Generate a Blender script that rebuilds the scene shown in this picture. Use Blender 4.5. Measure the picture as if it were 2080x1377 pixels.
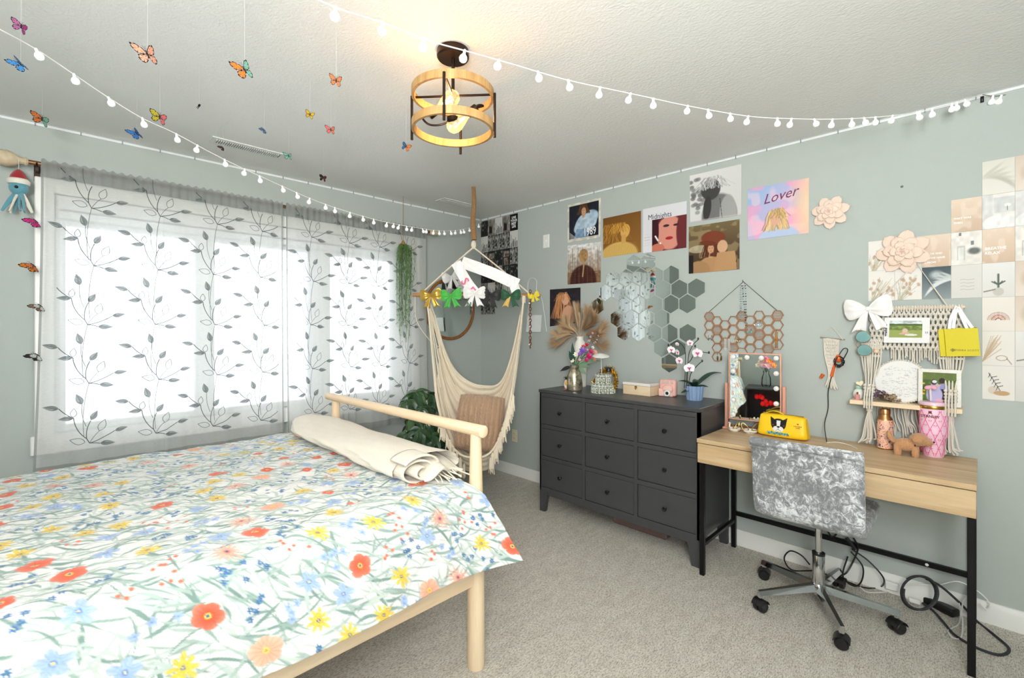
import bpy, bmesh, math, random
import numpy as np
from mathutils import Vector, Matrix, Quaternion
PI = math.pi
R = math.radians
rnd = random.Random(7)
scene = bpy.context.scene
for o in list(bpy.data.objects): bpy.data.objects.remove(o)

# ---------------------------------------------------------------- camera
# corner of the room = world origin; window wall is x = 0, poster wall is y = 0, the room lies in x > 0, y < 0
CAM = Vector((3.510, -3.073, 1.352)); FPX = 950.0; HX, HY = 1040.0, 667.0
S2 = math.sqrt(.5)
VIEW = Vector((-S2, S2, 0)); RIGHT = Vector((S2, S2, 0)); UP = Vector((0, 0, 1))
cd = bpy.data.cameras.new('camera'); cam = bpy.data.objects.new('camera', cd)
scene.collection.objects.link(cam); scene.camera = cam
cam.location = CAM; cam.rotation_euler = (PI/2, 0, PI/4)
cd.sensor_width = 36; cd.lens = FPX/2080*36; cd.clip_start = .02; cd.clip_end = 200
cd.shift_y = -(688.5-HY)/2080

# ---------------------------------------------------------------- world, lights, exposure
world = bpy.data.worlds.new('sky'); scene.world = world; world.use_nodes = True
wn = world.node_tree.nodes; wl = world.node_tree.links
bgn = wn['Background']
tc = wn.new('ShaderNodeTexCoord'); sp = wn.new('ShaderNodeSeparateXYZ'); rp = wn.new('ShaderNodeValToRGB')
wl.new(tc.outputs['Generated'], sp.inputs[0]); wl.new(sp.outputs['Z'], rp.inputs[0]); wl.new(rp.outputs[0], bgn.inputs[0])
rp.color_ramp.elements[0].position = 0; rp.color_ramp.elements[0].color = (.93, .96, 1, 1)
rp.color_ramp.elements[1].position = 1; rp.color_ramp.elements[1].color = (.88, .94, 1, 1)
bgn.inputs[1].default_value = 2.9
def area(name, loc, aim, size, power, col=(1, 1, 1), portal=False, sy=None):
    l = bpy.data.lights.new(name, 'AREA'); l.energy = power; l.color = col; l.shape = 'RECTANGLE'
    l.size = size; l.size_y = sy or size
    o = bpy.data.objects.new(name, l); scene.collection.objects.link(o); o.location = loc
    d = Vector(aim)-Vector(loc); o.rotation_euler = d.to_track_quat('-Z', 'Y').to_euler()
    if portal: l.cycles.is_portal = True
    return o
area('window_portal', (-.25, -1.98, 1.4), (2, -1.98, 1.4), 1.5, 1, portal=True, sy=2.5)
area('flash_fill', (4.1, -3.65, 2.2), (.6, -.1, 2.0), .5, 27, (1, .985, .96))  # unseen fill added behind the camera, standing in for its flash
area('bounce_fill', (4.0, -3.62, 1.55), (3.42, -3.04, 2.44), .6, 88, (1, .99, .97))  # second unseen fill, added to brighten the room off the ceiling
vs = scene.view_settings
vs.view_transform = 'Standard'; vs.look = 'None'; vs.gamma = 1; vs.use_curve_mapping = False; vs.exposure = 0.17
scene.cycles.use_denoising = True
scene.cycles.max_bounces = 10; scene.cycles.transparent_max_bounces = 24
scene.cycles.caustics_reflective = False; scene.cycles.caustics_refractive = False
scene.cycles.sample_clamp_indirect = 6

# ---------------------------------------------------------------- helpers
def ray(px, py):
    a = (px-HX)/FPX; b = (HY-py)/FPX
    return VIEW+RIGHT*a+UP*b
def P(ax, v, px, py):                 # where the sight line of a photograph pixel meets the plane axis = v
    d = ray(px, py); t = (v-CAM[ax])/d[ax]; return CAM+d*t
def Q(px, py, d): return CAM+ray(px, py)*d
def depth(p): return (Vector(p)-CAM).dot(VIEW)
WM = {}
def link(o): scene.collection.objects.link(o); return o
def thing(name, label, cat, loc=(0, 0, 0), rz=0, group=None, rot=None):
    o = link(bpy.data.objects.new(name, None)); o.location = loc; o.rotation_euler = rot or (0, 0, rz)
    o.empty_display_size = .05
    o['label'] = label; o['category'] = cat
    if group: o['group'] = group
    WM[o.name] = Matrix.Translation(Vector(loc)) @ o.rotation_euler.to_matrix().to_4x4()
    return o
def tag(o, label, cat, group=None, kind=None):
    o['label'] = label; o['category'] = cat
    if group: o['group'] = group
    if kind: o['kind'] = kind
    return o
def frame_on(z, x):                    # matrix from two axes
    z = Vector(z).normalized(); x = Vector(x); x = (x-z*x.dot(z)).normalized(); y = z.cross(x)
    m = Matrix.Identity(4)
    for i in range(3): m[i][0] = x[i]; m[i][1] = y[i]; m[i][2] = z[i]
    return m
def T(x, y=None, z=None):
    return Matrix.Translation(Vector(x) if y is None else Vector((x, y, z)))
def RX(a): return Matrix.Rotation(a, 4, 'X')
def RY(a): return Matrix.Rotation(a, 4, 'Y')
def RZ(a): return Matrix.Rotation(a, 4, 'Z')
def SC(x, y=None, z=None):
    if y is None: y = z = x
    return Matrix.Diagonal((x, y, z, 1))
def smooth_pts(pts, n=6):              # Catmull-Rom
    p = [Vector(q) for q in pts]
    if len(p) < 3: return p
    p = [p[0]*2-p[1]]+p+[p[-1]*2-p[-2]]
    out = []
    for i in range(1, len(p)-2):
        for k in range(n):
            t = k/n; a, b, c, d = p[i-1:i+3]
            out.append(.5*((2*b)+(c-a)*t+(2*a-5*b+4*c-d)*t*t+(3*b-a-3*c+d)*t**3))
    out.append(p[-2]); return out
class G:
    def __init__(s): s.v = []; s.f = []; s.m = Matrix.Identity(4)
    def at(s, m): s.m = m; return s
    def add(s, vs, fs):
        o = len(s.v); m = s.m
        s.v += [m @ Vector(v) for v in vs]; s.f += [tuple(i+o for i in f) for f in fs]; return s
    def box(s, lo, hi, b=0, seg=1):
        lo = Vector(lo); hi = Vector(hi)
        if b <= 0:
            x0, y0, z0 = lo; x1, y1, z1 = hi
            return s.add([(x0, y0, z0), (x1, y0, z0), (x1, y1, z0), (x0, y1, z0), (x0, y0, z1), (x1, y0, z1), (x1, y1, z1), (x0, y1, z1)],
                         [(0, 3, 2, 1), (4, 5, 6, 7), (0, 1, 5, 4), (1, 2, 6, 5), (2, 3, 7, 6), (3, 0, 4, 7)])
        bm = bmesh.new(); bmesh.ops.create_cube(bm, size=1)
        for v in bm.verts: v.co = Vector(((lo[i]+hi[i])/2+v.co[i]*(hi[i]-lo[i]) for i in range(3)))
        b = min(b, .49*min(hi[i]-lo[i] for i in range(3)))
        bmesh.ops.bevel(bm, geom=list(bm.edges), offset=b, segments=seg, profile=.5, affect='EDGES')
        bm.verts.index_update()
        s.add([v.co for v in bm.verts], [tuple(v.index for v in f.verts) for f in bm.faces]); bm.free(); return s
    def tube(s, pts, r, n=8, caps=True, closed=False, flat=1.0, up=None):
        p = [Vector(q) for q in pts]; N = len(p)
        rr = r if hasattr(r, '__len__') else [r]*N
        if len(rr) != N: rr = [rr[min(len(rr)-1, int(i*(len(rr)-1)/(N-1)+.5))] if len(rr) > 2 else rr[0]+(rr[-1]-rr[0])*i/(N-1) for i in range(N)]
        vs = []; prev = None
        for i in range(N):
            if closed: t = p[(i+1) % N]-p[(i-1) % N]
            else: t = p[min(i+1, N-1)]-p[max(i-1, 0)]
            t = t.normalized() if t.length > 1e-9 else Vector((0, 0, 1))
            if prev is None:
                a = Vector(up) if up else (Vector((0, 0, 1)) if abs(t.z) < .9 else Vector((1, 0, 0)))
                x = (a-t*a.dot(t)).normalized()
            else:
                x = prev-t*prev.dot(t); x = x.normalized() if x.length > 1e-6 else t.orthogonal().normalized()
            prev = x; y = t.cross(x)
            for k in range(n):
                c = 2*PI*k/n; vs.append(p[i]+(x*math.cos(c)+y*math.sin(c)*flat)*rr[i])
        fs = []
        for i in range(N if closed else N-1):
            j = (i+1) % N
            for k in range(n): fs.append((i*n+k, i*n+(k+1) % n, j*n+(k+1) % n, j*n+k))
        if caps and not closed: fs += [tuple(range(n))[::-1], tuple((N-1)*n+k for k in range(n))]
        return s.add(vs, fs)
    def lathe(s, prof, n=24, c=(0, 0, 0), fn=None):
        vs = []; c = Vector(c)
        for r, z in prof:
            for k in range(n):
                a = 2*PI*k/n; q = r*(fn(a, z) if fn else 1)
                vs.append(c+Vector((q*math.cos(a), q*math.sin(a), z)))
        fs = [(i*n+k, i*n+(k+1) % n, (i+1)*n+(k+1) % n, (i+1)*n+k) for i in range(len(prof)-1) for k in range(n)]
        fs += [tuple(range(n))[::-1], tuple((len(prof)-1)*n+k for k in range(n))]
        return s.add(vs, fs)
    def cyl(s, a, b, r, n=16, r2=None): return s.tube([a, b], [r, r if r2 is None else r2], n)
    def ell(s, c, r, nu=12, nv=8, rot=None):
        r = (r, r, r) if not hasattr(r, '__len__') else r; rot = rot or Matrix.Identity(4); c = Vector(c)
        vs = [c+rot @ Vector((0, 0, -r[2]))]
        for j in range(1, nv):
            b = -PI/2+PI*j/nv
            for k in range(nu):
                a = 2*PI*k/nu; vs.append(c+rot @ Vector((r[0]*math.cos(a)*math.cos(b), r[1]*math.sin(a)*math.cos(b), r[2]*math.sin(b))))
        vs.append(c+rot @ Vector((0, 0, r[2]))); L = len(vs)-1
        fs = [(0, 1+(k+1) % nu, 1+k) for k in range(nu)]
        fs += [(1+j*nu+k, 1+j*nu+(k+1) % nu, 1+(j+1)*nu+(k+1) % nu, 1+(j+1)*nu+k) for j in range(nv-2) for k in range(nu)]
        fs += [(L, 1+(nv-2)*nu+k, 1+(nv-2)*nu+(k+1) % nu) for k in range(nu)]
        return s.add(vs, fs)
    def prism(s, out, h, z0=0):        # outline in local xy, thickness along z
        n = len(out)
        return s.add([(x, y, z0) for x, y in out]+[(x, y, z0+h) for x, y in out],
                     [tuple(range(n))[::-1], tuple(range(n, 2*n))]+[(i, (i+1) % n, n+(i+1) % n, n+i) for i in range(n)])
    def ring(s, out, inn, h, z0=0):    # flat frame between two outlines of equal count
        n = len(out)
        vs = [(x, y, z) for z in (z0, z0+h) for L in (out, inn) for x, y in L]
        fs = []
        for i in range(n):
            j = (i+1) % n
            fs += [(i, n+i, n+j, j), (2*n+i, 2*n+j, 3*n+j, 3*n+i), (i, j, 2*n+j, 2*n+i), (n+i, 3*n+i, 3*n+j, n+j)]
        return s.add(vs, fs)
    def grid(s, fn, nu, nv, th=0):     # sheet, optionally thickened
        p = [[Vector(fn(i/(nu-1), j/(nv-1))) for i in range(nu)] for j in range(nv)]
        vs = [q for row in p for q in row]
        fs = [(j*nu+i, j*nu+i+1, (j+1)*nu+i+1, (j+1)*nu+i) for j in range(nv-1) for i in range(nu-1)]
        if th:
            nn = []
            for j in range(nv):
                for i in range(nu):
                    a = p[j][min(i+1, nu-1)]-p[j][max(i-1, 0)]; b = p[min(j+1, nv-1)][i]-p[max(j-1, 0)][i]
                    c = a.cross(b); nn.append(c.normalized()*th if c.length > 1e-12 else Vector((0, 0, th)))
            o = len(vs); vs = vs+[v-n for v, n in zip(vs, nn)]
            fs += [tuple(x+o for x in f[::-1]) for f in fs]
            bd = [j*nu for j in range(nv-1, -1, -1)]+[i for i in range(1, nu)]+[j*nu+nu-1 for j in range(1, nv)]+[(nv-1)*nu+i for i in range(nu-2, 0, -1)]
            for a, b in zip(bd, bd[1:]+bd[:1]): fs.append((a, b, b+o, a+o)[::-1])
        return s.add(vs, fs)
    def mesh(s, name, mat, inv=None, sharp=35):
        me = bpy.data.meshes.new(name)
        vs = [inv @ v for v in s.v] if inv is not None else s.v
        me.from_pydata([tuple(v) for v in vs], [], s.f); me.update()
        me.polygons.foreach_set('use_smooth', [True]*len(me.polygons))
        if sharp: me.set_sharp_from_angle(angle=R(sharp))
        if mat: me.materials.append(mat)
        return me
    def obj(s, name, mat, parent=None, label=None, local=False, sharp=35, kind=None):
        inv = WM[parent.name].inverted() if (parent and not local) else None
        o = link(bpy.data.objects.new(name, s.mesh(name, mat, inv, sharp)))
        if parent: o.parent = parent; WM[o.name] = WM[parent.name]
        else: WM[o.name] = Matrix.Identity(4)
        if label: o['label'] = label
        if kind: o['kind'] = kind
        return o
def inst(src, name, parent, m):        # another part that shares mesh data; m in the parent's space
    o = link(bpy.data.objects.new(name, src)); o.parent = parent; o.matrix_local = m
    if parent: WM[o.name] = WM[parent.name] @ m
    return o
def copy_thing(root, loc, rz=None, label=None, rot=None, scale=None):
    c = link(root.copy()); c.location = loc
    if rz is not None: c.rotation_euler = (0, 0, rz)
    if rot is not None: c.rotation_euler = rot
    if scale: c.scale = (scale,)*3
    if label: c['label'] = label
    for ch in list(root.children):
        d = link(ch.copy()); d.parent = c
        for g in list(ch.children): e = link(g.copy()); e.parent = d
    return c
def struct(o): o['kind'] = 'structure'; return o
def npmesh(name, V, F, mat, col=None, parent=None, smooth=True):
    V = np.asarray(V, np.float32); F = np.asarray(F, np.int32)
    if parent:
        inv = np.array(WM[parent.name].inverted()); V = V @ inv[:3, :3].T.astype(np.float32)+inv[:3, 3].astype(np.float32)
    me = bpy.data.meshes.new(name); me.vertices.add(len(V)); me.vertices.foreach_set('co', V.ravel())
    k = F.shape[1]; me.loops.add(F.size); me.loops.foreach_set('vertex_index', F.ravel())
    me.polygons.add(len(F)); me.polygons.foreach_set('loop_start', np.arange(0, F.size, k, dtype=np.int32))
    me.polygons.foreach_set('use_smooth', np.full(len(F), smooth)); me.update(calc_edges=True); me.validate()
    if col is not None:
        a = me.color_attributes.new('Col', 'FLOAT_COLOR', 'POINT')
        c = np.ones((len(V), 4), np.float32); c[:, :3] = lin(col); a.data.foreach_set('color', c.ravel())
    me.materials.append(mat)
    o = link(bpy.data.objects.new(name, me))
    if parent: o.parent = parent; WM[o.name] = WM[parent.name]
    else: WM[o.name] = Matrix.Identity(4)
    return o
def lin(c):
    c = np.clip(np.asarray(c, np.float32), 0, 1); return np.where(c <= .04045, c/12.92, ((c+.055)/1.055)**2.4)
def hexc(r, g, b): return tuple(float(x) for x in lin(np.array([r, g, b])/255.))+(1,)

# ---------------------------------------------------------------- materials
def newmat(name):
    m = bpy.data.materials.new(name); m.use_nodes = True; nt = m.node_tree
    return m, nt, nt.nodes['Principled BSDF']
def N(nt, t, **k):
    n = nt.nodes.new(t)
    for a, b in k.items():
        if a in n.inputs: n.inputs[a].default_value = b
        else: setattr(n, a, b)
    return n
def mix_rgb(nt, fac, a, b, mode='MIX'):
    n = nt.nodes.new('ShaderNodeMix'); n.data_type = 'RGBA'; n.blend_type = mode
    for s_, i in ((fac, 0), (a, 6), (b, 7)):
        if hasattr(s_, 'type') and hasattr(s_, 'links'): nt.links.new(s_, n.inputs[i])
        else: n.inputs[i].default_value = s_
    return n.outputs[2]
def pm(name, rgb, rough=.5, metal=0, var=.06, vs_=18, bump=0, bs=150, stretch=None, sheen=0, coat=0, alpha=None, emit=None, trans=0, sss=0, ior=None):
    m, nt, b = newmat(name); c = hexc(*rgb)
    co = N(nt, 'ShaderNodeTexCoord'); mp = N(nt, 'ShaderNodeMapping'); nt.links.new(co.outputs['Object'], mp.inputs[0])
    if stretch: mp.inputs['Scale'].default_value = stretch
    nz = N(nt, 'ShaderNodeTexNoise', Scale=vs_, Detail=4.0); nt.links.new(mp.outputs[0], nz.inputs['Vector'])
    d = tuple(x*(1-var) for x in c[:3])+(1,); l = tuple(min(1, x*(1+var)) for x in c[:3])+(1,)
    nt.links.new(mix_rgb(nt, nz.outputs['Fac'], d, l), b.inputs['Base Color'])
    b.inputs['Roughness'].default_value = rough; b.inputs['Metallic'].default_value = metal
    if sheen: b.inputs['Sheen Weight'].default_value = sheen
    if coat: b.inputs['Coat Weight'].default_value = coat; b.inputs['Coat Roughness'].default_value = .15
    if alpha is not None: b.inputs['Alpha'].default_value = alpha
    if trans: b.inputs['Transmission Weight'].default_value = trans
    if ior: b.inputs['IOR'].default_value = ior
    if sss: b.inputs['Subsurface Weight'].default_value = sss; b.inputs['Subsurface Scale'].default_value = .01
    if emit: b.inputs['Emission Color'].default_value = hexc(*emit[:3]); b.inputs['Emission Strength'].default_value = emit[3]
    if bump:
        n2 = N(nt, 'ShaderNodeTexNoise', Scale=bs, Detail=3.0); nt.links.new(mp.outputs[0], n2.inputs['Vector'])
        bp = N(nt, 'ShaderNodeBump', Strength=bump, Distance=.004); nt.links.new(n2.outputs['Fac'], bp.inputs['Height'])
        nt.links.new(bp.outputs[0], b.inputs['Normal'])
    return m
def wood(name, rgb1, rgb2, axis=0, sc=6, rough=.45, grain=14, ring=.35):
    m, nt, b = newmat(name)
    co = N(nt, 'ShaderNodeTexCoord'); mp = N(nt, 'ShaderNodeMapping'); nt.links.new(co.outputs['Object'], mp.inputs[0])
    s = [sc*3]*3; s[axis] = sc*.22; mp.inputs['Scale'].default_value = s
    n1 = N(nt, 'ShaderNodeTexNoise', Scale=1.6, Detail=6.0, Distortion=1.2); nt.links.new(mp.outputs[0], n1.inputs['Vector'])
    n2 = N(nt, 'ShaderNodeTexNoise', Scale=float(grain), Detail=3.0); nt.links.new(mp.outputs[0], n2.inputs['Vector'])
    rp = N(nt, 'ShaderNodeValToRGB'); rp.color_ramp.elements[0].position = .32; rp.color_ramp.elements[1].position = .68
    rp.color_ramp.elements[0].color = hexc(*rgb2); rp.color_ramp.elements[1].color = hexc(*rgb1)
    nt.links.new(n1.outputs['Fac'], rp.inputs[0])
    k = N(nt, 'ShaderNodeValToRGB'); k.color_ramp.elements[0].position = .35; k.color_ramp.elements[1].position = .6
    k.color_ramp.elements[0].color = (1-ring, 1-ring, 1-ring, 1); k.color_ramp.elements[1].color = (1, 1, 1, 1)
    nt.links.new(n2.outputs['Fac'], k.inputs[0])
    nt.links.new(mix_rgb(nt, .6, rp.outputs[0], k.outputs[0], 'MULTIPLY'), b.inputs['Base Color'])
    b.inputs['Roughness'].default_value = rough
    bp = N(nt, 'ShaderNodeBump', Strength=.15, Distance=.002); nt.links.new(n2.outputs['Fac'], bp.inputs['Height']); nt.links.new(bp.outputs[0], b.inputs['Normal'])
    return m
def painted(name, rough=.5, bump=0, bs=400, coat=0, sheen=0):
    m, nt, b = newmat(name); a = N(nt, 'ShaderNodeAttribute', attribute_name='Col')
    nt.links.new(mix_rgb(nt, 1.0, a.outputs['Color'], (.9, .9, .9, 1), 'MULTIPLY'), b.inputs['Base Color']); b.inputs['Roughness'].default_value = rough; b.inputs['Specular IOR Level'].default_value = .25
    if coat: b.inputs['Coat Weight'].default_value = coat
    if sheen: b.inputs['Sheen Weight'].default_value = sheen
    if bump:
        co = N(nt, 'ShaderNodeTexCoord'); n2 = N(nt, 'ShaderNodeTexNoise', Scale=float(bs), Detail=3.0); nt.links.new(co.outputs['Object'], n2.inputs['Vector'])
        bp = N(nt, 'ShaderNodeBump', Strength=bump, Distance=.002); nt.links.new(n2.outputs['Fac'], bp.inputs['Height']); nt.links.new(bp.outputs[0], b.inputs['Normal'])
    return m
M = {}
M['print'] = painted('printed paper', .55)
M['print_matte'] = painted('printed matte', .7)
M['white'] = pm('white plastic', (240, 240, 238), .35)
M['black'] = pm('black plastic', (18, 18, 20), .4)
M['blackmetal'] = pm('black metal', (22, 22, 24), .35, .5)
M['chrome'] = pm('chrome', (205, 205, 208), .09, 1, var=.02)
M['bronze'] = pm('dark bronze', (52, 40, 32), .35, .8)
M['gold'] = pm('gold', (205, 160, 80), .25, 1)
M['cotton'] = pm('cream cotton', (238, 226, 204), .85, bump=.4, bs=500, sheen=.2)
M['cord'] = pm('off white cotton cord', (228, 222, 210), .85, bump=.5, bs=600)
M['jute'] = pm('jute', (160, 122, 82), .9, var=.3, vs_=60, bump=1, bs=300)
M['pine'] = wood('birch wood', (242, 220, 188), (232, 204, 168), 0, 4, .42, ring=.08)
M['piney'] = wood('birch wood lengthwise', (242, 220, 188), (232, 204, 168), 1, 4, .42, ring=.08)
M['pinez'] = wood('birch wood upright', (242, 220, 188), (232, 204, 168), 2, 4, .42, ring=.08)
M['thread'] = pm('clear thread', (225, 225, 225), .5)

# ---------------------------------------------------------------- flat print painter
class Canvas:                          # u right, v down, both 0..1
    def __init__(s, w, h, bg=(255, 255, 255), asp=1.0):
        s.w, s.h = w, h; s.a = np.ones((h, w, 3), np.float32)*np.array(bg, np.float32)/255
        s.U, s.V = np.meshgrid(np.linspace(0, 1, w), np.linspace(0, 1, h)); s.asp = asp; s.r = np.random.RandomState(3)
    def put(s, m, c):
        m = np.clip(m, 0, 1)[..., None]; s.a = s.a*(1-m)+np.array(c, np.float32)/255*m; return s
    def grad(s, c0, c1, ang=0):
        t = s.U*math.sin(ang)+s.V*math.cos(ang); t = (t-t.min())/(t.max()-t.min()); t = t[..., None]
        s.a = (np.array(c0)*(1-t)+np.array(c1)*t).astype(np.float32)/255; return s
    def ell(s, x, y, rx, ry, c, rot=0, soft=.12, al=1):
        dx = s.U-x; dy = (s.V-y)*s.asp; k, q = math.cos(rot), math.sin(rot)
        d = np.sqrt(((dx*k+dy*q)/rx)**2+((-dx*q+dy*k)/ry)**2); return s.put((1-d)/soft*al+.5*al if False else np.clip((1-d)/soft+.5, 0, 1)*al, c)
    def rect(s, x0, y0, x1, y1, c, al=1):
        return s.put(((s.U >= x0) & (s.U <= x1) & (s.V >= y0) & (s.V <= y1))*al, c)
    def line(s, pts, w, c, al=1):
        m = np.zeros_like(s.U)
        for (x0, y0), (x1, y1) in zip(pts, pts[1:]):
            vx, vy = x1-x0, (y1-y0)*s.asp; L = vx*vx+vy*vy+1e-9
            t = np.clip(((s.U-x0)*vx+(s.V-y0)*s.asp*vy)/L, 0, 1)
            d = np.hypot(s.U-x0-t*vx, (s.V-y0)*s.asp-t*vy); m = np.maximum(m, np.clip((w-d)/(w*.5)+.3, 0, 1))
        return s.put(m*al, c)
    def poly(s, pts, c, al=1):
        ins = np.zeros_like(s.U, bool); n = len(pts)
        for i in range(n):
            x0, y0 = pts[i]; x1, y1 = pts[(i+1) % n]
            cond = ((y0 > s.V) != (y1 > s.V)) & (s.U < (x1-x0)*(s.V-y0)/((y1-y0) or 1e-9)+x0); ins ^= cond
        return s.put(ins*al, c)
    def noise(s, amt, k=8, c=None, thr=None):
        g = s.r.rand(k+2, k+2); iy = s.V*k; ix = s.U*k; a = iy.astype(int); b = ix.astype(int); fy = iy-a; fx = ix-b
        fy = fy*fy*(3-2*fy); fx = fx*fx*(3-2*fx)
        n = g[a, b]*(1-fx)*(1-fy)+g[a, b+1]*fx*(1-fy)+g[a+1, b]*(1-fx)*fy+g[a+1, b+1]*fx*fy
        if c is not None: return s.put(np.clip((n-(thr or .5))*6, 0, 1)*amt, c)
        s.a = np.clip(s.a*(1+(n[..., None]-.5)*2*amt), 0, 1); return s
def card_mesh(name, quad, cv, th=.003, mat=None, parent=None):   # quad: TL, TR, BR, BL world points of the front face
    tl, tr, br, bl = [np.array(q, float) for q in quad]; u = cv.U[..., None]; v = cv.V[..., None]
    p = (tl*(1-u)+tr*u)*(1-v)+(bl*(1-u)+br*u)*v; h, w = cv.h, cv.w
    n = np.cross(tr-tl, tl-bl); n = n/np.linalg.norm(n)
    idx = np.arange(h*w).reshape(h, w)
    F = np.stack([idx[1:, :-1], idx[1:, 1:], idx[:-1, 1:], idx[:-1, :-1]], -1).reshape(-1, 4)
    bd = np.concatenate([idx[:, 0][::-1], idx[0, 1:], idx[1:, -1], idx[-1, 1:-1][::-1]])
    V = p.reshape(-1, 3); o = len(V); V2 = V[bd]-n*th; m = len(bd); k = np.arange(m); k1 = (k+1) % m
    F2 = np.stack([bd[k], bd[k1], o+k1, o+k], -1)
    V = np.concatenate([V, V2]); C = cv.a.reshape(-1, 3); C = np.concatenate([C, C[bd]*0+.92])
    return npmesh(name, V, np.concatenate([F, F2[:, ::-1]]), mat or M['print'], C, parent, smooth=False)
def text(name, body, size, m, mat, parent=None, ext=.0003, shear=0, align='CENTER', sx=1, space=1, label=None, bold=0):
    cu = bpy.data.curves.new('lettering', 'FONT'); cu.body = body; cu.size = size; cu.extrude = ext; cu.align_x = align; cu.shear = shear
    cu.space_character = space; cu.resolution_u = 2; cu.offset = bold
    t = link(bpy.data.objects.new('t', cu)); bpy.context.view_layer.update()
    me = bpy.data.meshes.new_from_object(t.evaluated_get(bpy.context.evaluated_depsgraph_get()))
    bpy.data.objects.remove(t); me.transform(m @ SC(sx, 1, 1))
    if parent: me.transform(WM[parent.name].inverted())
    me.name = name; me.materials.clear(); me.materials.append(mat)
    o = link(bpy.data.objects.new(name, me))
    if parent: o.parent = parent; WM[o.name] = WM[parent.name]
    if label: o['label'] = label
    return o
WALLTXT = RX(PI/2)                     # lettering that faces -y

# ================================================================ ROOM SHELL
RX1, RY1, H = 4.35, -3.95, 2.44
wallm = pm('sage wall paint', (179, 187, 183), .75, var=.015, bump=.12, bs=220)
def ceiling_mat():
    m, nt, b = newmat('stippled ceiling'); b.inputs['Base Color'].default_value = hexc(232, 233, 230); b.inputs['Roughness'].default_value = .85
    co = N(nt, 'ShaderNodeTexCoord'); mp = N(nt, 'ShaderNodeMapping'); mp.inputs['Scale'].default_value = (1, 1.6, 1); nt.links.new(co.outputs['Object'], mp.inputs[0])
    n1 = N(nt, 'ShaderNodeTexNoise', Scale=48.0, Detail=5.0, Roughness=.62, Distortion=.8); nt.links.new(mp.outputs[0], n1.inputs['Vector'])
    n2 = N(nt, 'ShaderNodeTexVoronoi', Scale=75.0); nt.links.new(mp.outputs[0], n2.inputs['Vector'])
    a = N(nt, 'ShaderNodeMath', operation='ADD'); nt.links.new(n1.outputs['Fac'], a.inputs[0]); 
    k = N(nt, 'ShaderNodeMath', operation='MULTIPLY'); k.inputs[1].default_value = .35; nt.links.new(n2.outputs['Distance'], k.inputs[0]); nt.links.new(k.outputs[0], a.inputs[1])
    bp = N(nt, 'ShaderNodeBump', Strength=.38, Distance=.005); nt.links.new(a.outputs[0], bp.inputs['Height']); nt.links.new(bp.outputs[0], b.inputs['Normal'])
    return m
def carpet_mat():
    m, nt, b = newmat('looped wool carpet'); b.inputs['Roughness'].default_value = .95
    co = N(nt, 'ShaderNodeTexCoord'); mp = N(nt, 'ShaderNodeMapping'); mp.inputs['Scale'].default_value = (1, .38, 1); mp.inputs['Rotation'].default_value = (0, 0, R(78))
    nt.links.new(co.outputs['Object'], mp.inputs[0])
    n1 = N(nt, 'ShaderNodeTexNoise', Scale=210.0, Detail=3.0, Roughness=.7, Distortion=.6); nt.links.new(mp.outputs[0], n1.inputs['Vector'])
    n2 = N(nt, 'ShaderNodeTexNoise', Scale=26.0, Detail=4.0); nt.links.new(mp.outputs[0], n2.inputs['Vector'])
    rp = N(nt, 'ShaderNodeValToRGB'); e = rp.color_ramp.elements; e[0].position = .36; e[0].color = hexc(166, 158, 145); e[1].position = .56; e[1].color = hexc(226, 221, 211)
    nt.links.new(n1.outputs['Fac'], rp.inputs[0])
    r2 = N(nt, 'ShaderNodeValToRGB'); e = r2.color_ramp.elements; e[0].position = .35; e[0].color = (.88, .87, .86, 1); e[1].position = .6; e[1].color = (1, 1, 1, 1)
    nt.links.new(n2.outputs['Fac'], r2.inputs[0])
    nt.links.new(mix_rgb(nt, 1.0, rp.outputs[0], r2.outputs[0], 'MULTIPLY'), b.inputs['Base Color'])
    bp = N(nt, 'ShaderNodeBump', Strength=.8, Distance=.006); nt.links.new(n1.outputs['Fac'], bp.inputs['Height']); nt.links.new(bp.outputs[0], b.inputs['Normal'])
    return m
struct(G().box((-.12, RY1-.12, -.1), (RX1+.12, .12, 0)).obj('floor', carpet_mat()))
struct(G().box((-.12, RY1-.12, H), (RX1+.12, .12, H+.1)).obj('ceiling', ceiling_mat()))
WY0, WY1, WZ0, WZ1 = -3.035, -.805, .79, 2.075
g = G()
g.box((-.14, RY1-.12, 0), (0, WY0, H)); g.box((-.14, WY1, 0), (0, .12, H)); g.box((-.14, WY0, 0), (0, WY1, WZ0)); g.box((-.14, WY0, WZ1), (0, WY1, H))
struct(g.obj('wall_left', wallm))
struct(G().box((0, 0, 0), (RX1, .12, H)).obj('wall_right', wallm))
struct(G().box((0, RY1-.12, 0), (RX1, RY1, H)).obj('wall_rear', wallm))
struct(G().box((RX1, RY1-.12, 0), (RX1+.12, .12, H)).obj('wall_near', wallm))
trimm = pm('white trim paint', (240, 240, 237), .4, var=.01)
def baseboard(name, a, b, nrm):
    prof = [(0, 0), (.016, 0), (.016, .06), (.013, .068), (.013, .078), (.007, .088), (.006, .095), (0, .095)]
    a = Vector(a); b = Vector(b); n = Vector(nrm); g = G()
    vs = [p+n*d+UP*z for p in (a, b) for d, z in prof]; k = len(prof)
    g.add(vs, [(i, (i+1) % k, k+(i+1) % k, k+i) for i in range(k)]+[tuple(range(k))[::-1], tuple(range(k, 2*k))])
    struct(g.obj(name, trimm))
baseboard('baseboard_right', (0, 0, 0), (RX1, 0, 0), (0, -1, 0))
baseboard('baseboard_left', (0, RY1, 0), (0, 0, 0), (1, 0, 0))
baseboard('baseboard_rear', (0, RY1, 0), (RX1, RY1, 0), (0, 1, 0))

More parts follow.
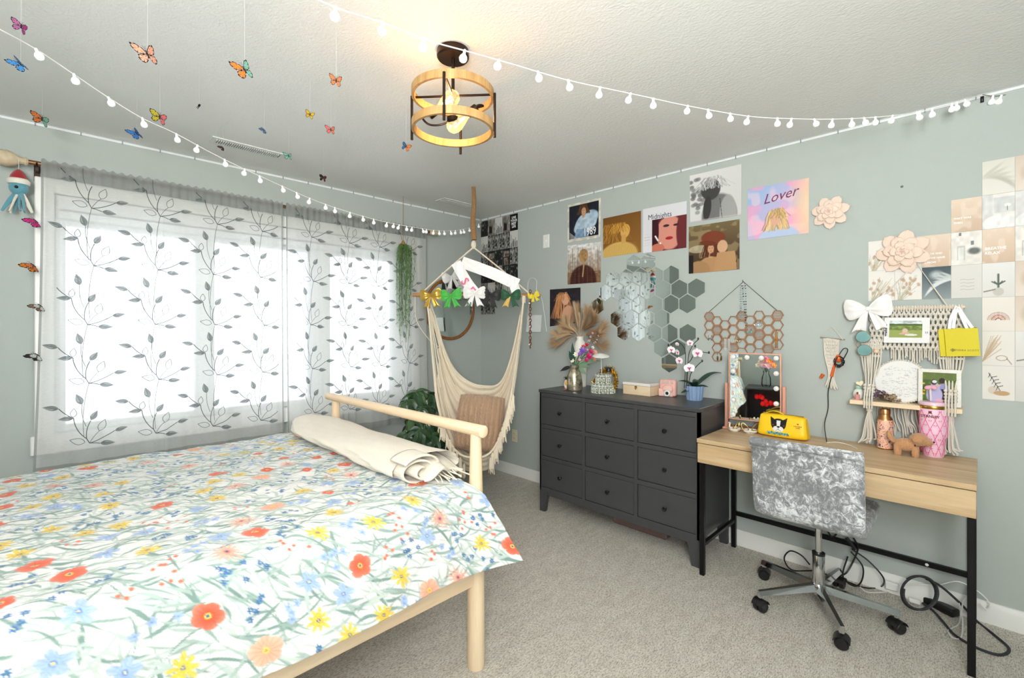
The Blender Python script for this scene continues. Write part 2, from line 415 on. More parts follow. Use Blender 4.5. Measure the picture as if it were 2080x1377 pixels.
# window: casing, frames, three panes
def thin_glass():
    m = bpy.data.materials.new('window glass'); m.use_nodes = True; nt = m.node_tree; nt.nodes.clear()
    o = nt.nodes.new('ShaderNodeOutputMaterial'); t = nt.nodes.new('ShaderNodeBsdfTransparent'); gl = nt.nodes.new('ShaderNodeBsdfGlossy'); gl.inputs['Roughness'].default_value = .02
    lw = nt.nodes.new('ShaderNodeFresnel'); lw.inputs[0].default_value = 1.3; mx = nt.nodes.new('ShaderNodeMixShader')
    nt.links.new(lw.outputs[0], mx.inputs[0]); nt.links.new(t.outputs[0], mx.inputs[1]); nt.links.new(gl.outputs[0], mx.inputs[2]); nt.links.new(mx.outputs[0], o.inputs[0])
    return m
M['glass'] = thin_glass()
w = link(bpy.data.objects.new('window_1', None)); struct(w); WM['window_1'] = Matrix.Identity(4)
vin = pm('white vinyl frame', (238, 240, 240), .35, var=.01)
g = G()
for a in (((0, WY0-.075, WZ0-.08), (.018, WY0, WZ1+.075)), ((0, WY1, WZ0-.08), (.018, WY1+.075, WZ1+.075)), ((0, WY0, WZ1), (.018, WY1, WZ1+.075)), ((0, WY0-.09, WZ0-.1), (.05, WY1+.09, WZ0))):
    g.box(a[0], a[1], .004)
g.obj('casing', trimm, w)
PANES = [(-2.99, -2.389), (-2.286, -1.672), (-1.515, -.979)]
for i, (a, b) in enumerate(PANES):
    y0 = WY0 if i == 0 else (PANES[i-1][1]+a)/2; y1 = WY1 if i == 2 else (b+PANES[i+1][0])/2
    g = G(); g.box((-.10, y0, WZ0), (-.03, a, WZ1)); g.box((-.10, b, WZ0), (-.03, y1, WZ1)); g.box((-.10, a, WZ0), (-.03, b, WZ0+.035)); g.box((-.10, a, 1.92), (-.03, b, WZ1))
    g.box((-.03, a-.025, WZ0+.02), (-.018, a-.008, 1.95)); g.box((-.03, b+.008, WZ0+.02), (-.018, b+.025, 1.95))
    f = g.obj('sash', vin, w); G().box((-.07, a, WZ0+.035), (-.064, b, 1.92)).obj('pane', M['glass'], f)
g = G().box((-.02, WY0+.01, 1.945), (.012, WY1-.01, 2.07), .006); bl = g.obj('blind_headrail', vin, w)
G().box((-.012, WY0+.02, 1.985), (.016, WY1-.02, 1.995)).obj('blind_cord_rail', pm('grey rail', (150, 152, 150), .5), bl)
g = G()
for i in range(5): g.box((-.06, WY0+.02, .795+i*.006), (-.02, WY1-.02, .797+i*.006))
# outside: snow-lit yard, deck railing, bare trees
snow = pm('snowy ground', (238, 240, 243), .9)
struct(G().box((-60, -45, -.9), (-.3, 40, -.8)).obj('ground_outside', snow))
rail = thing('deck_railing', 'pale wooden deck railing with diagonal braces outside the window', 'railing', (-2.4, -2, -.8))
pale = pm('weathered pale wood', (225, 222, 216), .8)
for k in range(6):
    y = -5+k*1.3; G().box((-2.45, y-.05, -.8), (-2.35, y+.05, 1.05)).obj('post', pale, rail)
    g = G().tube([(-2.4, y, -.1), (-2.4, y+1.3, .9)], .025, 6); g.obj('brace', pale, rail)
    g = G().tube([(-2.4, y, .9), (-2.4, y+1.3, -.1)], .025, 6); g.obj('brace', pale, rail)
G().box((-2.47, -5.1, .98), (-2.33, 2.9, 1.04)).obj('top_rail', pale, rail)
bark = pm('washed-out bark', (214, 212, 210), .9, var=.2)  # bark colour lightened so the trees look washed out by the bright sky
def tree(x, y, h, label, seed):
    r = random.Random(seed); t = thing('bare_tree', label, 'tree', (x, y, -.8), group='bare trees outside'); g = G(); g2 = G()
    g.tube(smooth_pts([(x, y, -.8), (x+.1, y+.05, h*.3), (x, y-.1, h*.7), (x+.1, y, h)]), [.16, .05], 7)
    def br(p, d, L, w_, lv):
        q = p+d*L; mid = (p+q)/2+Vector((r.uniform(-1, 1), r.uniform(-1, 1), r.uniform(-1, 1)))*L*.08
        g2.tube([p, mid, q], [w_, w_*.75, w_*.5], 4, caps=False)
        if lv: 
            for k in range(4): br(p+d*L*r.uniform(.35, 1), (d+Vector((r.uniform(-1, 1), r.uniform(-1, 1), r.uniform(-.3, .9)))*.75).normalized(), L*.62, w_*.55, lv-1)
    for k in range(13):
        z = h*(.12+.85*k/13); a = r.uniform(0, 2*PI); br(Vector((x+.05, y, z)), Vector((math.cos(a), math.sin(a), .6)).normalized(), (h-z)*.3+1.0, .05, 3)
    g.obj('trunk', bark, t); g2.obj('branches', bark, t)
for a in ((-10, -6, 7, 'bare tree beyond the leftmost window pane', 1), (-12, -1.5, 8, 'bare tree beyond the middle window pane', 2), (-11, 3.6, 7.5, 'bare tree beyond the window pane nearest the corner', 3), (-16, 8, 9, 'farther bare tree outside towards the corner side', 4)): tree(*a)

# LED strips under the ceiling line, with small clips
def strip(name, label, a, b, n):
    t = thing(name, label, 'light strip', a); a = Vector(a); b = Vector(b); d = (b-a).normalized(); L = (b-a).length
    side = Vector((0, -1, 0)) if abs(d.x) > .5 else Vector((1, 0, 0)); g = G(); z = UP
    q = [a, b, b-z*.012, a-z*.012]; g.add(q+[p+side*.003 for p in q], [(0, 1, 2, 3), (7, 6, 5, 4), (0, 4, 5, 1), (1, 5, 6, 2), (2, 6, 7, 3), (3, 7, 4, 0)])
    st = g.obj('tape', pm('white tape', (236, 238, 240), .4), t)
    me = G().box((-.0025, -.0025, -.016), (.0025, .0025, .004)).mesh('clip', pm('clear clip', (150, 155, 160), .4))
    for k in range(n):
        p = a+d*L*(k+.5)/n+side*.005; inst(me, 'clip', t, WM[t.name].inverted() @ T(p))
strip('led_strip', 'thin white light strip along the ceiling line above the window', (0.001, -3.9, H-.008), (.001, -.02, H-.008), 22)
strip('led_strip', 'thin white light strip along the ceiling line above the posters', (.02, -.001, H-.008), (4.3, -.001, H-.008), 24)
def vent(label, c, L, wd):
    t = thing('ceiling_vent', label, 'vent', (c[0], c[1], H)); x, y = c; m = pm('vent enamel', (226, 227, 224), .4)
    g = G().ring([(x-wd/2, y-L/2), (x+wd/2, y-L/2), (x+wd/2, y+L/2), (x-wd/2, y+L/2)], [(x-wd*.26, y-L*.44), (x+wd*.26, y-L*.44), (x+wd*.26, y+L*.44), (x-wd*.26, y+L*.44)], .005, H-.005); g.obj('frame', m, t)
    G().box((x-wd*.26, y-L*.44, H-.0015), (x+wd*.26, y+L*.44, H-.0005)).obj('recess', pm('vent shade', (105, 106, 105), .8), t)
    me = G().box((-wd*.26, -.0022, -.009), (wd*.26, .0022, -.001)).mesh('slat', m)
    n = 30
    for k in range(n): inst(me, 'slat', t, T(0, -L*.43+L*.86*k/n, 0))
vent('long slotted ceiling vent over the window curtain', (.385, -2.20), .40, .12)
vent('small slotted ceiling vent beside the hanging rope', (.30, -.54), .36, .13)

# ================================================================ CURTAINS
def curtain_mat(name, rgb, tr, tl):
    m = bpy.data.materials.new(name); m.use_nodes = True; nt = m.node_tree; nt.nodes.clear()
    o = nt.nodes.new('ShaderNodeOutputMaterial'); d = nt.nodes.new('ShaderNodeBsdfDiffuse'); l = nt.nodes.new('ShaderNodeBsdfTranslucent'); t = nt.nodes.new('ShaderNodeBsdfTransparent')
    co = N(nt, 'ShaderNodeTexCoord'); mp = N(nt, 'ShaderNodeMapping'); mp.inputs['Scale'].default_value = (60, 60, 500); nt.links.new(co.outputs['Object'], mp.inputs[0])
    nz = N(nt, 'ShaderNodeTexNoise', Scale=1.0, Detail=2.0); nt.links.new(mp.outputs[0], nz.inputs['Vector'])
    mr = N(nt, 'ShaderNodeMapRange'); mr.inputs['To Min'].default_value = tr-.07; mr.inputs['To Max'].default_value = tr+.07; nt.links.new(nz.outputs['Fac'], mr.inputs[0])
    d.inputs[0].default_value = hexc(*rgb); l.inputs[0].default_value = hexc(*rgb)
    m1 = nt.nodes.new('ShaderNodeMixShader'); m1.inputs[0].default_value = tl; nt.links.new(d.outputs[0], m1.inputs[1]); nt.links.new(l.outputs[0], m1.inputs[2])
    m2 = nt.nodes.new('ShaderNodeMixShader'); nt.links.new(mr.outputs[0], m2.inputs[0]); nt.links.new(m1.outputs[0], m2.inputs[1]); nt.links.new(t.outputs[0], m2.inputs[2]); nt.links.new(m2.outputs[0], o.inputs[0])
    return m
sheer = curtain_mat('sheer voile', (246, 249, 248), .42, .62)
sheer2 = curtain_mat('doubled sheer voile', (176, 180, 178), .2, .5)
RODX, RODZ = .105, 2.195
rod = thing('curtain_rod', 'bronze curtain rod with a carved finial on brackets above the window', 'curtain rod', (RODX, -1.9, RODZ))
G().tube([(RODX, -3.15, RODZ), (RODX, -.68, RODZ)], .0115, 14).obj('rod', pm('aged bronze', (128, 92, 62), .4, .6, var=.15), rod)
fm = pm('whitewashed carved wood', (205, 188, 158), .6, var=.25, vs_=60)
for y, s in ((-3.15, -1), (-.68, 1)):
    g = G().at(T(RODX, y, RODZ) @ RX(-PI/2*s))
    if s < 0:
        g.lathe([(.013, -.02), (.02, -.012), (.014, 0), (.018, .012), (.032, .03), (.04, .055), (.036, .085), (.02, .108), (.006, .114)], 24, fn=lambda a, z: 1+.05*math.cos(10*a+z*60))
    else: g.lathe([(.013, -.01), (.02, 0), (.024, .02), (.024, .06), (.018, .07), (.004, .074)], 20)
    g.obj('finial', fm, rod)
for y in (-3.10, -1.70, -.74):
    g = G().box((0, y-.012, RODZ-.07), (.006, y+.012, RODZ+.03)).box((0, y-.006, RODZ-.028), (RODX, y+.006, RODZ-.016)).tube([(RODX+.016*math.cos(a), y, RODZ+.016*math.sin(a)) for a in [PI+k*PI/8 for k in range(9)]], .004, 6)
    g.obj('bracket', M['bronze'], rod)
def folds(y, z, ph):
    k = min(1, max(0, (2.2-z)/.5)); a = .35+.65*k
    f = .012*math.sin(y*21+ph)+.006*math.sin(y*47+ph*2.1+z*.8)+.003*math.sin(y*83+z*2)
    for c in (ph*.5-2.58, -2.02, -1.42): f += .014*math.exp(-((y-c-.01*math.sin(z*3))/.012)**2)
    return RODX+.024+.006*k+max(f,-.014 if z>2.1 else -.02)*a+.05*((2.2-z)/1.65)**2*.6
leafm = bpy.data.materials.new('embroidery thread'); leafm.use_nodes = True
nt = leafm.node_tree; nt.nodes.clear(); o_ = nt.nodes.new('ShaderNodeOutputMaterial'); at_ = N(nt, 'ShaderNodeAttribute', attribute_name='Col')
d_ = nt.nodes.new('ShaderNodeBsdfDiffuse'); l_ = nt.nodes.new('ShaderNodeBsdfTranslucent'); t_ = nt.nodes.new('ShaderNodeBsdfTransparent'); x1 = nt.nodes.new('ShaderNodeMixShader'); x2 = nt.nodes.new('ShaderNodeMixShader')
for s_ in (d_, l_): nt.links.new(mix_rgb(nt, 1.0, at_.outputs['Color'], (.86, .88, .88, 1), 'MULTIPLY'), s_.inputs[0])
x1.inputs[0].default_value = .4; x2.inputs[0].default_value = .12
nt.links.new(d_.outputs[0], x1.inputs[1]); nt.links.new(l_.outputs[0], x1.inputs[2]); nt.links.new(x1.outputs[0], x2.inputs[1]); nt.links.new(t_.outputs[0], x2.inputs[2]); nt.links.new(x2.outputs[0], o_.inputs[0])
def panel(label, y0, y1, zb, cols, ph, lean, seed):
    t = thing('sheer_curtain', label, 'curtain', (RODX, (y0+y1)/2, zb), group='sheer curtains over the window')
    def S(u, v, off=0):
        z = 2.215+(zb-2.215)*v; y = y0+(y1-y0)*u-lean*(1-u)*v*v
        return Vector((folds(y, z, ph)+off, y, z))
    nu = int((y1-y0)/.012)
    G().grid(lambda u, v: S(u, .055+v*.915), nu, 40).obj('voile', sheer, t)
    G().grid(lambda u, v: S(u, v*.055)+Vector((.004*math.sin(u*170), 0, .006*math.sin(u*190)*(1-v))), nu*2, 4).obj('rod_pocket', sheer2, t)
    G().grid(lambda u, v: S(u, .97+v*.03), nu, 4).obj('bottom_hem', sheer2, t)
    for nm, a, b in (('side_hem', 0, .010/(y1-y0)), ('side_hem', 1-.010/(y1-y0), 1)):
        G().grid(lambda u, v: S(a+(b-a)*u, v, .002), 3, 50).obj(nm, sheer2, t)
    V = []; F = []; C = []
    def put(p): # p = (y, z) on the cloth
        v = (p[1]-2.215)/(zb-2.215); yy = p[0]+lean*max(0, 1-(p[0]-y0)/(y1-y0))*v*v*-1
        return (folds(yy, p[1], ph)+.0022, yy, p[1])
    def leaf(c, ang, L, wd, fill=True):
        k, q = math.cos(ang), math.sin(ang); n = 8
        if fill:
            o = len(V)
            for i in range(n+1):
                s_ = i/n; h = wd*math.sin(PI*s_**.8)*(1-.15*s_)
                for j, e in enumerate((-1, -.5, 0, .5, 1)):
                    x, yv = s_*L, h*e; V.append(put((c[0]+x*k-yv*q, c[1]+x*q+yv*k)))
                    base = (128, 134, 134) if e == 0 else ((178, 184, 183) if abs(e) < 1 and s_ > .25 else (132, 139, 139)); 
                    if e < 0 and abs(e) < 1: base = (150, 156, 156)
                    C.append(np.array(base)/255.)
            F.extend([(o+i*5+j, o+i*5+j+1, o+(i+1)*5+j+1, o+(i+1)*5+j) for i in range(n) for j in range(4)])
        else:
            pts = [(s_*L, wd*math.sin(PI*s_**.8)*e) for e in (1, -1) for s_ in ([i/n for i in range(n+1)] if e > 0 else [i/n for i in range(n, -1, -1)])]
            line([(c[0]+x*k-y_*q, c[1]+x*q+y_*k) for x, y_ in pts], .0013, (112, 118, 118))
    def line(pts, wd, col):
        o = len(V); pts = [Vector(p) for p in pts]
        for i, p in enumerate(pts):
            d = (pts[min(i+1, len(pts)-1)]-pts[max(i-1, 0)]); d = d.normalized() if d.length > 1e-9 else Vector((1, 0)); n_ = Vector((-d.y, d.x))*wd
            for e in (-1, 1): V.append(put(p+n_*e)); C.append(np.array(col)/255.)
        F.extend([(o+2*i, o+2*i+1, o+2*i+3, o+2*i+2) for i in range(len(pts)-1)])
    def cur(a, b, bend, wd=.0018, col=(92, 98, 98)):
        a = Vector(a); b = Vector(b); n_ = Vector((-(b-a).y, (b-a).x))*bend
        line([a*(1-s_)**2+(a+b)*s_*(1-s_)+n_*2*s_*(1-s_)+b*s_*s_ for s_ in [i/9 for i in range(10)]], wd, col)
    r = random.Random(seed); dz = .313
    for ci, cy in enumerate(cols):
        for row in range(6):
            z = 2.02-.313*row+r.uniform(-.004, .004)-.02; x = cy+.012*math.sin(row*2.1+ci)
            if z < zb+.03: continue
            def o(a, b): return (x+a*.001, z+b*.00128)
            items = [('l', (100, 38), 8, .058, .0125), ('l', (42, -8), -5, .062, .014), ('l', (-120, 150), 166, .062, .0135), ('l', (-64, 108), 185, .058, .013), ('l', (-34, 162), 108, .062, .0155), ('l', (2, 94), 58, .055, .0150),
                     ('o', (38, 45), 72, .06, .016), ('o', (-18, 6), 165, .06, .016), ('o', (-66, 112), 85, .045, .012)]
            for kd, p_, an, L, wd in items:
                c = o(*p_)
                if c[0]+math.cos(R(an))*L > y1-.01 or c[0]+math.cos(R(an))*L < y0+.005 or c[0] > y1-.01 or c[0] < y0+.005 or c[1] < zb+.03: continue
                if c[1]+max(0, math.sin(R(an)))*L > 2.15: continue
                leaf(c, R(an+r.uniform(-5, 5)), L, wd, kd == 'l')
            cur(o(0, 0), o(100, 38), -.12); cur(o(0, 0), o(42, -8), .1)
            cur(o(-12, 20), o(-64, 108), .18); cur(o(-64, 108), o(-120, 150), .12); cur(o(-12, 20), o(2, 92), .15); cur(o(-15, 70), o(-34, 162), .12, .0013, (122, 128, 128))
            cur(o(0, 0), o(-12, 20), 0); 
            if z-.313+.02 > zb: cur(o(0, 0), o(-12, -220), -.08, .0013, (130, 134, 134))
            cur(o(0, 0), o(38, 45), .1, .0013, (122, 128, 128))
    V_ = [v for v in V]
    quads = [f for f in F]
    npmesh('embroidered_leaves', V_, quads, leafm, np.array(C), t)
panel('wider sheer grey curtain with embroidered leaf vines, left of the gap', -3.085, -1.915, .60, [-2.893, -2.606, -2.319, -2.05], 0, .03, 1)
panel('sheer grey curtain with embroidered leaf vines, on the side by the hammock chair', -1.895, -.735, .575, [-1.72, -1.45, -1.2, -.93], 2.2, .0, 2)

# ================================================================ BED
bed = thing('bed_frame', 'light birch wooden bed frame with round foot rail and tapered round posts', 'bed', (1.43, -2.85, 0))
FY, HYD = -1.85, -3.86; XL, XR = .79, 2.082
def post(x, y, h):
    G().tube([(x, y, 0), (x, y, .03), (x, y, .5), (x, y, h)], [.034, .036, .034, .022], 24).obj('post', M['pinez'], bed)
for x in (XL+.02, XR): post(x, FY, .93); post(x, HYD, .93)
fr = G().tube([(XL-.045, FY-.02, .947), (XL-.043, FY-.02, .947), (1.4, FY-.01, .947), (2.128, FY, .945), (2.131, FY, .945)], [.016, .0205, .0225, .0245, .019], 20); fr.obj('foot_rail', M['pine'], bed)
G().tube([(XL-.045, HYD, .947), (2.13, HYD, .947)], .0235, 20).obj('head_rail', M['pine'], bed)
for k in range(5): G().box((XL+.03, HYD-.01, .45+k*.095), (XR-.02, HYD+.01, .5+k*.095), .004).obj('head_slat', M['pine'], bed)
for y in (FY, HYD): G().box((XL+.03, y-.012, .34), (XR-.02, y+.012, .46), .004).obj('end_board', M['pine'], bed)
for x in (XL+.01, XR+.008): G().box((x-.012, HYD, .335), (x+.012, FY-.02, .50), .004).obj('side_rail', M['piney'], bed)
me = G().box((0, -.035, 0), (XR-XL-.03, .035, .018)).mesh('slat', M['pine'])
for k in range(12): inst(me, 'slat', bed, WM[bed.name].inverted() @ T(XL+.025, HYD+.12+k*.16, .42))
G().box((XL+.0, HYD+.03, .44), (2.085, FY-.045, .735), .05, 3).obj('mattress', pm('white mattress ticking', (232, 230, 226), .8)); tag(bpy.data.objects['mattress'], 'thick white mattress under the floral quilt', 'mattress')

def quilt_profile():
    pr = smooth_pts([(.615, 0, .50), (.64, 0, .64), (.672, 0, .725), (.72, 0, .748), (1.0, 0, .752), (1.5, 0, .754), (1.95, 0, .75), (2.06, 0, .744), (2.115, 0, .715), (2.145, 0, .64), (2.175, 0, .55), (2.205, 0, .455)], 10)
    p = np.array([(q.x, q.z) for q in pr]); d = np.concatenate([[0], np.cumsum(np.hypot(*np.diff(p, axis=0).T))]); return p, d
QP, QD = quilt_profile()
def floral(Ls, Lt, res, seed=5):
    ns = int(Ls/res); nt = int(Lt/res); rs = np.random.RandomState(seed); A = np.ones((nt, ns, 3), np.float32)*np.array([.94, .94, .93], np.float32)
    ss = np.arange(ns)*res; tt = np.arange(nt)*res
    def patch(c, rad):
        i0 = max(0, int((c[0]-rad)/res)); i1 = min(ns, int((c[0]+rad)/res)+1); j0 = max(0, int((c[1]-rad)/res)); j1 = min(nt, int((c[1]+rad)/res)+1)
        if i0 >= i1 or j0 >= j1: return None
        X, Y = np.meshgrid(ss[i0:i1]-c[0], tt[j0:j1]-c[1]); return (slice(j0, j1), slice(i0, i1)), X, Y
    def put(sl, m, col):
        m = np.clip(m, 0, 1)[..., None]; A[sl] = A[sl]*(1-m)+np.array(col, np.float32)/255*m
    greens = [(150, 172, 165), (172, 190, 184), (128, 154, 148), (192, 206, 202), (200, 210, 204)]
    for k in range(int(Ls*Lt*1500)):
        c = (rs.uniform(0, Ls), rs.uniform(0, Lt)); L = rs.uniform(.04, .13); a = rs.normal(1.15, .6); bend = rs.uniform(-.35, .35); wd = rs.uniform(.0026, .0064)
        q = patch(c, L*.62)
        if q is None: continue
        sl, X, Y = q; x = X*math.cos(a)+Y*math.sin(a); y = -X*math.sin(a)+Y*math.cos(a); u = x/L+.5
        yy = y-bend*L*(4*u*(1-u)-.5)*.5; w_ = wd*np.clip(np.sin(PI*np.clip(u, 0, 1)), 0, 1)**.7
        put(sl, ((w_-np.abs(yy))/.0022+.4)*((u > 0) & (u < 1))*rs.uniform(.4, .95), greens[rs.randint(5)])
    spots = []
    for k in range(6000):
        c = (rs.uniform(0, Ls), rs.uniform(0, Lt)); rr = rs.choice([.039, .032, .026, .022], p=[.3, .3, .2, .2])
        if all(math.hypot(c[0]-b[0], c[1]-b[1]) > (rr+b[2])*1.12+.006 for b in spots): spots.append((c[0], c[1], rr))
    def petals(c, rad, n, col, cc, lobe, core, spike=0, al=.95):
        q = patch(c, rad*1.1); 
        if q is None: return
        sl, X, Y = q; rr = np.hypot(X, Y); th = np.arctan2(Y, X)+rs.uniform(0, 6)
        if spike:
            k = np.abs(np.cos(th*n/2))**spike; lim = rad*(.35+.65*k)*(1+.12*np.sin(th*3+1)); m = np.clip((lim-rr)/.003+.4, 0, 1)*np.clip(rr/(rad*.18), 0, 1)
        else:
            lim = rad*(1-lobe+lobe*np.abs(np.cos(th*n/2))**.5)*(1+.08*np.sin(th*2+2)); m = np.clip((lim-rr)/.003+.4, 0, 1)
        c1 = np.array(col, float); sh = .5+.5*np.sin(th*n*3+rs.uniform(0, 6)); base = A[sl].copy(); mm = (np.clip(m, 0, 1)*al)[..., None]
        colr = (c1/255)[None, None]*(1-.10*sh[..., None])+(1-(c1/255))[None, None]*(np.clip(rr/rad, 0, 1)**2*.28)[..., None]
        A[sl] = base*(1-mm)+colr*mm
        put(sl, (rad*core-rr)/.002+.4, cc[0]); put(sl, (rad*core*.5-rr)/.0015+.4, cc[1])
    for x, y, rr in spots:
        k = rs.rand(); c = (x, y)
        if rr > .035:
            if k < .40: petals(c, rr*.92, 5, (238, 92, 62), ((250, 205, 90), (60, 110, 170)), .25, .22)
            elif k < .62: petals(c, rr, 5, (250, 178, 146), ((246, 215, 110), (240, 150, 90)), .22, .2)
            elif k < .85: petals(c, rr*1.05, 13, (248, 176, 152), ((240, 130, 110), (60, 95, 165)), 0, .2, 1.5, .85)
            else: petals(c, rr*.85, 8, (245, 203, 72), ((70, 110, 170), (240, 200, 60)), 0, .16, .8)
        elif rr > .028:
            if k < .45: petals(c, rr, 9, (246, 205, 75), ((60, 105, 165), (245, 190, 60)), 0, .17, .9)
            elif k < .7: petals(c, rr, 5, (160, 188, 234), ((110, 140, 205), (235, 220, 140)), 0, .2, .6, .9)
            else: petals(c, rr*.8, 4, (236, 84, 56), ((250, 205, 90), (60, 110, 170)), .3, .25)
        else:
            for _ in range(rs.randint(3, 7)):
                cc = (x+rs.normal(0, rr*.8), y+rs.normal(0, rr*.8))
                if k < .6: petals(cc, .0095, 6, (62, 108, 175), ((110, 160, 120), (235, 220, 120)), 0, .25, .7)
                elif k < .8: petals(cc, .013, 5, (165, 190, 236), ((120, 150, 210),)*2, 0, .2, .6)
                else: petals(cc, .006, 3, (238, 110, 84), ((238, 110, 84),)*2, .1, .2)
    return A
Lt = 2.02; Ls = float(QD[-1]); RES = .0035
FA = floral(Ls, Lt, RES); nt_, ns_ = FA.shape[:2]
s = np.linspace(0, Ls, ns_); X0 = np.interp(s, QD, QP[:, 0]); Z0 = np.interp(s, QD, QP[:, 1]); fr_ = np.linspace(0, 1, nt_)
yend = np.where(X0 < 2.0, -1.905, np.interp(Z0, [.45, .60, .695, .74, .76], [-1.765, -1.808, -1.842, -1.89, -1.905]))
flare = np.clip((.72-Z0)/.27, 0, 1)*(X0 > 1.9)
Tg, Sg = np.meshgrid(fr_, np.arange(ns_), indexing='ij')
Y = -3.86+(yend[None, :]+3.86)*Tg; X = np.repeat(X0[None], nt_, 0)+flare[None]*(.055*np.clip((Y+2.15)/.38, 0, 1)**2+.012*np.sin(Y*7)); Z = np.repeat(Z0[None], nt_, 0).copy()
top = np.clip(1-np.abs(X0-1.4)/.75, 0, 1)[None]**.3
foot = np.clip((Y+1.96)/.055, 0, 1)*(X0 < 2.03)[None]; Z -= foot**2*.05
nx = np.gradient(Z0, s); nz_ = np.gradient(X0, s)
a1 = (s[None]*1.0+Y*.9)+.012*np.sin(Y*24); a2 = (s[None]*1.0-Y*.9)+.012*np.sin(s[None]*24)
q1 = np.abs(np.sin(a1*PI/.085)); q2 = np.abs(np.sin(a2*PI/.085)); puff = .0032*(np.minimum(q1, q2)**.5)
wr = .0035*np.sin(Y*9+s[None]*5)+.0022*np.sin(Y*21-s[None]*13)+.0014*np.sin(s[None]*60+Y*33)
dsp = puff+wr; X = X-dsp*nx[None]*1.0; Z = Z+dsp*nz_[None]
hem = np.clip(1-(Ls-s)/.01, 0, 1)[None]; 
idx = np.arange(nt_*ns_).reshape(nt_, ns_); F_ = np.stack([idx[:-1, :-1], idx[:-1, 1:], idx[1:, 1:], idx[1:, :-1]], -1).reshape(-1, 4)
quilt = npmesh('quilt', np.stack([X, Y, Z], -1).reshape(-1, 3), F_, painted('printed quilted cotton', .85, .3, 900, sheen=.15), FA.reshape(-1, 3))
tag(quilt, 'white quilted bedspread printed with red, peach, yellow and blue flowers', 'quilt')
sol = quilt.modifiers.new('thickness', 'SOLIDIFY'); sol.thickness = .006; sol.offset = -1
# pillows by the headboard (seen in the desk mirror)
PA = floral(.7, .5, .006, 9)
for k, (px_, lab) in enumerate(((1.12, 'floral pillow against the headboard on the window side'), (1.78, 'floral pillow against the headboard on the nightstand side'))):
    u = np.linspace(-1, 1, PA.shape[1]); v = np.linspace(-1, 1, PA.shape[0]); U, V_ = np.meshgrid(u, v)
    th = .085*((1-np.abs(U)**3.2)*(1-np.abs(V_)**3.2))**.55; pts = []
    for sg in (1, -1):
        x = px_+U*.32*(1-.04*np.abs(V_)**2); h = V_*.23; y = -3.72+sg*th+(-h)*.35; z = .985+h*.93-.02
        pts.append(np.stack([x, y, z], -1).reshape(-1, 3))
    n0 = PA.shape[0]*PA.shape[1]; ii = np.arange(n0).reshape(PA.shape[:2]); f = np.stack([ii[:-1, :-1], ii[:-1, 1:], ii[1:, 1:], ii[1:, :-1]], -1).reshape(-1, 4)
    o = npmesh('pillow', np.concatenate(pts), np.concatenate([f[:, ::-1], f+n0]), M['print_matte'], np.concatenate([PA.reshape(-1, 3)]*2)); tag(o, lab, 'pillow', 'pillows at the headboard')

# throw blanket along the foot of the bed
knit = pm('cream knit blanket', (240, 232, 216), .9, bump=.8, bs=260, sheen=.3, stretch=(1, 2.5, 1))
tb = thing('throw_blanket', 'cream knitted throw rolled along the foot of the bed', 'blanket', (1.4, -1.95, .76))
pa = smooth_pts([(.72, -1.995, .80), (.80, -1.99, .805), (1.0, -1.985, .805), (1.25, -2.0, .80), (1.5, -1.995, .80), (1.76, -1.985, .80), (1.94, -1.98, .80)], 9)
def throw(u, v):
    i = u*(len(pa)-1); k = min(int(i), len(pa)-2); c = pa[k].lerp(pa[k+1], i-k); a = v*2*PI
    w_ = (.03+.115*min(1, (u/.30))**.7)*(1+.06*math.sin(u*9)); h = .022+.030*min(1, u/.12)**.5
    d = Vector((.12, 1, 0)).normalized(); ca, sa = math.cos(a), math.sin(a)
    rr = 1+.05*math.sin(a*3+u*11)+.03*math.sin(a*7-u*23)+.015*math.sin(a*15+u*31)
    p = c+d*ca*w_*rr+UP*(sa*h*rr); p.z = max(p.z, .764+.002*math.sin(u*40)); return p
G().grid(throw, 90, 48).obj('roll', knit, tb, sharp=0)
# folded open end: spiral layers
def spiral(u, v):
    a = v*4.6*PI+.6; r_ = (.012+.0088*a/1.0*.62); x = 1.88+u*.11+.02*math.sin(v*7)
    return Vector((x, -2.045+math.cos(a)*r_*1.05, .803+math.sin(a)*r_*.62))
G().grid(spiral, 8, 80, .007).obj('curled_end', knit, tb, sharp=0)
def flap(u, v):
    x = 1.80+v*.22; y = -2.05+u*.19; z = .797+.026*math.sin(PI*min(1, u*1.1))-.032*v*v*(1-.2*math.sin(u*5))+.006*math.sin(u*14+v*3)
    return Vector((x+.02*math.sin(u*6), y, max(z, .768)))
G().grid(flap, 30, 18, .010).obj('top_fold', knit, tb, sharp=0)
g = G(); 
for k in range(9):
    x, y = 2.00+.012*(k % 3), -2.0+k*.014; g.tube(smooth_pts([(x-.03, y, .782), (x+.01, y+rnd.uniform(-.01, .01), .776), (x+.055, y+rnd.uniform(-.02, .02), .768)], 3), .0028, 5)
g.obj('fringe', M['cotton'], tb, kind='stuff')
# nightstand with flowers at the head of the bed (seen in the desk mirror)
ns = thing('nightstand', 'dark grey open nightstand beside the head of the bed', 'nightstand', (2.42, -3.7, 0)); dk = pm('charcoal lacquer', (60, 62, 64), .4)
G().box((2.2, -3.92, .60), (2.66, -3.5, .62), .002).obj('top', dk, ns); G().box((2.2, -3.92, .05), (2.66, -3.5, .07)).obj('bottom', dk, ns)
for x in (2.2, 2.64): G().box((x, -3.92, .0), (x+.02, -3.5, .60)).obj('side_panel', dk, ns)
G().box((2.2, -3.92, .05), (2.66, -3.91, .60)).obj('back_panel', dk, ns)

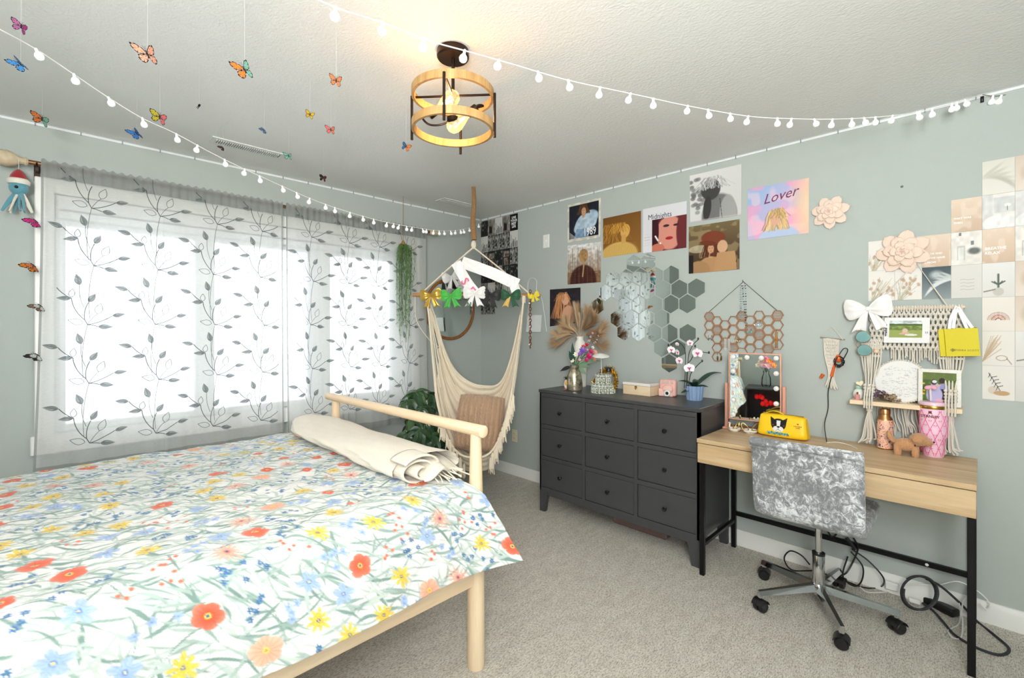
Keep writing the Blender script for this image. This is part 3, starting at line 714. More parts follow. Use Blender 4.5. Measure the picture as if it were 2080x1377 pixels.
# ================================================================ CEILING LIGHT
LC = Vector((2.05, -1.94, 0))
cl = thing('ceiling_light', 'semi-flush ceiling light of two wooden hoops on bronze rods with two lit bulbs', 'lamp', (LC.x, LC.y, H))
hoop = wood('pale oak hoop', (196, 158, 104), (168, 128, 76), 2, 5, .5)
g = G().lathe([(.0, H), (.062, H), (.063, H-.006), (.063, H-.026), (.058, H-.032), (.0, H-.032)][::-1], 32, (LC.x, LC.y, 0)); g.obj('canopy', M['bronze'], cl)
G().cyl((LC.x, LC.y, H-.03), (LC.x, LC.y, 2.17), .0065).obj('stem', M['bronze'], cl)
ZU, ZL, RO = 2.268, 2.138, .160
for z in (ZU, ZL):
    g = G(); n = 64
    prof = [(RO, z-.015), (RO, z+.015), (RO-.011, z+.015), (RO-.011, z-.015)]
    vs = [(LC.x+r*math.cos(2*PI*k/n), LC.y+r*math.sin(2*PI*k/n), zz) for r, zz in prof for k in range(n)]
    g.add(vs, [(i*n+k, i*n+(k+1) % n, ((i+1) % 4)*n+(k+1) % n, ((i+1) % 4)*n+k) for i in range(4) for k in range(n)]); g.obj('hoop', hoop, cl)
A0 = PI/4-R(4)
for k in range(4):
    a = A0+k*PI/2; x, y = LC.x+(RO-.016)*math.cos(a), LC.y+(RO-.016)*math.sin(a)
    if k % 2: x, y = LC.x+(RO-.006)*math.cos(a), LC.y+(RO-.006)*math.sin(a)
    x, y = LC.x+(RO+.004)*math.cos(a), LC.y+(RO+.004)*math.sin(a)
    G().cyl((x, y, ZL-.042), (x, y, ZU+.0), .0055, 10).obj('upright', M['bronze'], cl)
    G().cyl((LC.x, LC.y, ZU-.005), (LC.x+(RO-.011)*math.cos(a), LC.y+(RO-.011)*math.sin(a), ZU-.005), .0045, 10).obj('crossbar', M['bronze'], cl)
G().lathe([(0, ZU-.018), (.012, ZU-.018), (.015, ZU-.01), (.015, ZU+.004), (.008, ZU+.012), (0, ZU+.012)], 20, (LC.x, LC.y, 0)).obj('hub', M['bronze'], cl)
G().lathe([(0, 2.155), (.018, 2.155), (.024, 2.163), (.024, 2.178), (.012, 2.186), (0, 2.186)], 20, (LC.x, LC.y, 0)).obj('hub', M['bronze'], cl)
def bulbglass():
    m = bpy.data.materials.new('amber bulb glass'); m.use_nodes = True; nt = m.node_tree; nt.nodes.clear()
    o = nt.nodes.new('ShaderNodeOutputMaterial'); t = nt.nodes.new('ShaderNodeBsdfTransparent'); t.inputs[0].default_value = (1, .86, .62, 1); gl = nt.nodes.new('ShaderNodeBsdfGlossy'); gl.inputs['Roughness'].default_value = .03
    e = nt.nodes.new('ShaderNodeEmission'); e.inputs[0].default_value = (1, .62, .25, 1); e.inputs[1].default_value = .75
    mx = nt.nodes.new('ShaderNodeMixShader'); mx.inputs[0].default_value = .12; ad = nt.nodes.new('ShaderNodeAddShader')
    nt.links.new(t.outputs[0], mx.inputs[1]); nt.links.new(gl.outputs[0], mx.inputs[2]); nt.links.new(mx.outputs[0], ad.inputs[0]); nt.links.new(e.outputs[0], ad.inputs[1]); nt.links.new(ad.outputs[0], o.inputs[0]); return m
bg_ = bulbglass(); fil = pm('glowing filament', (255, 200, 120), .5, emit=(255, 190, 110, 30))
for s, dz, tl in ((-1, .050, 1), (1, .035, -1)):
    # socket out to one side of the hub, bulb leaning back over the centre
    ax = (RIGHT*(-s)*.78+UP*(.62*tl)).normalized(); base = Vector((LC.x, LC.y, 0))+RIGHT*s*.068+VIEW*(.012*s)+UP*(2.198 if s < 0 else 2.205)
    m = T(base) @ frame_on(ax, VIEW)
    g = G().at(m).lathe([(0, -.030), (.015, -.030), (.0165, -.026), (.0165, .012), (.013, .014), (0, .014)], 20); so = g.obj('socket', M['bronze'], cl)
    G().at(m).lathe([(.012, .012), (.013, .022), (.022, .045), (.030, .070), (.0305, .085), (.024, .103), (.010, .112), (.001, .1135)], 20).obj('bulb', bg_, cl)
    g = G().at(m)
    for k in range(6):
        a = k*PI/3; g.tube([(.004*math.cos(a), .004*math.sin(a), .03), (.010*math.cos(a), .010*math.sin(a), .085)], .0011, 4)
    g.obj('filament', fil, bpy.data.objects[so.name])
    c0 = Vector((LC.x, LC.y, 2.17)); e_ = base-ax*.028
    G().tube(smooth_pts([c0, c0+RIGHT*s*.05+UP*(-.02*tl), c0+RIGHT*s*.095+UP*(-.018*tl if tl > 0 else .055), e_+RIGHT*s*.018-ax*.012, e_], 8), .0042, 8).obj('arm', M['bronze'], cl)
    l = bpy.data.lights.new('bulb_light', 'POINT'); l.energy = 4.6; l.color = (1, .60, .30); l.shadow_soft_size = .012
    lo = link(bpy.data.objects.new('bulb_light', l)); lo.location = base+ax*.07

# ================================================================ STRING LIGHTS
glow = pm('frosted white globe', (250, 250, 250), .3, var=.005, emit=(255, 255, 255, .25))
gb = G().lathe([(.0, -.038), (.0045, -.0375), (.0105, -.0335), (.0128, -.026), (.011, -.019), (.006, -.013), (.0042, -.008), (.0045, 0), (.003, .003), (0, .003)], 12).mesh('globe', glow)
def string(label, ctrl, bulbs, mat, pre=()):
    # ctrl: (px, py, distance) knots of the hung cord; bulbs: pixel columns where a globe hangs
    K = [Q(*c) for c in ctrl]; pts = smooth_pts(K, 14); t = thing('string_lights', label, 'string lights', pts[-1])
    col = [HX+FPX*((p-CAM).dot(RIGHT)/depth(p)) for p in pts]
    G().tube(smooth_pts([Vector(q) for q in pre]+[pts[0]], 8)[:-1]+pts if pre else pts, .0021, 5).obj('cord', mat, t); inv = WM[t.name].inverted(); r = random.Random(len(ctrl))
    for bx in bulbs:
        for i in range(len(pts)-1):
            if (col[i]-bx)*(col[i+1]-bx) <= 0:
                p = pts[i].lerp(pts[i+1], (bx-col[i])/((col[i+1]-col[i]) or 1)); break
        else: continue
        inst(gb, 'globe', t, inv @ T(p) @ RX(r.uniform(-.35, .35)) @ RY(r.uniform(-.35, .35)))
wc = pm('white braided cord', (236, 236, 232), .7); gc = pm('grey green cord', (120, 122, 108), .7)
B1 = [682, 777, 861, 944, 1013, 1093, 1154, 1219, 1281, 1327, 1397, 1438, 1483, 1520, 1579, 1608, 1654, 1691, 1730, 1755, 1778, 1813, 1862, 1868, 1893, 1933, 1943, 1960]
string('globe light string swooping past the ceiling light to the poster wall', [(560, -42, 1.12), (682, 15, 1.2), (777, 46, 1.28), (870, 82, 1.36), (945, 103, 1.42), (1040, 130, 1.5), (1154, 163, 1.62), (1281, 190, 1.75), (1397, 215, 1.87), (1520, 236, 1.96), (1608, 241, 2.01), (1691, 242, 2.05), (1778, 238, 2.08), (1862, 228, 2.11), (1943, 208, 2.13), (1995, 192, 2.145)], B1, wc, [(2.75, -3.945, 2.42), (2.52, -3.3, 2.26)])
string('short globe light string drooping from the hook on the poster wall', [(1995, 192, 2.145), (2020, 195, 2.13), (2050, 191, 2.11), (2090, 180, 2.08), (2150, 190, 2.03)], [2017, 2034, 2067, 2110], gc)
B2 = [73, 150, 220, 289, 358, 401, 456, 497, 527, 573, 602, 629, 661, 680, 711, 737, 759, 786, 800, 811, 826, 837, 858, 866, 881, 892, 902, 915, 925, 935, 941, 953, 972]
string('globe light string hanging across the curtains into the corner', [(-60, 28, 1.3), (0, 60, 1.37), (73, 100, 1.5), (150, 151, 1.65), (220, 198, 1.8), (289, 240, 1.95), (358, 272, 2.1), (456, 324, 2.35), (573, 378, 2.7), (661, 415, 3.0), (759, 445, 3.3), (837, 461, 3.6), (902, 469, 3.95), (950, 464, 4.3), (978, 452, 4.58)], B2, wc, [(1.3, -3.945, 2.42), (1.42, -3.6, 2.3)])
hk = G().box((-.006, -.004, -.014), (.006, .0, .014)).tube([(0, -.004, -.01), (0, -.014, -.012), (0, -.016, -.002)], .002, 5).mesh('hook', M['blackmetal'])
o = link(bpy.data.objects.new('cord_hook', hk)); o.location = (P(1, 0, 1995, 190).x, -.001, 2.412); tag(o, 'small dark hook holding the globe string at the poster wall ceiling line', 'hook')

# ================================================================ BUTTERFLIES
bfm = painted('printed butterfly film', .45)
def butterfly_mesh(col, col2, open_, key):
    V = []; F = []; C = []
    fore = [(.0, .004), (.008, .018), (.020, .030), (.032, .034), (.034, .026), (.030, .014), (.024, .004), (.012, -.001), (0, -.001)]
    hind = [(.0, .0), (.012, -.001), (.024, .001), (.027, -.010), (.022, -.021), (.013, -.026), (.005, -.018), (0, -.006)]
    for sg in (1, -1):
        cc = col if sg > 0 else col2
        for out in (fore, hind):
            c = (sum(p[0] for p in out)/len(out), sum(p[1] for p in out)/len(out)); rings = [1, .8, .78, .35, .0]
            base = len(V); n = len(out)*4
            dense = []
            for i in range(len(out)):
                a, b = out[i], out[(i+1) % len(out)]
                for k in range(4): dense.append((a[0]+(b[0]-a[0])*k/4, a[1]+(b[1]-a[1])*k/4))
            for ri, r_ in enumerate(rings):
                for i, (x, y) in enumerate(dense):
                    X, Y_ = c[0]+(x-c[0])*r_, c[1]+(y-c[1])*r_; a = open_
                    V.append((sg*X*math.cos(a), Y_, X*math.sin(a)+.0007*sg))
                    if ri < 2: cl_ = (24, 22, 26) if i % 5 or ri else (235, 235, 230)
                    else: cl_ = (30, 26, 28) if i % 6 == 0 and ri < 4 else cc
                    C.append(np.array(cl_)/255.)
            for ri in range(len(rings)-1):
                for i in range(n): F.append((base+ri*n+i, base+ri*n+(i+1) % n, base+(ri+1)*n+(i+1) % n, base+(ri+1)*n+i))
    return V, F, C
bodym = pm('dark body', (26, 22, 22), .6)
bodies = G().ell((0, 0, .001), (.0018, .014, .0018), 6, 5).tube([(0, .013, .001), (.004, .024, .003)], .0004, 3).tube([(0, .013, .001), (-.004, .024, .003)], .0004, 3).mesh('body', bodym)
def butterfly(px, py, z, w_, col, col2, ang, label, open_=.5, yaw=None, hang=True, pos=None, group='butterflies hung from the ceiling'):
    p = pos or P(2, z, px, py); t = thing('paper_butterfly', label, 'butterfly', p, group=group)
    V, F, C = butterfly_mesh(col, col2, open_, 0); sc = w_*depth(p)/FPX/.066
    # card faces roughly down towards the room, then turned
    m = frame_on((-VIEW*.55-UP*.75), RIGHT) @ RZ(ang) @ SC(sc)
    V = [tuple(p+(m @ Vector(v))) for v in V]
    o = npmesh('wings', V, F, bfm, np.array(C), t, smooth=False); inst(bodies, 'body', t, m)
    if hang: G().cyl(p+UP*.002, (p.x, p.y, H), .0004, 3).obj('thread', M['thread'], t)
PK = (248, 168, 140); OR = (236, 128, 56); BL = (70, 140, 205); MT = (140, 208, 186); YL = (240, 196, 40); MG = (168, 60, 130); DK = (60, 44, 44); RO_ = (244, 120, 128)
for a in ((44, 53, 2.27, 34, MG, (200, 120, 170), -.8, 'magenta butterfly hanging at the far left edge of the ceiling', .7), (42, 130, 2.22, 34, BL, BL, .3, 'blue butterfly hanging beside the lower globe string, near the magenta one', .5),
          (300, 110, 2.20, 46, PK, PK, -.15, 'largest peach butterfly hanging over the bed', .35), (497, 141, 2.20, 42, MT, OR, .1, 'mint and orange butterfly hanging between two peach ones', .45),
          (683, 163, 2.25, 28, (246, 140, 90), (246, 140, 90), -.3, 'orange butterfly hanging nearest the top of the ceiling light', .5), (86, 241, 2.30, 36, MT, OR, -.7, 'mint green butterfly hanging against the sage wall above the curtain finial', .6),
          (325, 237, 2.25, 36, RO_, (214, 200, 60), -.6, 'pink butterfly with a yellow wing hanging beside the globe string', .6), (278, 271, 2.27, 28, (50, 110, 190), (60, 130, 210), .2, 'deep blue butterfly hanging below the globe string', .45),
          (405, 214, 2.27, 18, DK, DK, -.9, 'dark folded butterfly hanging edge-on over the middle of the bed', 1.35), (630, 232, 2.27, 21, YL, YL, -.5, 'yellow butterfly hanging near the ceiling light', .6),
          (672, 263, 2.29, 22, (244, 130, 96), RO_, -.2, 'coral butterfly hanging below the yellow one', .5), (537, 263, 2.26, 18, BL, (90, 120, 150), .4, 'small blue butterfly hanging folded above the slotted vent', 1.2),
          (825, 297, 2.24, 22, OR, (60, 130, 190), -.5, 'orange butterfly hanging just beside the wooden hoops', .6), (586, 316, 2.30, 20, MT, MT, -.2, 'small mint butterfly hanging at the end of the slotted vent', .6),
          (453, 299, 2.33, 16, DK, (90, 60, 60), .3, 'dark brown butterfly hanging right in front of the slotted vent', .9), (657, 360, 2.26, 20, (110, 50, 44), DK, -.4, 'maroon butterfly hanging lowest, near the window wall', .8)):
    butterfly(*a)
CL_ = 'butterfly clips down the curtain edge'
for px, py, c1, c2, lab, sc in ((67, 448, (236, 30, 140), (240, 60, 160), 'hot pink butterfly clipped at the top of the curtain edge', 32), (62, 538, (232, 120, 30), (236, 140, 40), 'orange butterfly clipped on the curtain edge', 34),
                            (76, 620, (228, 226, 220), (150, 120, 90), 'white and tan butterfly clipped on the curtain edge', 30), (70, 720, (225, 225, 222), (60, 60, 60), 'white and black butterfly clipped low on the curtain edge', 32)):
    butterfly(0, 0, 0, sc, c1, c2, .1, lab, 1.1, hang=False, pos=P(0, .145, px+6, py), group=CL_)

# ================================================================ OCTOPUS ORNAMENT ON THE ROD
felt = pm('teal felt', (96, 158, 174), .95, bump=.5, bs=400, sheen=.4); wool = pm('white felt', (238, 232, 220), .95, bump=.5, bs=400, sheen=.4); redf = pm('red felt', (160, 28, 38), .95, bump=.5, bs=400, sheen=.4)
oc = P(0, .125, 38, 385); t = thing('felt_octopus', 'teal felt octopus ornament in a red and white cap hung on the curtain rod', 'ornament', oc); k = depth(oc)/FPX
G().ell(oc+UP*k*4, (k*15, k*15, k*16), 18, 14).obj('head', felt, t)
G().lathe([(k*16, k*10), (k*17, k*14), (k*17, k*18), (k*14.5, k*21)], 20, oc).obj('cap_brim', wool, t)
G().lathe([(k*14, k*20), (k*12, k*28), (k*7, k*37), (k*2, k*41), (0, k*41)], 20, oc).obj('cap', redf, t)
G().ell(oc+(-VIEW)*k*12+RIGHT*k*8+UP*k*2, k*3.2, 8, 6).obj('eye', M['black'], t)
for i in range(8):
    a = -1.25+i*2.5/7; d = RIGHT*math.sin(a)+(-VIEW)*(.6 if i % 2 else -.3)
    p0 = oc-UP*k*8+RIGHT*math.sin(a)*k*6; pts = smooth_pts([p0, p0+d*k*9-UP*k*14, p0+d*k*16-UP*k*28, p0+d*k*20-UP*k*38+RIGHT*k*3*math.sin(a*3)], 5)
    G().tube(pts, [k*5, k*2.2], 8, flat=.6).obj('tentacle', felt if i % 3 else wool, t)
G().cyl(oc+UP*k*40, Vector((oc.x, oc.y, RODZ)), .001, 4).obj('hanging_loop', wool, t)
ws = P(1, -3.3, 4, 602); 

# ================================================================ HANGING PLANT
hp = P(1, -.83, 819, 488); hp = Vector((.20, -.86, 0)); hp = Q(819, 488, 3.86); t = thing('hanging_faux_plant', 'trailing faux green plant hung upside down from a twine by the window', 'plant', hp); k = depth(hp)/FPX
grn = pm('grass green leaves', (94, 128, 70), .6, var=.35, vs_=25)
G().tube([hp, Vector((hp.x, hp.y, H))], .0022, 5).obj('twine', M['jute'], t)
G().lathe([(.001, .0), (.008, -.004), (.022, -.03), (.024, -.036), (.0, -.036)][::-1], 14, hp).obj('cap', M['jute'], t)
r = random.Random(4); g = G()
for i in range(90):
    a = r.uniform(0, 2*PI); L = (r.uniform(.35, 1)**1)*.86; rad = r.uniform(.02, .10)*(1 if L < .6 else .6); d = Vector((math.cos(a), math.sin(a), 0))
    pts = smooth_pts([hp-UP*.03, hp+d*rad*.8-UP*.06, hp+d*rad*1.05-UP*L*.4, hp+d*rad*(.7+.3*r.random())-UP*L], 4); g.tube(pts, .0011, 3, caps=False)
    for q in range(int(L*44)):
        u = r.uniform(.06, 1)*(len(pts)-1); c = pts[int(u)].lerp(pts[min(int(u)+1, len(pts)-1)], u % 1); b = r.uniform(0, 2*PI); l = r.uniform(.022, .042)
        dd = Vector((math.cos(b)*.55, math.sin(b)*.55, -.8)); sd = dd.cross(UP).normalized()*.0026
        g.add([c, c+dd*l*.5+sd, c+dd*l, c+dd*l*.5-sd], [(0, 1, 2, 3)])
g.obj('foliage', grn, t, kind='stuff')

# ================================================================ ROUND MIRROR (on the window wall, behind the chair)
mc = P(0, .02, 915, 628); t = thing('round_mirror', 'round wall mirror in a brown cane frame behind the hammock chair', 'mirror', (0, mc.y, mc.z)); RM = .275
n = 56; ra = Vector((0, 0, 0))
G().tube([(.022, mc.y+RM*math.cos(2*PI*i/n), mc.z+RM*math.sin(2*PI*i/n)) for i in range(n)], .014, 10, closed=True).obj('frame', wood('cane', (170, 112, 56), (132, 80, 36), 2, 8, .4), t)
G().at(frame_on((1, 0, 0), (0, 1, 0)).copy()).prism([(RM*math.cos(2*PI*i/n), RM*math.sin(2*PI*i/n)) for i in range(n)], .004)
M['mirror'] = pm('mirror glass', (226, 232, 230), .015, 1, var=.003)
g = G().at(T(.016, mc.y, mc.z) @ frame_on((1, 0, 0), (0, 1, 0))).prism([(RM*math.cos(2*PI*i/n), RM*math.sin(2*PI*i/n)) for i in range(n)], .004); g.obj('mirror_glass', M['mirror'], t)

# ================================================================ HAMMOCK CHAIR
hc = Vector((.754, -.736, H)); t = thing('hammock_chair', 'cream cotton hammock chair hung from the ceiling by a jute-wrapped rope', 'hammock chair', hc); HC = t
D0 = depth(hc); DB = D0-.0
def hq(px, py, dd=0): return Q(px, py, D0+dd)
G().tube(smooth_pts([hc, hc-UP*.12+RIGHT*.004, hc-UP*.26-RIGHT*.004, hq(963, 487)], 8), [.015, .022], 12).obj('jute_rope', M['jute'], t)
kn = hq(962, 497); G().ell(kn, (.021, .021, .034), 12, 8).obj('knot', M['cotton'], t)
bl_, br_ = hq(838, 599, -.02), hq(1098, 600, .03)
G().tube([bl_, bl_.lerp(br_, .02), bl_.lerp(br_, .98), br_], [.013, .015, .015, .013], 12).obj('spreader_bar', wood('bar wood', (196, 142, 92), (170, 116, 70), 0, 6, .5), t)
el, er = hq(858, 597), hq(1073, 597)
for e in (el, er):
    for off in (-.007, .007): G().tube([kn-UP*.02+VIEW*off, e.lerp(kn, .5)+VIEW*off*1.4, e+VIEW*off+UP*.01], .0052, 7).obj('suspension_rope', M['cotton'], t)
    G().tube([e+Vector((math.cos(a)*.02, 0, 0))*0+UP*.019*math.sin(a)+VIEW*.019*math.cos(a)+(e-kn).normalized()*0 for a in [2*PI*i/14 for i in range(14)]], .006, 6, closed=True).obj('rope_loop', M['cotton'], t)
# cloth: v = 0 back edge ... 1 front edge; u across
LP = [((884, 640), .12), ((892, 700), .08), ((890, 745), 0), ((884, 790), -.12), ((886, 800), -.26)]
RP_ = [((1058, 640), .12), ((1056, 690), .08), ((1050, 730), 0), ((1046, 770), -.12), ((1042, 790), -.26)]
BP = [((985, 790), .14), ((980, 830), .2), ((975, 925), .10), ((970, 958), -.12), ((963, 928), -.30)]
def interp(L, v):
    x = v*(len(L)-1); i = min(int(x), len(L)-2); f = x-i; f = f*f*(3-2*f)*.5+f*.5
    (a, da), (b, db) = L[i], L[i+1]; return (a[0]+(b[0]-a[0])*f, a[1]+(b[1]-a[1])*f, da+(db-da)*f)
def cloth(u, v):
    l, b, r_ = interp(LP, v), interp(BP, v), interp(RP_, v); w_ = 2*u-1
    s = abs(w_)**(1.7+.5*v); e = l if w_ < 0 else r_
    px = b[0]+(e[0]-b[0])*(abs(w_)**(.62+.1*v)) ; py = b[1]+(e[1]-b[1])*s; dd = b[2]+(e[2]-b[2])*abs(w_)
    cr = .012*math.sin(v*38+2*w_)*(.4+abs(w_)*.9)+.006*math.sin(v*90+5*w_)
    if v < .16: py += 8*math.sin(u*9+1)*math.sin(PI*u)*(1-v/.16)
    p = hq(px, py, dd); return p-VIEW*cr+RIGHT*cr*.5*(1 if w_ < 0 else -1)
G().grid(cloth, 60, 110, .004).obj('seat_cloth', M['cotton'], t, sharp=0)
g = G()
for v in (0, .99): g.tube([cloth(i/50, v)-VIEW*.004 for i in range(51)], .008, 8)
g.obj('edge_hem', M['cotton'], t)
for sd, e, u in (('l', hq(868, 604, -.02), 0), ('r', hq(1064, 606, -.02), 1)):
    for i in range(15):
        v = i/14; q = cloth(u, v*.995); p0 = e+VIEW*(.02-.04*v)+RIGHT*(.004*math.sin(i*2.3))
        G().tube([p0, p0.lerp(q, .5)+RIGHT*.004*math.sin(i), q, cloth(.045 if u == 0 else .955, v*.995)-VIEW*.006], [.0036, .0036, .005, .007], 6).obj('hammock_cord', M['cotton'], t)
    g = G().tube([e+UP*.02, e, e-UP*.035], [.012, .017, .014], 10); g.obj('cord_wrap', M['cotton'], t)
tas = G().tube([(0, 0, 0), (0, 0, -.018), (0, 0, -.055), (.002, 0, -.085)], [.004, .009, .010, .012], 7).tube([(0, 0, -.014), (0, 0, -.022)], .0105, 7)
for k_ in range(6): tas.tube([(.006*math.cos(k_), .006*math.sin(k_), -.05), (.011*math.cos(k_), .011*math.sin(k_), -.1-.008*(k_ % 3))], .0025, 4)
tas = tas.mesh('tassel', M['cotton']); inv = WM[t.name].inverted()
for i in range(13):
    f = i/12
    a = Vector((1036, 835, 0)).lerp(Vector((985, 945, 0)), f); 
    u = .93-.42*f; c = cloth(u, .985); q = hq(1042-46*f**1.1, 800+128*f**.95, -.27); inst(tas, 'tassel', t, inv @ T(q-VIEW*.01) @ RZ(i) @ SC(1.15+.2*math.sin(i*3)))
for i in range(9):
    f = i/8; q = hq(893+50*f**1.2, 845+95*f, -.27); inst(tas, 'tassel', t, inv @ T(q-VIEW*.01) @ RZ(i*2) @ SC(1+.2*math.sin(i*2)))
g = G(); q = hq(896, 690, -.1)
G().tube(smooth_pts([bl_+RIGHT*.02, hq(846, 650), hq(872, 690), hq(892, 705)], 6), .0022, 5).obj('loose_cord', M['cotton'], t)
# cushion
tanf = pm('tan ruffled cloth', (190, 158, 130), .9, bump=.6, bs=220, sheen=.3, var=.12)
cc = hq(974, 858, -.03); cu = thing('ruffled_cushion', 'tan ruffled cushion sitting in the hammock chair', 'cushion', cc)
fm_ = T(cc) @ frame_on((-VIEW*.94+UP*.34-RIGHT*.05), RIGHT) @ RZ(-.10)
def cush(u, v, sg=1):
    a, b = 2*u-1, 2*v-1; th = .07*((1-abs(a)**3.5)*(1-abs(b)**3.5))**.5
    ruf = (.030*abs(math.sin(a*PI*4.5+.25*math.sin(b*5)))**.35 + .003*math.sin(b*45+a*31))*(1-abs(a)**8)*(1-abs(b)**8)
    return fm_ @ Vector((a*.182*(1-.05*b*b), b*.215*(1-.06*a*a), sg*(th+ruf)))
G().grid(lambda u, v: cush(u, v), 90, 60).grid(lambda u, v: cush(1-u, v, -1), 30, 30).obj('cover', tanf, cu, sharp=0)
g = G(); r = random.Random(8)
for j in range(10):
    a = -1+2*(j+.5)/10
    for i in range(30):
        b = -1+2*(i+.5)/30+r.uniform(-.02, .02); p = cush((a+.02*math.sin(b*5)+1)/2, (b+1)/2); n_ = fm_.to_3x3() @ Vector((r.uniform(-.6, .6), r.uniform(-.4, .4), 1)).normalized(); s_ = fm_.to_3x3() @ Vector((0, 1, 0))
        g.add([p-s_*.006, p+s_*.006, p+n_*.007+s_*.007, p+n_*.007-s_*.007], [(0, 1, 2, 3)])
g.obj('ruffles', tanf, cu, kind='stuff')
# sash, bows, chain on the hammock chair
satin = pm('white satin', (244, 243, 242), .35, sheen=.3, var=.02)
t = thing('satin_banner', 'white satin sash with pink letters draped over the hammock ropes', 'sash', hq(930, 545, -.05))
def ribbon(name, pts, wd, mat, par, dd=-.05, tw=0, th=.0012):
    q = smooth_pts([hq(x, y, dd+(d_ if d_ else 0)) for x, y, d_ in [(p+(0,))[:3] for p in pts]], 8)
    def f(u, v):
        i = min(int(u*(len(q)-1)), len(q)-2); c = q[i].lerp(q[i+1], u*(len(q)-1)-i); tn = (q[i+1]-q[i]).normalized(); sd = tn.cross(VIEW).normalized()
        return c+sd*(v-.5)*wd+VIEW*(.004*math.sin(v*7+u*9)+tw*(v-.5))
    return G().grid(f, len(q), 6, th).obj(name, mat, par)
ribbon('upper_band', [(938, 532), (960, 540), (1000, 555), (1034, 570), (1052, 578)], .088, satin, t)
ribbon('hanging_tail', [(926, 533), (936, 552), (950, 575), (966, 596)], .078, satin, t, -.062)
ribbon('wrapped_end', [(1032, 566), (1042, 576), (1048, 592)], .07, satin, t, -.064)
pinkl = pm('pink print', (232, 92, 140), .5)
for ch, x, y, a in (('S', 945, 571, -R(62)+PI*0), ('E', 958, 590, -R(58))):
    text('letter', ch, .085, T(hq(x, y, -.075)) @ frame_on(-VIEW, RIGHT) @ RZ(a+R(10)) @ T(0, -.03, 0), pinkl, t, bold=.002)
def bow(name, label, c, sz, mat, group=None, tails=2, dd=-.07, rot=0, acc=None, facing=None, up=None, cat='bow'):
    t = thing(name, label, cat, c, group=group)
    m = T(c) @ frame_on(facing or -VIEW, up or RIGHT) @ RZ(rot) @ SC(sz)
    for sg in (-1, 1):
        def loop(u, v, fb=1):
            h = (.10+.42*math.sin(PI*.5*min(1, u*1.25))**.9)*(1 if u < .8 else math.sqrt(max(.05, 1-((u-.8)/.22)**2)))
            y = (2*v-1)*h+.10*u; z = fb*.20*math.sin(PI*min(1, u*.98+.02))*(1-.55*(2*v-1)**2)+.025*math.sin(v*19+sg)*(1-u*.6)+.04
            return m @ Vector((sg*(.04+u*.92), y, z))
        G().grid(loop, 14, 15).grid(lambda u, v: loop(u, 1-v, -.35), 14, 15).obj('loop', mat, t, sharp=0)
    for i in range(tails):
        sg = -1 if i % 2 else 1
        def tail(u, v):
            L = 1.12; w_ = .20+.42*u; nt_ = (.20*(1-abs(2*v-1)) if u > .9 else 0)*(u-.9)*10
            return m @ Vector((sg*(.06+u*.46)+(v-.5)*w_, -u*L+nt_+sg*0, .03+.05*math.sin(u*3+i)+.025*math.sin(v*9+u*2)))
        G().grid(tail, 12, 11, .01*sz).obj('tail', acc if acc and i % 2 else mat, t, sharp=0)
    G().at(m).ell((0, 0, .05), (.11, .14, .14), 10, 8).obj('knot', mat, t, sharp=0)
    return t
def fab(n, c): return pm(n, c, .6, sheen=.3, var=.08)
bw = 'cheer bows along the spreader bar'
bow('hair_bow', 'gold metallic bow nearest the window end of the spreader bar', hq(875, 600, -.06), .085, pm('gold lame', (196, 160, 70), .3, .5, var=.2), bw, rot=.1)
bow('hair_bow', 'bright green satin bow on the spreader bar beside the gold one', hq(916, 600, -.06), .085, fab('green satin', (70, 180, 70)), bw, rot=.1)
b_ = bow('hair_bow', 'white bow with a green letter N in the middle of the spreader bar', hq(964, 596, -.07), .09, satin, bw)
text('letter', 'N', .045, T(hq(952, 622, -.095)) @ frame_on(-VIEW, RIGHT) @ RZ(-.1), pm('green print', (30, 90, 50), .5), b_, bold=.002)
bow('hair_bow', 'black bow on the spreader bar beside the white one', hq(997, 598, -.06), .085, fab('black satin', (22, 22, 24)), bw, rot=-.2)
bow('hair_bow', 'dark green and gold bow on the spreader bar', hq(1037, 600, -.06), .08, fab('dark green satin', (20, 82, 52)), bw, rot=0, acc=fab('striped gold', (214, 180, 90)))
bow('hair_bow', 'yellow bow at the chain end of the spreader bar', hq(1084, 600, -.05), .045, fab('yellow satin', (226, 206, 50)), bw, rot=.3)
m_ = Vector((.05, 0, 0))
bow('hair_bow', 'white bow clipped to the top of the round mirror', Vector((.07, mc.y-.03, mc.z+RM+.02)), .10, satin, 'white bows on the round mirror', facing=(1, -.2, 0), up=(0, 1, 0), rot=.3)
bow('hair_bow', 'white bow with black print on the mirror frame by the corner', Vector((.07, mc.y+.14, mc.z+RM-.06)), .10, satin, 'white bows on the round mirror', facing=(1, -.2, 0), up=(0, 1, 0), rot=-.4)
amber = pm('tortoise resin', (104, 52, 26), .15, var=.4, vs_=60, coat=.6)
t = thing('tortoise_chain', 'brown tortoise link chain hanging from the spreader bar end', 'chain', hq(1078, 598, -.03))
ch = G().tube([(.008*math.cos(a), 0, .013*math.sin(a)) for a in [2*PI*i/12 for i in range(12)]], .0035, 5, closed=True).mesh('link', amber)
for i in range(20): inst(ch, 'link', t, WM[t.name].inverted() @ T(hq(1077, 592+i*5.9, -.05)) @ RZ(PI/2*(i % 2)+.6+.2*math.sin(i)))
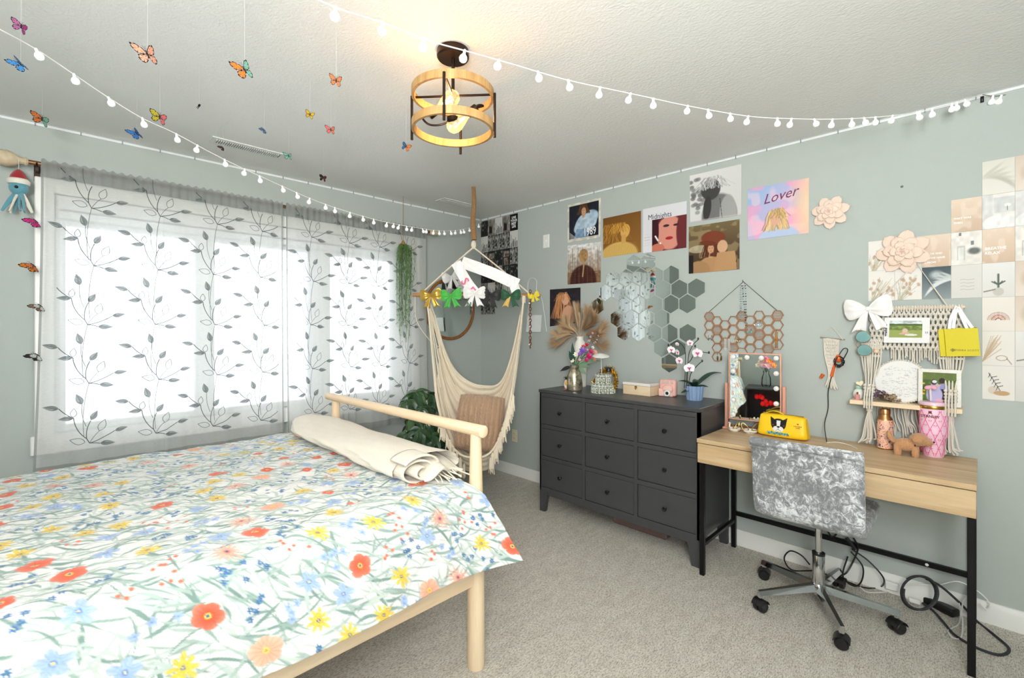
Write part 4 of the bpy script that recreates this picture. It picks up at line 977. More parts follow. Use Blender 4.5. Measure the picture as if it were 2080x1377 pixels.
# clear wire-shape night light hung on the poster wall near the corner
wp = pm('clear acrylic', (205, 220, 222), .1, alpha=.35); lt = thing('acrylic_wall_lamp', 'clear acrylic figure-shaped wall lamp beside the chain', 'lamp', P(1, -.01, 1095, 620))
o_ = [(1072, 673), (1071, 640), (1076, 610), (1072, 585), (1075, 568), (1084, 565), (1090, 572), (1090, 590), (1100, 605), (1106, 640), (1110, 673)]
G().tube([P(1, -.012, x, y) for x, y in smooth_pts([(a, b, 0) for a, b in o_], 4) and [(v.x, v.y) for v in smooth_pts([(a, b, 0) for a, b in o_], 4)]], .0028, 5).obj('outline', pm('clear edge', (226, 236, 236), .1), lt)
q = [P(1, -.014, x, y) for x, y in ((1072, 640), (1100, 640), (1098, 674), (1068, 674))]; g = G(); g.add(q+[v+Vector((0, .004, 0)) for v in q], [(0, 3, 2, 1), (4, 5, 6, 7), (0, 1, 5, 4), (1, 2, 6, 5), (2, 3, 7, 6), (3, 0, 4, 7)]); g.obj('base_plate', pm('white acrylic', (226, 230, 230), .2), lt)

# ================================================================ POTTED UMBRELLA PLANT
pc = Vector((.56, -1.25, 0)); t = thing('potted_umbrella_plant', 'dark green umbrella plant with glossy leaves in a pot behind the bed foot', 'plant', pc)
G().lathe([(.0, 0), (.12, 0), (.125, .01), (.15, .24), (.155, .26), (.145, .265), (.138, .25), (0, .245)], 28, pc).obj('pot', pm('maroon glazed pot', (92, 24, 36), .3, var=.2), t)
lg = pm('glossy dark green leaf', (44, 74, 46), .28, var=.35, vs_=30, coat=.3); lg2 = pm('glossy mid green leaf', (70, 104, 62), .3, var=.3, vs_=30, coat=.3)
def leafmesh(mt):
    return G().grid(lambda u, v: Vector((u*.17, (v-.5)*2*.033*math.sin(PI*min(1, u*.97+.03)**.8), -.10*u*u+.012*abs(2*v-1)*math.sin(PI*u)+.012*math.cos(v*2*PI)*0)), 9, 5).mesh('leaf', mt)
L1, L2 = leafmesh(lg), leafmesh(lg2); r = random.Random(12); inv = WM[t.name].inverted(); sg_ = G()
heads = [(845, 795, 3.95), (872, 800, 4.0), (828, 812, 3.85), (855, 828, 3.8), (884, 822, 3.95), (838, 845, 3.75), (868, 850, 3.75), (893, 858, 3.8), (826, 882, 3.65), (853, 872, 3.6), (878, 884, 3.65), (842, 862, 3.95), (900, 880, 3.8), (862, 905, 3.6), (888, 905, 3.7), (820, 900, 3.8)]
for hx, hy, dd in heads:
    c = Q(hx, hy, dd-.22); 
    sg_.tube(smooth_pts([pc+Vector((r.uniform(-.04, .04), r.uniform(-.04, .04), .24)), pc.lerp(c, .5)+UP*.06, c], 5), .0035, 5)
    n = r.randint(7, 9); tilt = frame_on((RIGHT*r.uniform(-.4, .4)-VIEW*r.uniform(.2, .8)+UP).normalized(), RIGHT)
    for i in range(n): inst(L1 if r.random() < .7 else L2, 'leaf', t, inv @ T(c) @ tilt @ RZ(2*PI*i/n+r.uniform(-.2, .2)) @ RY(r.uniform(.05, .55)) @ SC(r.uniform(.75, 1.05)))
sg_.obj('stems', pm('green stem', (90, 106, 60), .6), t)
t = thing('patterned_bin', 'maroon and white patterned bin behind the plant', 'bin', (.52, -1.42, 0))
cv = Canvas(40, 60, (84, 22, 40)); 
for i in range(14): cv.ell(cv.r.rand(), cv.r.rand(), .09, .07, (232, 230, 228), cv.r.rand()*3)
x0, y0 = .50, -1.52
card_mesh('front_panel', [(x0, y0+.0, .42), (x0+.2, y0+.0, .42), (x0+.2, y0, 0), (x0, y0, 0)], cv, .004, M['print_matte'], t)
G().box((x0, y0+.004, 0), (x0+.2, y0+.16, .42), .003).obj('body', pm('maroon card', (84, 22, 40), .6), t)

# ================================================================ RIGHT WALL: PRINTS
def wq(pts, y=-.004): return [P(1, y, *p) for p in pts]
def poster(label, px4, cv, cat='poster', name='poster', group=None, res=None):
    o = card_mesh(name, wq(px4), cv, .003); return tag(o, label, cat, group)
def hair(cv, x, y, w_, h, c, n=40, wild=.3, seed=1):
    r = random.Random(seed)
    for i in range(n):
        a = r.uniform(-1, 1); x0 = x+a*w_*.5; pts = [(x0, y+r.uniform(-.02, .02))]
        for k in range(3): pts.append((pts[-1][0]+a*w_*.12+r.uniform(-wild, wild)*.06, pts[-1][1]+h/3))
        f = r.uniform(.75, 1.25); cv.line(pts, r.uniform(.006, .014), tuple(min(255, q*f) for q in c), .8)
def bust(cv, x, y, s, skin, hairc, cloth, face=0, seed=1, long=.5):
    cv.ell(x, y-.02*s, .30*s, .34*s, hairc, soft=.2); 
    cv.ell(x, y+.95*s, .62*s, .52*s, cloth, soft=.08); cv.rect(x-.09*s, y+.2*s, x+.09*s, y+.5*s, skin)
    cv.ell(x+face*.06*s, y+.04*s, .20*s, .27*s, skin, soft=.15)
    hair(cv, x, y-.3*s, .52*s, long*s, hairc, 34, .3, seed)
    cv.ell(x+face*.08*s, y+.06*s, .15*s, .22*s, skin, soft=.25)
    dk = tuple(q*.35 for q in skin)
    for e in (-1, 1): cv.ell(x+face*.09*s+e*.065*s, y+.02*s, .028*s, .012*s, dk, soft=.5)
    cv.ell(x+face*.10*s, y+.17*s, .038*s, .014*s, (168, 60, 60), soft=.4); return cv
W_ = 130
cv = Canvas(W_, W_, (226, 222, 208)); cv.rect(.05, .06, .95, .93, (30, 34, 44)); cv.ell(.6, .5, .36, .22, (176, 200, 220), -.4); bust(cv, .5, .22, .42, (206, 160, 130), (92, 56, 34), (168, 194, 216), .2, 3); cv.ell(.55, .62, .36, .2, (186, 208, 226), -.3); cv.poly([(.2, .93), (.3, .68), (.62, .72), (.66, .93)], (128, 158, 188)); 
for k in range(9): cv.line([(.06, .75+k*.03), (.3, .93+k*.01)], .004, (220, 220, 220)) if k < 6 else None
cv.rect(.0, .93, 1, 1, (226, 222, 208)); cv.noise(.12, 14)
p1 = poster('small cream-bordered print of a person in a pale blue jumper reading 1989', [(1153, 417), (1220, 401), (1219, 482), (1153, 493)], cv)
text('lettering', '1989', .085, T(P(1, -.0045, 1198, 477)) @ WALLTXT @ RZ(.04), M['white'], p1, sx=.72, bold=.001)
cv = Canvas(W_, W_).grad((236, 236, 236), (150, 120, 90)); 
r = random.Random(2)
for k in range(46): x = r.random(); cv.line([(x, r.uniform(.05, .35)), (x+r.uniform(-.02, .02), .72)], .004, (110, 100, 88), .6)
cv.rect(0, .7, 1, 1, (142, 112, 84)); cv.ell(.48, .95, .40, .42, (70, 40, 34)); 
for k in range(7): cv.line([(.12+k*.12, .6), (.10+k*.13, 1)], .006, (168, 84, 48), .6); cv.line([(.1, .66+k*.06), (.9, .66+k*.06)], .006, (40, 26, 26), .5)
cv.ell(.49, .30, .14, .17, (176, 138, 92)); cv.line([(.49, .4), (.5, .55), (.47, .82)], .022, (190, 152, 104)); cv.noise(.15, 20)
poster('small print of a person seen from behind with a braid in a field', [(1153, 499), (1221, 491), (1220, 573), (1153, 578)], cv)
cv = Canvas(W_, W_).grad((120, 78, 30), (150, 104, 44), .5); cv.ell(.42, 1.0, .5, .34, (222, 184, 104)); hair(cv, .3, .2, .5, .45, (170, 118, 44), 60, 1.6, 5); cv.ell(.6, .42, .12, .17, (226, 176, 96), .2); cv.rect(.5, .5, .62, .72, (216, 166, 88)); hair(cv, .45, .22, .3, .2, (196, 146, 60), 30, .8, 8)
for k in range(22): cv.line([(.1+k*.035, .72), (.03+k*.045, 1)], .004, (178, 132, 60), .7)
poster('golden sepia print of a person with wind-blown hair', [(1225, 444), (1302, 428), (1302, 512), (1225, 524)], cv)
cv = Canvas(W_, W_, (232, 232, 238)); cv.rect(.22, .28, 1, 1, (90, 30, 40)); cv.ell(.62, .62, .30, .38, (222, 150, 132)); cv.ell(.98, .65, .20, .5, (110, 44, 46)); cv.ell(.28, .55, .10, .4, (60, 20, 30)); cv.ell(.55, .46, .07, .028, (60, 34, 50)); cv.ell(.77, .47, .06, .025, (60, 34, 50)); cv.ell(.62, .74, .085, .035, (176, 34, 50)); cv.ell(.35, .93, .16, .10, (206, 120, 100)); cv.line([(.30, .66), (.36, .76)], .02, (250, 250, 250)); cv.ell(.42, .83, .02, .02, (255, 255, 255)); cv.rect(0, 0, .22, 1, (232, 232, 238)); cv.rect(0, 0, 1, .28, (232, 232, 238))
for k in range(5): cv.line([(.04, .6+k*.06), (.17, .6+k*.06)], .003, (190, 170, 180))
p4 = poster('square print with a white border, a close-up face and the word Midnights', [(1306, 425), (1395, 408), (1394, 503), (1306, 514)], cv)
text('lettering', 'Midnights', .052, T(P(1, -.0045, 1340, 443)) @ WALLTXT @ RZ(.0), pm('dark ink', (60, 60, 80), .5), p4, sx=.9)
cv = Canvas(W_, W_).grad((236, 236, 236), (214, 214, 214), .9)
for k in range(26): cv.ell(cv.r.rand()*.3, .1+cv.r.rand()*.8, .05, .04, (90+60*cv.r.rand(),)*3, soft=.5, al=.7)
cv.ell(.58, .95, .34, .45, (120, 120, 120)); cv.ell(.75, .95, .16, .40, (170, 170, 170)); cv.ell(.42, .38, .19, .22, (70, 70, 70)); hair(cv, .46, .14, .36, .22, (190, 190, 190), 40, 1.2, 3); cv.ell(.35, .75, .08, .25, (60, 60, 60), .1)
cv.line([(.6, .6), (.64, 1)], .006, (60, 60, 60)); cv.rect(.0, .97, 1, 1, (215, 200, 196), .5)
poster('black and white print of a person looking over a bare shoulder', [(1401, 357), (1506, 333), (1506, 436), (1402, 452)], cv)
cv = Canvas(W_, W_).grad((120, 104, 70), (60, 40, 30)); cv.noise(.6, 12, (170, 150, 110), .5); cv.ell(.2, .5, .2, .08, (206, 196, 168), al=.7); bust(cv, .45, .5, .42, (208, 158, 120), (96, 46, 26), (184, 142, 100), .1, 6, .7); cv.ell(.5, .30, .24, .14, (126, 62, 38), .1); cv.ell(.40, .40, .17, .05, (112, 52, 32), .2); cv.ell(.68, .50, .10, .13, (214, 170, 134)); cv.poly([(.58, .62), (.92, .62), (.95, 1), (.5, 1)], (190, 148, 104)); cv.ell(.2, .95, .24, .2, (172, 132, 92)); cv.rect(0, .62, .1, 1, (30, 26, 26))
poster('warm brown print of a person in a rust cap and tan coat', [(1399, 461), (1502, 445), (1502, 547), (1399, 556)], cv)
cv = Canvas(W_, W_).grad((150, 196, 236), (250, 180, 214), .8); cv.noise(.75, 5, (248, 170, 208), .45); cv.noise(.5, 7, (252, 214, 224), .5); cv.ell(1.0, .5, .22, .8, (252, 222, 170), soft=1, al=.7); cv.ell(.52, 1.05, .34, .26, (190, 206, 236)); hair(cv, .48, .52, .26, .34, (216, 184, 130), 50, .6, 4); cv.ell(.47, .66, .085, .12, (226, 176, 150)); hair(cv, .52, .48, .22, .16, (206, 172, 118), 26, .6, 6)
p7 = poster('pink and blue cloud print with a blonde figure and script reading Lover', [(1519, 384), (1643, 361), (1643, 473), (1519, 488)], cv)
text('lettering', 'Lover', .082, T(P(1, -.0045, 1584, 406)) @ WALLTXT @ RZ(.12), pm('plum ink', (120, 40, 80), .5), p7, sx=.95, shear=.45)
cv = Canvas(W_, W_, (36, 32, 38)); cv.noise(.3, 10, (60, 50, 60), .5); hair(cv, .42, .18, .36, .62, (206, 140, 92), 60, .8, 9); cv.ell(.52, .30, .12, .16, (226, 176, 146)); cv.ell(.62, .78, .22, .3, (222, 170, 140)); hair(cv, .45, .12, .3, .2, (214, 152, 100), 26, .5, 11)
poster('dark print of a person with long auburn curls, partly behind the pampas grass', [(1117, 588), (1179, 584), (1179, 655), (1117, 663)], cv)

# black and white photo collage in the corner
def bwcard(k):
    r = random.Random(k*7+1); kind = ['leafy plants', 'pale rose petals', 'rocks and ferns', 'tall dark trees', 'a brick house front', 'a bare interior', 'white flowers'][k % 7]
    cv = Canvas(22, 32, (40, 42, 40)); cv.r = np.random.RandomState(k)
    if k % 7 in (0, 2): cv.noise(.9, 7, (130, 132, 128), .6); cv.noise(.6, 12, (14, 16, 14), .5)
    elif k % 7 in (1, 6): cv = Canvas(22, 32, (120, 120, 116)); cv.noise(.9, 6, (24, 24, 24), .45); cv.noise(.5, 10, (240, 240, 236), .6)
    elif k % 7 == 3: cv = Canvas(22, 32, (220, 220, 216)); [cv.poly([(x-.06, 1), (x, r.uniform(.15, .4)), (x+.06, 1)], (40, 42, 40)) for x in [.15, .35, .5, .7, .88]]
    elif k % 7 == 4: cv.rect(.1, .15, .9, .5, (130, 120, 112)); cv.rect(.2, .55, .8, 1, (110, 96, 86)); cv.noise(.5, 8)
    else: cv = Canvas(22, 32, (140, 136, 130)); cv.rect(.15, .4, .6, .9, (40, 38, 36)); cv.line([(0, .3), (1, .6)], .03, (120, 116, 110)); cv.noise(.3, 6)
    return cv, kind
k = 0; WORDS = ['top row', 'second row', 'third row', 'fourth row', 'fifth row', 'sixth row']; COLS = ['in the corner column', 'second column', 'middle column', 'fourth column', 'outermost column']
for c in range(5):
    for rr in range([6, 6, 5, 5, 4][c]):
        cv, kind = bwcard(k*3+c); 
        if c == 4 and rr == 0: cv = Canvas(22, 32, (16, 16, 16)); kind = 'the words LIVE YOUR BEST LIFE'
        x0 = .004+c*.1025; z1 = 2.41-rr*.1535; yy = -.003
        o = card_mesh('photo_card', [(x0, yy, z1), (x0+.1015, yy, z1), (x0+.1015, yy, z1-.1525), (x0, yy, z1-.1525)], cv, .0015)
        tag(o, f'dark collage card of {kind}, {WORDS[rr]}, {COLS[c]}', 'photo card', 'black and white photo collage in the corner'); k += 1
        if c == 4 and rr == 0:
            for j, wd in enumerate(('LIVE', 'YOUR', 'BEST', 'LIFE')): text('lettering', wd, .030, T(x0+.051, yy-.001, z1-.042-j*.028) @ WALLTXT, M['white'], o, bold=.001)
# pale collage above the macrame shelf
def pale(kind, seed):
    cv = Canvas(50, 74, (240, 236, 230)); cv.r = np.random.RandomState(seed)
    if kind == 'soft palm shadows': cv.grad((226, 224, 214), (236, 234, 226)); [cv.ell(.3+.1*i, .3+.08*i, .35, .05, (190, 188, 174), -.5+.2*i, .8, .5) for i in range(7)]
    elif kind == 'a white bedroom with a lamp': cv.rect(.0, 0, .34, 1, (226, 226, 226)); cv.rect(.36, .1, 1, .55, (216, 218, 218)); cv.ell(.78, .35, .1, .05, (246, 244, 238)); cv.line([(.78, .38), (.78, .5)], .01, (90, 90, 90)); cv.ell(.6, .85, .6, .25, (246, 246, 246)); cv.noise(.05, 8)
    elif kind == 'pale lettering on a peach sky': cv.grad((238, 218, 198), (214, 188, 164)); cv.noise(.5, 5, (244, 228, 212), .5)
    elif kind == 'a white house front with a pot plant': cv.rect(.2, .42, .45, .85, (206, 206, 202)); cv.rect(.24, .47, .41, .85, (232, 232, 230)); cv.ell(.75, .6, .2, .1, (110, 116, 110), soft=.6); cv.rect(.25, .02, .34, .12, (120, 124, 124)); cv.rect(.65, .3, .75, .42, (130, 134, 134)); cv.noise(.05, 9)
    elif kind == 'dried flowers on linen': 
        for i in range(22): cv.line([(.1+.2*cv.r.rand(), 1), (cv.r.rand(), .2+.6*cv.r.rand())], .01, (206-40*cv.r.rand(), 186, 160), .7)
        for i in range(12): cv.ell(cv.r.rand(), .3+.6*cv.r.rand(), .07, .05, (190, 160, 134), cv.r.rand()*3, .5, .8)
    elif kind == 'dark feathers in blue grey': cv.grad((70, 86, 92), (150, 160, 162)); [cv.ell(.3+.08*i, .7-.05*i, .3, .04, (226, 230, 230), -.8+.15*i, .5, .8) for i in range(9)]; cv.ell(.5, .25, .2, .12, (216, 224, 226), soft=1, al=.8)
    elif kind == 'grey handwriting on off-white': cv.grad((228, 226, 222), (222, 220, 216)); [cv.line([(.3, .45+.1*i), (.4, .43+.1*i), (.55, .46+.1*i), (.75, .44+.1*i)], .008, (186, 184, 180)) for i in range(4)]
    elif kind == 'a cactus in a white pot': cv.grad((236, 236, 234), (228, 226, 222)); cv.line([(.5, .35), (.5, .75)], .035, (84, 96, 88)); [cv.line([(.5, .65), (.5+s, .55)], .02, (84, 96, 88)) for s in (-.2, .2, -.12, .12)]; cv.ell(.5, .85, .17, .12, (206, 202, 194)); cv.line([(.05, .84), (.4, .78)], .02, (140, 138, 132))
    elif kind == 'a terracotta rainbow arch':
        cv.grad((240, 234, 226), (240, 234, 226))
        for i, c in enumerate(((206, 184, 172), (222, 196, 184), (190, 140, 126), (214, 176, 160), (160, 104, 96))): R0 = .33-.06*i; cv.put((np.abs(np.hypot(cv.U-.5, (cv.V-.68)*1.45)-R0) < .024)*(cv.V < .68), c)
    elif kind == 'pampas grass and spectacles': [cv.line([(0, .9), (.2+.4*cv.r.rand(), .1+.5*cv.r.rand())], .014, (196, 170, 140), .6) for i in range(22)]; cv.ell(.6, .78, .18, .08, (180, 160, 130)); cv.ell(.6, .78, .15, .06, (238, 236, 232)); cv.line([(.75, .78), (.9, .95)], .012, (120, 110, 100))
    elif kind == 'a black palm leaf over tan shapes': cv.ell(.35, .72, .17, .12, (224, 212, 200)); cv.ell(.6, .8, .25, .07, (200, 166, 124)); [cv.line([(.55, .72), (.2+.05*i, .22+.05*i)], .012, (50, 50, 50)) if i == 0 else cv.line([(.25+.06*i, .25+.09*i), (.25+.06*i+.14, .22+.09*i)], .01, (50, 50, 50)) for i in range(5)]; [cv.line([(.25+.06*i, .25+.09*i), (.25+.06*i-.06, .36+.09*i)], .01, (50, 50, 50)) for i in range(5)]
    else: cv.grad((222, 206, 190), (236, 226, 214)); cv.ell(.6, .5, .4, .3, (198, 176, 152), soft=.5, al=.7)
    return cv
XE = [3.095, 3.203, 3.308, 3.413, 3.518, 3.622, 3.727, 3.83]; ZT = 2.121; PZ = .1565
CN = {0: 'first column', 1: 'second column', 2: 'third column', 3: 'fourth column', 4: 'fifth column', 5: 'sixth column', 6: 'seventh column'}
LAY = {0: {2: 'dried flowers on linen', 3: 'dried flowers on linen'}, 1: {2: 'grey handwriting on off-white', 3: 'dried flowers on linen'}, 2: {2: 'pale lettering on a peach sky', 3: 'dark feathers in blue grey'},
       3: {1: 'pale lettering on a peach sky', 2: 'a white house front with a pot plant', 3: 'grey handwriting on off-white'},
       4: {0: 'soft palm shadows', 1: 'a white bedroom with a lamp', 2: 'pale lettering on a peach sky', 3: 'a cactus in a white pot', 4: 'a terracotta rainbow arch', 5: 'pampas grass and spectacles', 6: 'a black palm leaf over tan shapes'},
       5: {0: 'plain tan tones', 1: 'a white bedroom with a lamp', 2: 'a white house front with a pot plant', 3: 'plain tan tones', 4: 'plain tan tones', 5: 'a cactus in a white pot', 6: 'grey handwriting on off-white'}}
RN = ['top row', 'second row', 'third row', 'fourth row', 'fifth row', 'sixth row', 'lowest row']
for c, d in LAY.items():
    for rr, kd in d.items():
        x0, x1 = XE[c]+.0005, XE[c+1]-.0005; z1 = ZT-rr*PZ-(.03 if 0 else 0); yy = -.003
        o = card_mesh('photo_card', [(x0, yy, z1), (x1, yy, z1), (x1, yy, z1-PZ+.001), (x0, yy, z1-PZ+.001)], pale(kd, c*7+rr), .0015)
        tag(o, f'pale card of {kd}, {RN[rr]}, {CN[c]}', 'photo card', 'pale photo collage above the desk')
        if kd == 'pale lettering on a peach sky':
            lines = {4: ('BREATHE', 'RELAX'), 3: ('THAT WAS', 'THEN'), 2: ('IN THE END', 'ALL WE HAVE', 'IS NOW')}[c]
            for j, wd in enumerate(lines): text('lettering', wd, .0165 if c == 4 else .012, T(x0+.008, yy-.0008, z1-.095-j*.021) @ WALLTXT, M['white'], o, align='LEFT', bold=.0004)

# paper flowers
pf = pm('blush card petals', (238, 214, 198), .75, var=.03, bump=.15, bs=200)
def paper_flower(px, py, rad, label, rot):
    c = P(1, -.012, px, py); t = thing('paper_flower', label, 'paper flower', c); base = T(c) @ RX(PI/2) @ RZ(rot)
    for lay, (n, R0, h, w_, off) in enumerate(((7, 1.0, .0, .62, 0), (6, .72, .16, .50, .4), (5, .48, .28, .36, .1), (5, .26, .36, .20, .5))):
        for i in range(n):
            a = 2*PI*i/n+off
            def f(u, v, R0=R0, w_=w_, h=h, lay=lay):
                wd = w_*(.25+.75*math.sin(PI*min(1, .12+u*.80))**.75)*(1 if u < .82 else math.sqrt(max(0, 1-((u-.82)/.18)**2))*.98+.02); x = (.06+.94*u)*R0+(.05*(1-abs(2*v-1))**2 if u > .8 else 0)*(u-.8)*5; y = (v-.5)*wd
                return Vector((x, y, h+.10*u-.16*u**4+.35*(y/w_)**2*.22+.02))*rad
            G().at(base @ RZ(a)).grid(f, 11, 9, .0012).obj('petal', pf, t, sharp=0)
    g = G().at(base)
    for i in range(12): a = i*2.4; q = .013*math.sqrt(i); g.tube([(0, 0, .36*rad), (rad*.05*math.sqrt(i)*math.cos(a), rad*.05*math.sqrt(i)*math.sin(a), .46*rad)], [rad*.01, rad*.025], 5)
    g.obj('stamens', pf, t)
paper_flower(1686, 431, .092, 'blush paper flower beside the pink cloud print', .2)
paper_flower(1834, 512, .112, 'larger blush paper flower over the pale collage', .5)
G().ell(P(1, -.001, 1832, 379), (.006, .003, .006), 8, 6).obj('wall_plug', pm('grey plug', (110, 116, 114), .6)); tag(bpy.data.objects['wall_plug'], 'tiny grey screw plug left in the bare upper wall', 'plug')

# switch and outlets
def plate(name, px, py, w_, h, label, kind, m):
    c = P(1, -.001, px, py); t = thing(name, label, kind, c); x, z = c.x, c.z
    G().box((x-w_/2, -.007, z-h/2), (x+w_/2, 0, z+h/2), .003).obj('plate', m, t)
    if kind == 'switch': G().box((x-.005, -.016, z-.004), (x+.005, -.006, z+.010), .002).obj('toggle', M['white'], t)
    else:
        for dz in (-.02, .02):
            G().tube([(x, -.0068, z+dz), (x, -.0092, z+dz)], .0165, 16).obj('socket', m, t)
            g = G().box((x-.008, -.0098, z+dz-.004), (x-.006, -.0088, z+dz+.006)).box((x+.006, -.0098, z+dz-.004), (x+.008, -.0088, z+dz+.006)); g.obj('slots', M['black'], t)
    for dz in ((-.03, .03) if kind == 'switch' else (0,)): G().ell((x, -.0075, z+dz), (.0028, .0015, .0028), 8, 5).obj('screw', pm('screw', (190, 190, 180), .4, .5), t)
plate('light_switch', 1110, 490, .07, .115, 'white light switch plate between the dark collage and the prints', 'switch', M['white'])
plate('wall_outlet', 1046, 885, .07, .115, 'almond wall outlet low between the chair and the dresser', 'outlet', pm('almond plastic', (226, 216, 186), .4))
aq = P(1, -.03, 1812, 1190); G().box((aq.x-.028, -.044, aq.z-.02), (aq.x+.028, -.016, aq.z+.02), .005).obj('white_adapter', M['white']); tag(bpy.data.objects['white_adapter'], 'white power adapter against the baseboard beside the coiled cable', 'adapter')

# hexagon mirrors
def hexo(R0, rot=PI/2): return [(R0*math.cos(rot+k*PI/3), R0*math.sin(rot+k*PI/3)) for k in range(6)]
hm = G().prism(hexo(.0640), .003).mesh('mirror_tile', M['mirror'], sharp=20)
HEX = [(1.706, 1.830), (1.823, 1.828), (1.524, 1.731), (1.643, 1.730), (1.762, 1.728), (1.881, 1.725), (1.999, 1.724), (1.461, 1.629), (1.579, 1.628), (1.697, 1.627), (1.817, 1.626), (1.938, 1.624), (2.057, 1.622), (2.176, 1.621),
       (1.392, 1.528), (1.634, 1.527), (1.754, 1.525), (1.875, 1.523), (1.995, 1.521), (2.114, 1.519), (1.567, 1.428), (1.688, 1.426), (1.809, 1.424), (1.930, 1.422), (1.626, 1.325), (1.746, 1.323), (1.868, 1.320), (1.988, 1.318), (2.116, 1.318), (1.927, 1.216), (2.046, 1.214), (1.985, 1.110)]
hr = random.Random(5)
for i, (x, z) in enumerate(HEX):
    o = link(bpy.data.objects.new('hexagon_mirror', hm)); o.location = (x, -.0005, z); o.rotation_euler = (PI/2+hr.uniform(-.004, .004), 0, hr.uniform(-.006, .006))
    rz_ = sorted({round(h[1]*10) for h in HEX}, reverse=True); row = [h for h in HEX if abs(h[1]-z) < .03]; k_ = sorted(row).index((x, z)); n_ = len(row)
    RW = ['topmost', 'second', 'third', 'fourth', 'fifth', 'sixth', 'seventh', 'lowest']; ri = sum(1 for q in (1.78, 1.68, 1.58, 1.48, 1.38, 1.27, 1.16) if z < q)
    tag(o, f'hexagon mirror tile, {RW[ri]} row, {["first", "second", "third", "fourth", "fifth", "sixth", "last"][k_]} from the corner side' if n_ > 1 else f'hexagon mirror tile alone in the {RW[ri]} row by the orchid', 'mirror', 'honeycomb of hexagonal mirror tiles')

# jewellery organiser of wooden hexagons
jt = thing('jewelry_holder', 'wooden honeycomb earring holder hung on a black cord above the desk mirror', 'jewelry holder', (2.465, 0, 1.45)); jw = wood('walnut ply', (166, 122, 88), (140, 98, 68), 0, 8, .6, ring=.1)
JR = .0335; px_ = JR*1.5; pz_ = JR*math.sqrt(3)
cells = []
for c in range(9):
    z0 = [1.425, 1.397, 1.365, 1.397, 1.425, 1.397, 1.428, 1.397, 1.432][c]; n = [4, 5, 4, 4, 4, 4, 4, 4, 4][c]
    z0 = 1.43-(JR*.87 if c % 2 else 0)-(.0 if c not in (2,) else .055)
    for q in range(n-(1 if c in (0, 2) else 0)): cells.append((2.262+c*px_, z0-q*pz_, c, q))
me = G().at(RX(PI/2)).ring(hexo(JR, 0), hexo(JR-.006, 0), .005).mesh('hexagon', jw)
inv = WM[jt.name].inverted()
for x, z, c, q in cells: inst(me, 'hexagon', jt, inv @ T(x, -.004, z))
mb_ = G().box((-JR*.8, -.006, -.0015), (JR*.8, -.004, .0015)).mesh('crossbar', jw)
for i, (x, z, c, q) in enumerate(cells):
    if (c*3+q*5) % 4 == 0:
        for k in (-2, -1, 0, 1, 2): inst(mb_, 'crossbar', jt, inv @ T(x, -.001, z+k*.009))
nail = P(1, -.006, 1510, 572); bc = pm('black cord', (40, 38, 36), .7)
G().tube([Vector((2.262, -.008, 1.46)), nail, Vector((2.66, -.008, 1.46))], .0016, 5).obj('hanging_cord', bc, jt); G().tube([nail+Vector((0, .006, 0)), nail-Vector((0, .012, 0)), nail+Vector((0, -.012, .01))], .002, 6).obj('wall_hook', M['blackmetal'], jt)
r = random.Random(3); gm = [pm('silver wire', (200, 200, 205), .2, 1), M['gold'], pm('turquoise bead', (110, 170, 176), .3), pm('smoky bead', (40, 44, 48), .2)]
def dangle(label, x, z, L, m, kind, n_=2):
    t = thing('earring', label, 'earrings', (x, -.012, z), group='jewelry hanging on the honeycomb holder')
    for s in range(n_):
        xx = x+(s-.5*(n_-1))*.022; G().tube([(xx, -.010, z), (xx, -.014, z-.006), (xx, -.012, z-.014)], .0012, 4).obj('ear_wire', gm[1], t)
        if kind == 'hoop': G().tube([(xx+.011*math.cos(a), -.012, z-.024+.011*math.sin(a)) for a in [2*PI*i/14 for i in range(14)]], .0012, 5, closed=True).obj('hoop', m, t)
        elif kind == 'fringe': g = G(); [g.tube([(xx+j*.003, -.012, z-.012), (xx+j*.0035, -.012, z-L)], .0009, 4) for j in (-2, -1, 0, 1, 2)]; g.obj('fringe', m, t)
        else: G().ell((xx, -.012, z-L*.7), (.006, .003, L*.3), 8, 6).obj('drop', m, t)
dangle('white horseshoe-fringed earrings low on the left of the honeycomb holder', 2.378, 1.30, .09, pm('white beads', (236, 236, 232), .4), 'fringe')
dangle('long gold fringe earrings at the end column of the honeycomb holder', 2.660, 1.345, .11, M['gold'], 'fringe', 1)
dangle('leaf-shaped brass drop earrings hanging lowest on the honeycomb holder', 2.330, 1.195, .05, pm('brass', (120, 100, 60), .4, .8), 'drop')
dangle('small gold hoop earrings in the middle of the honeycomb holder', 2.44, 1.30, .03, M['gold'], 'hoop'); dangle('silver hoop earrings near the upper right of the honeycomb holder', 2.56, 1.40, .03, gm[0], 'hoop')
dangle('pale teardrop earrings on the corner side of the honeycomb holder', 2.27, 1.31, .035, gm[0], 'drop'); dangle('turquoise drop earrings on the middle columns of the honeycomb holder', 2.51, 1.35, .03, gm[2], 'drop')
for x, m, lab, L in ((2.455, gm[0], 'silver and black beaded necklace on the hook, on the corner side', .23), (2.482, gm[3], 'dark beaded necklace on the same hook, on the desk side', .27)):
    t = thing('bead_necklace', lab, 'necklace', nail); me = G().ell((0, 0, 0), .0035, 7, 5).mesh('bead', m); me2 = G().ell((0, 0, 0), .003, 7, 5).mesh('bead', gm[2])
    for i in range(34):
        f = i/33; side = -1 if i < 17 else 1; h = abs(1-2*abs(f-.5)) if 0 else 1-abs(2*f-1)
        inst(me if i % 3 else me2, 'bead', t, WM[t.name].inverted() @ T(nail.x+(x-2.468)*1.2*(h**.5)+(f-.5)*.02, -.012, nail.z-.01-L*h))

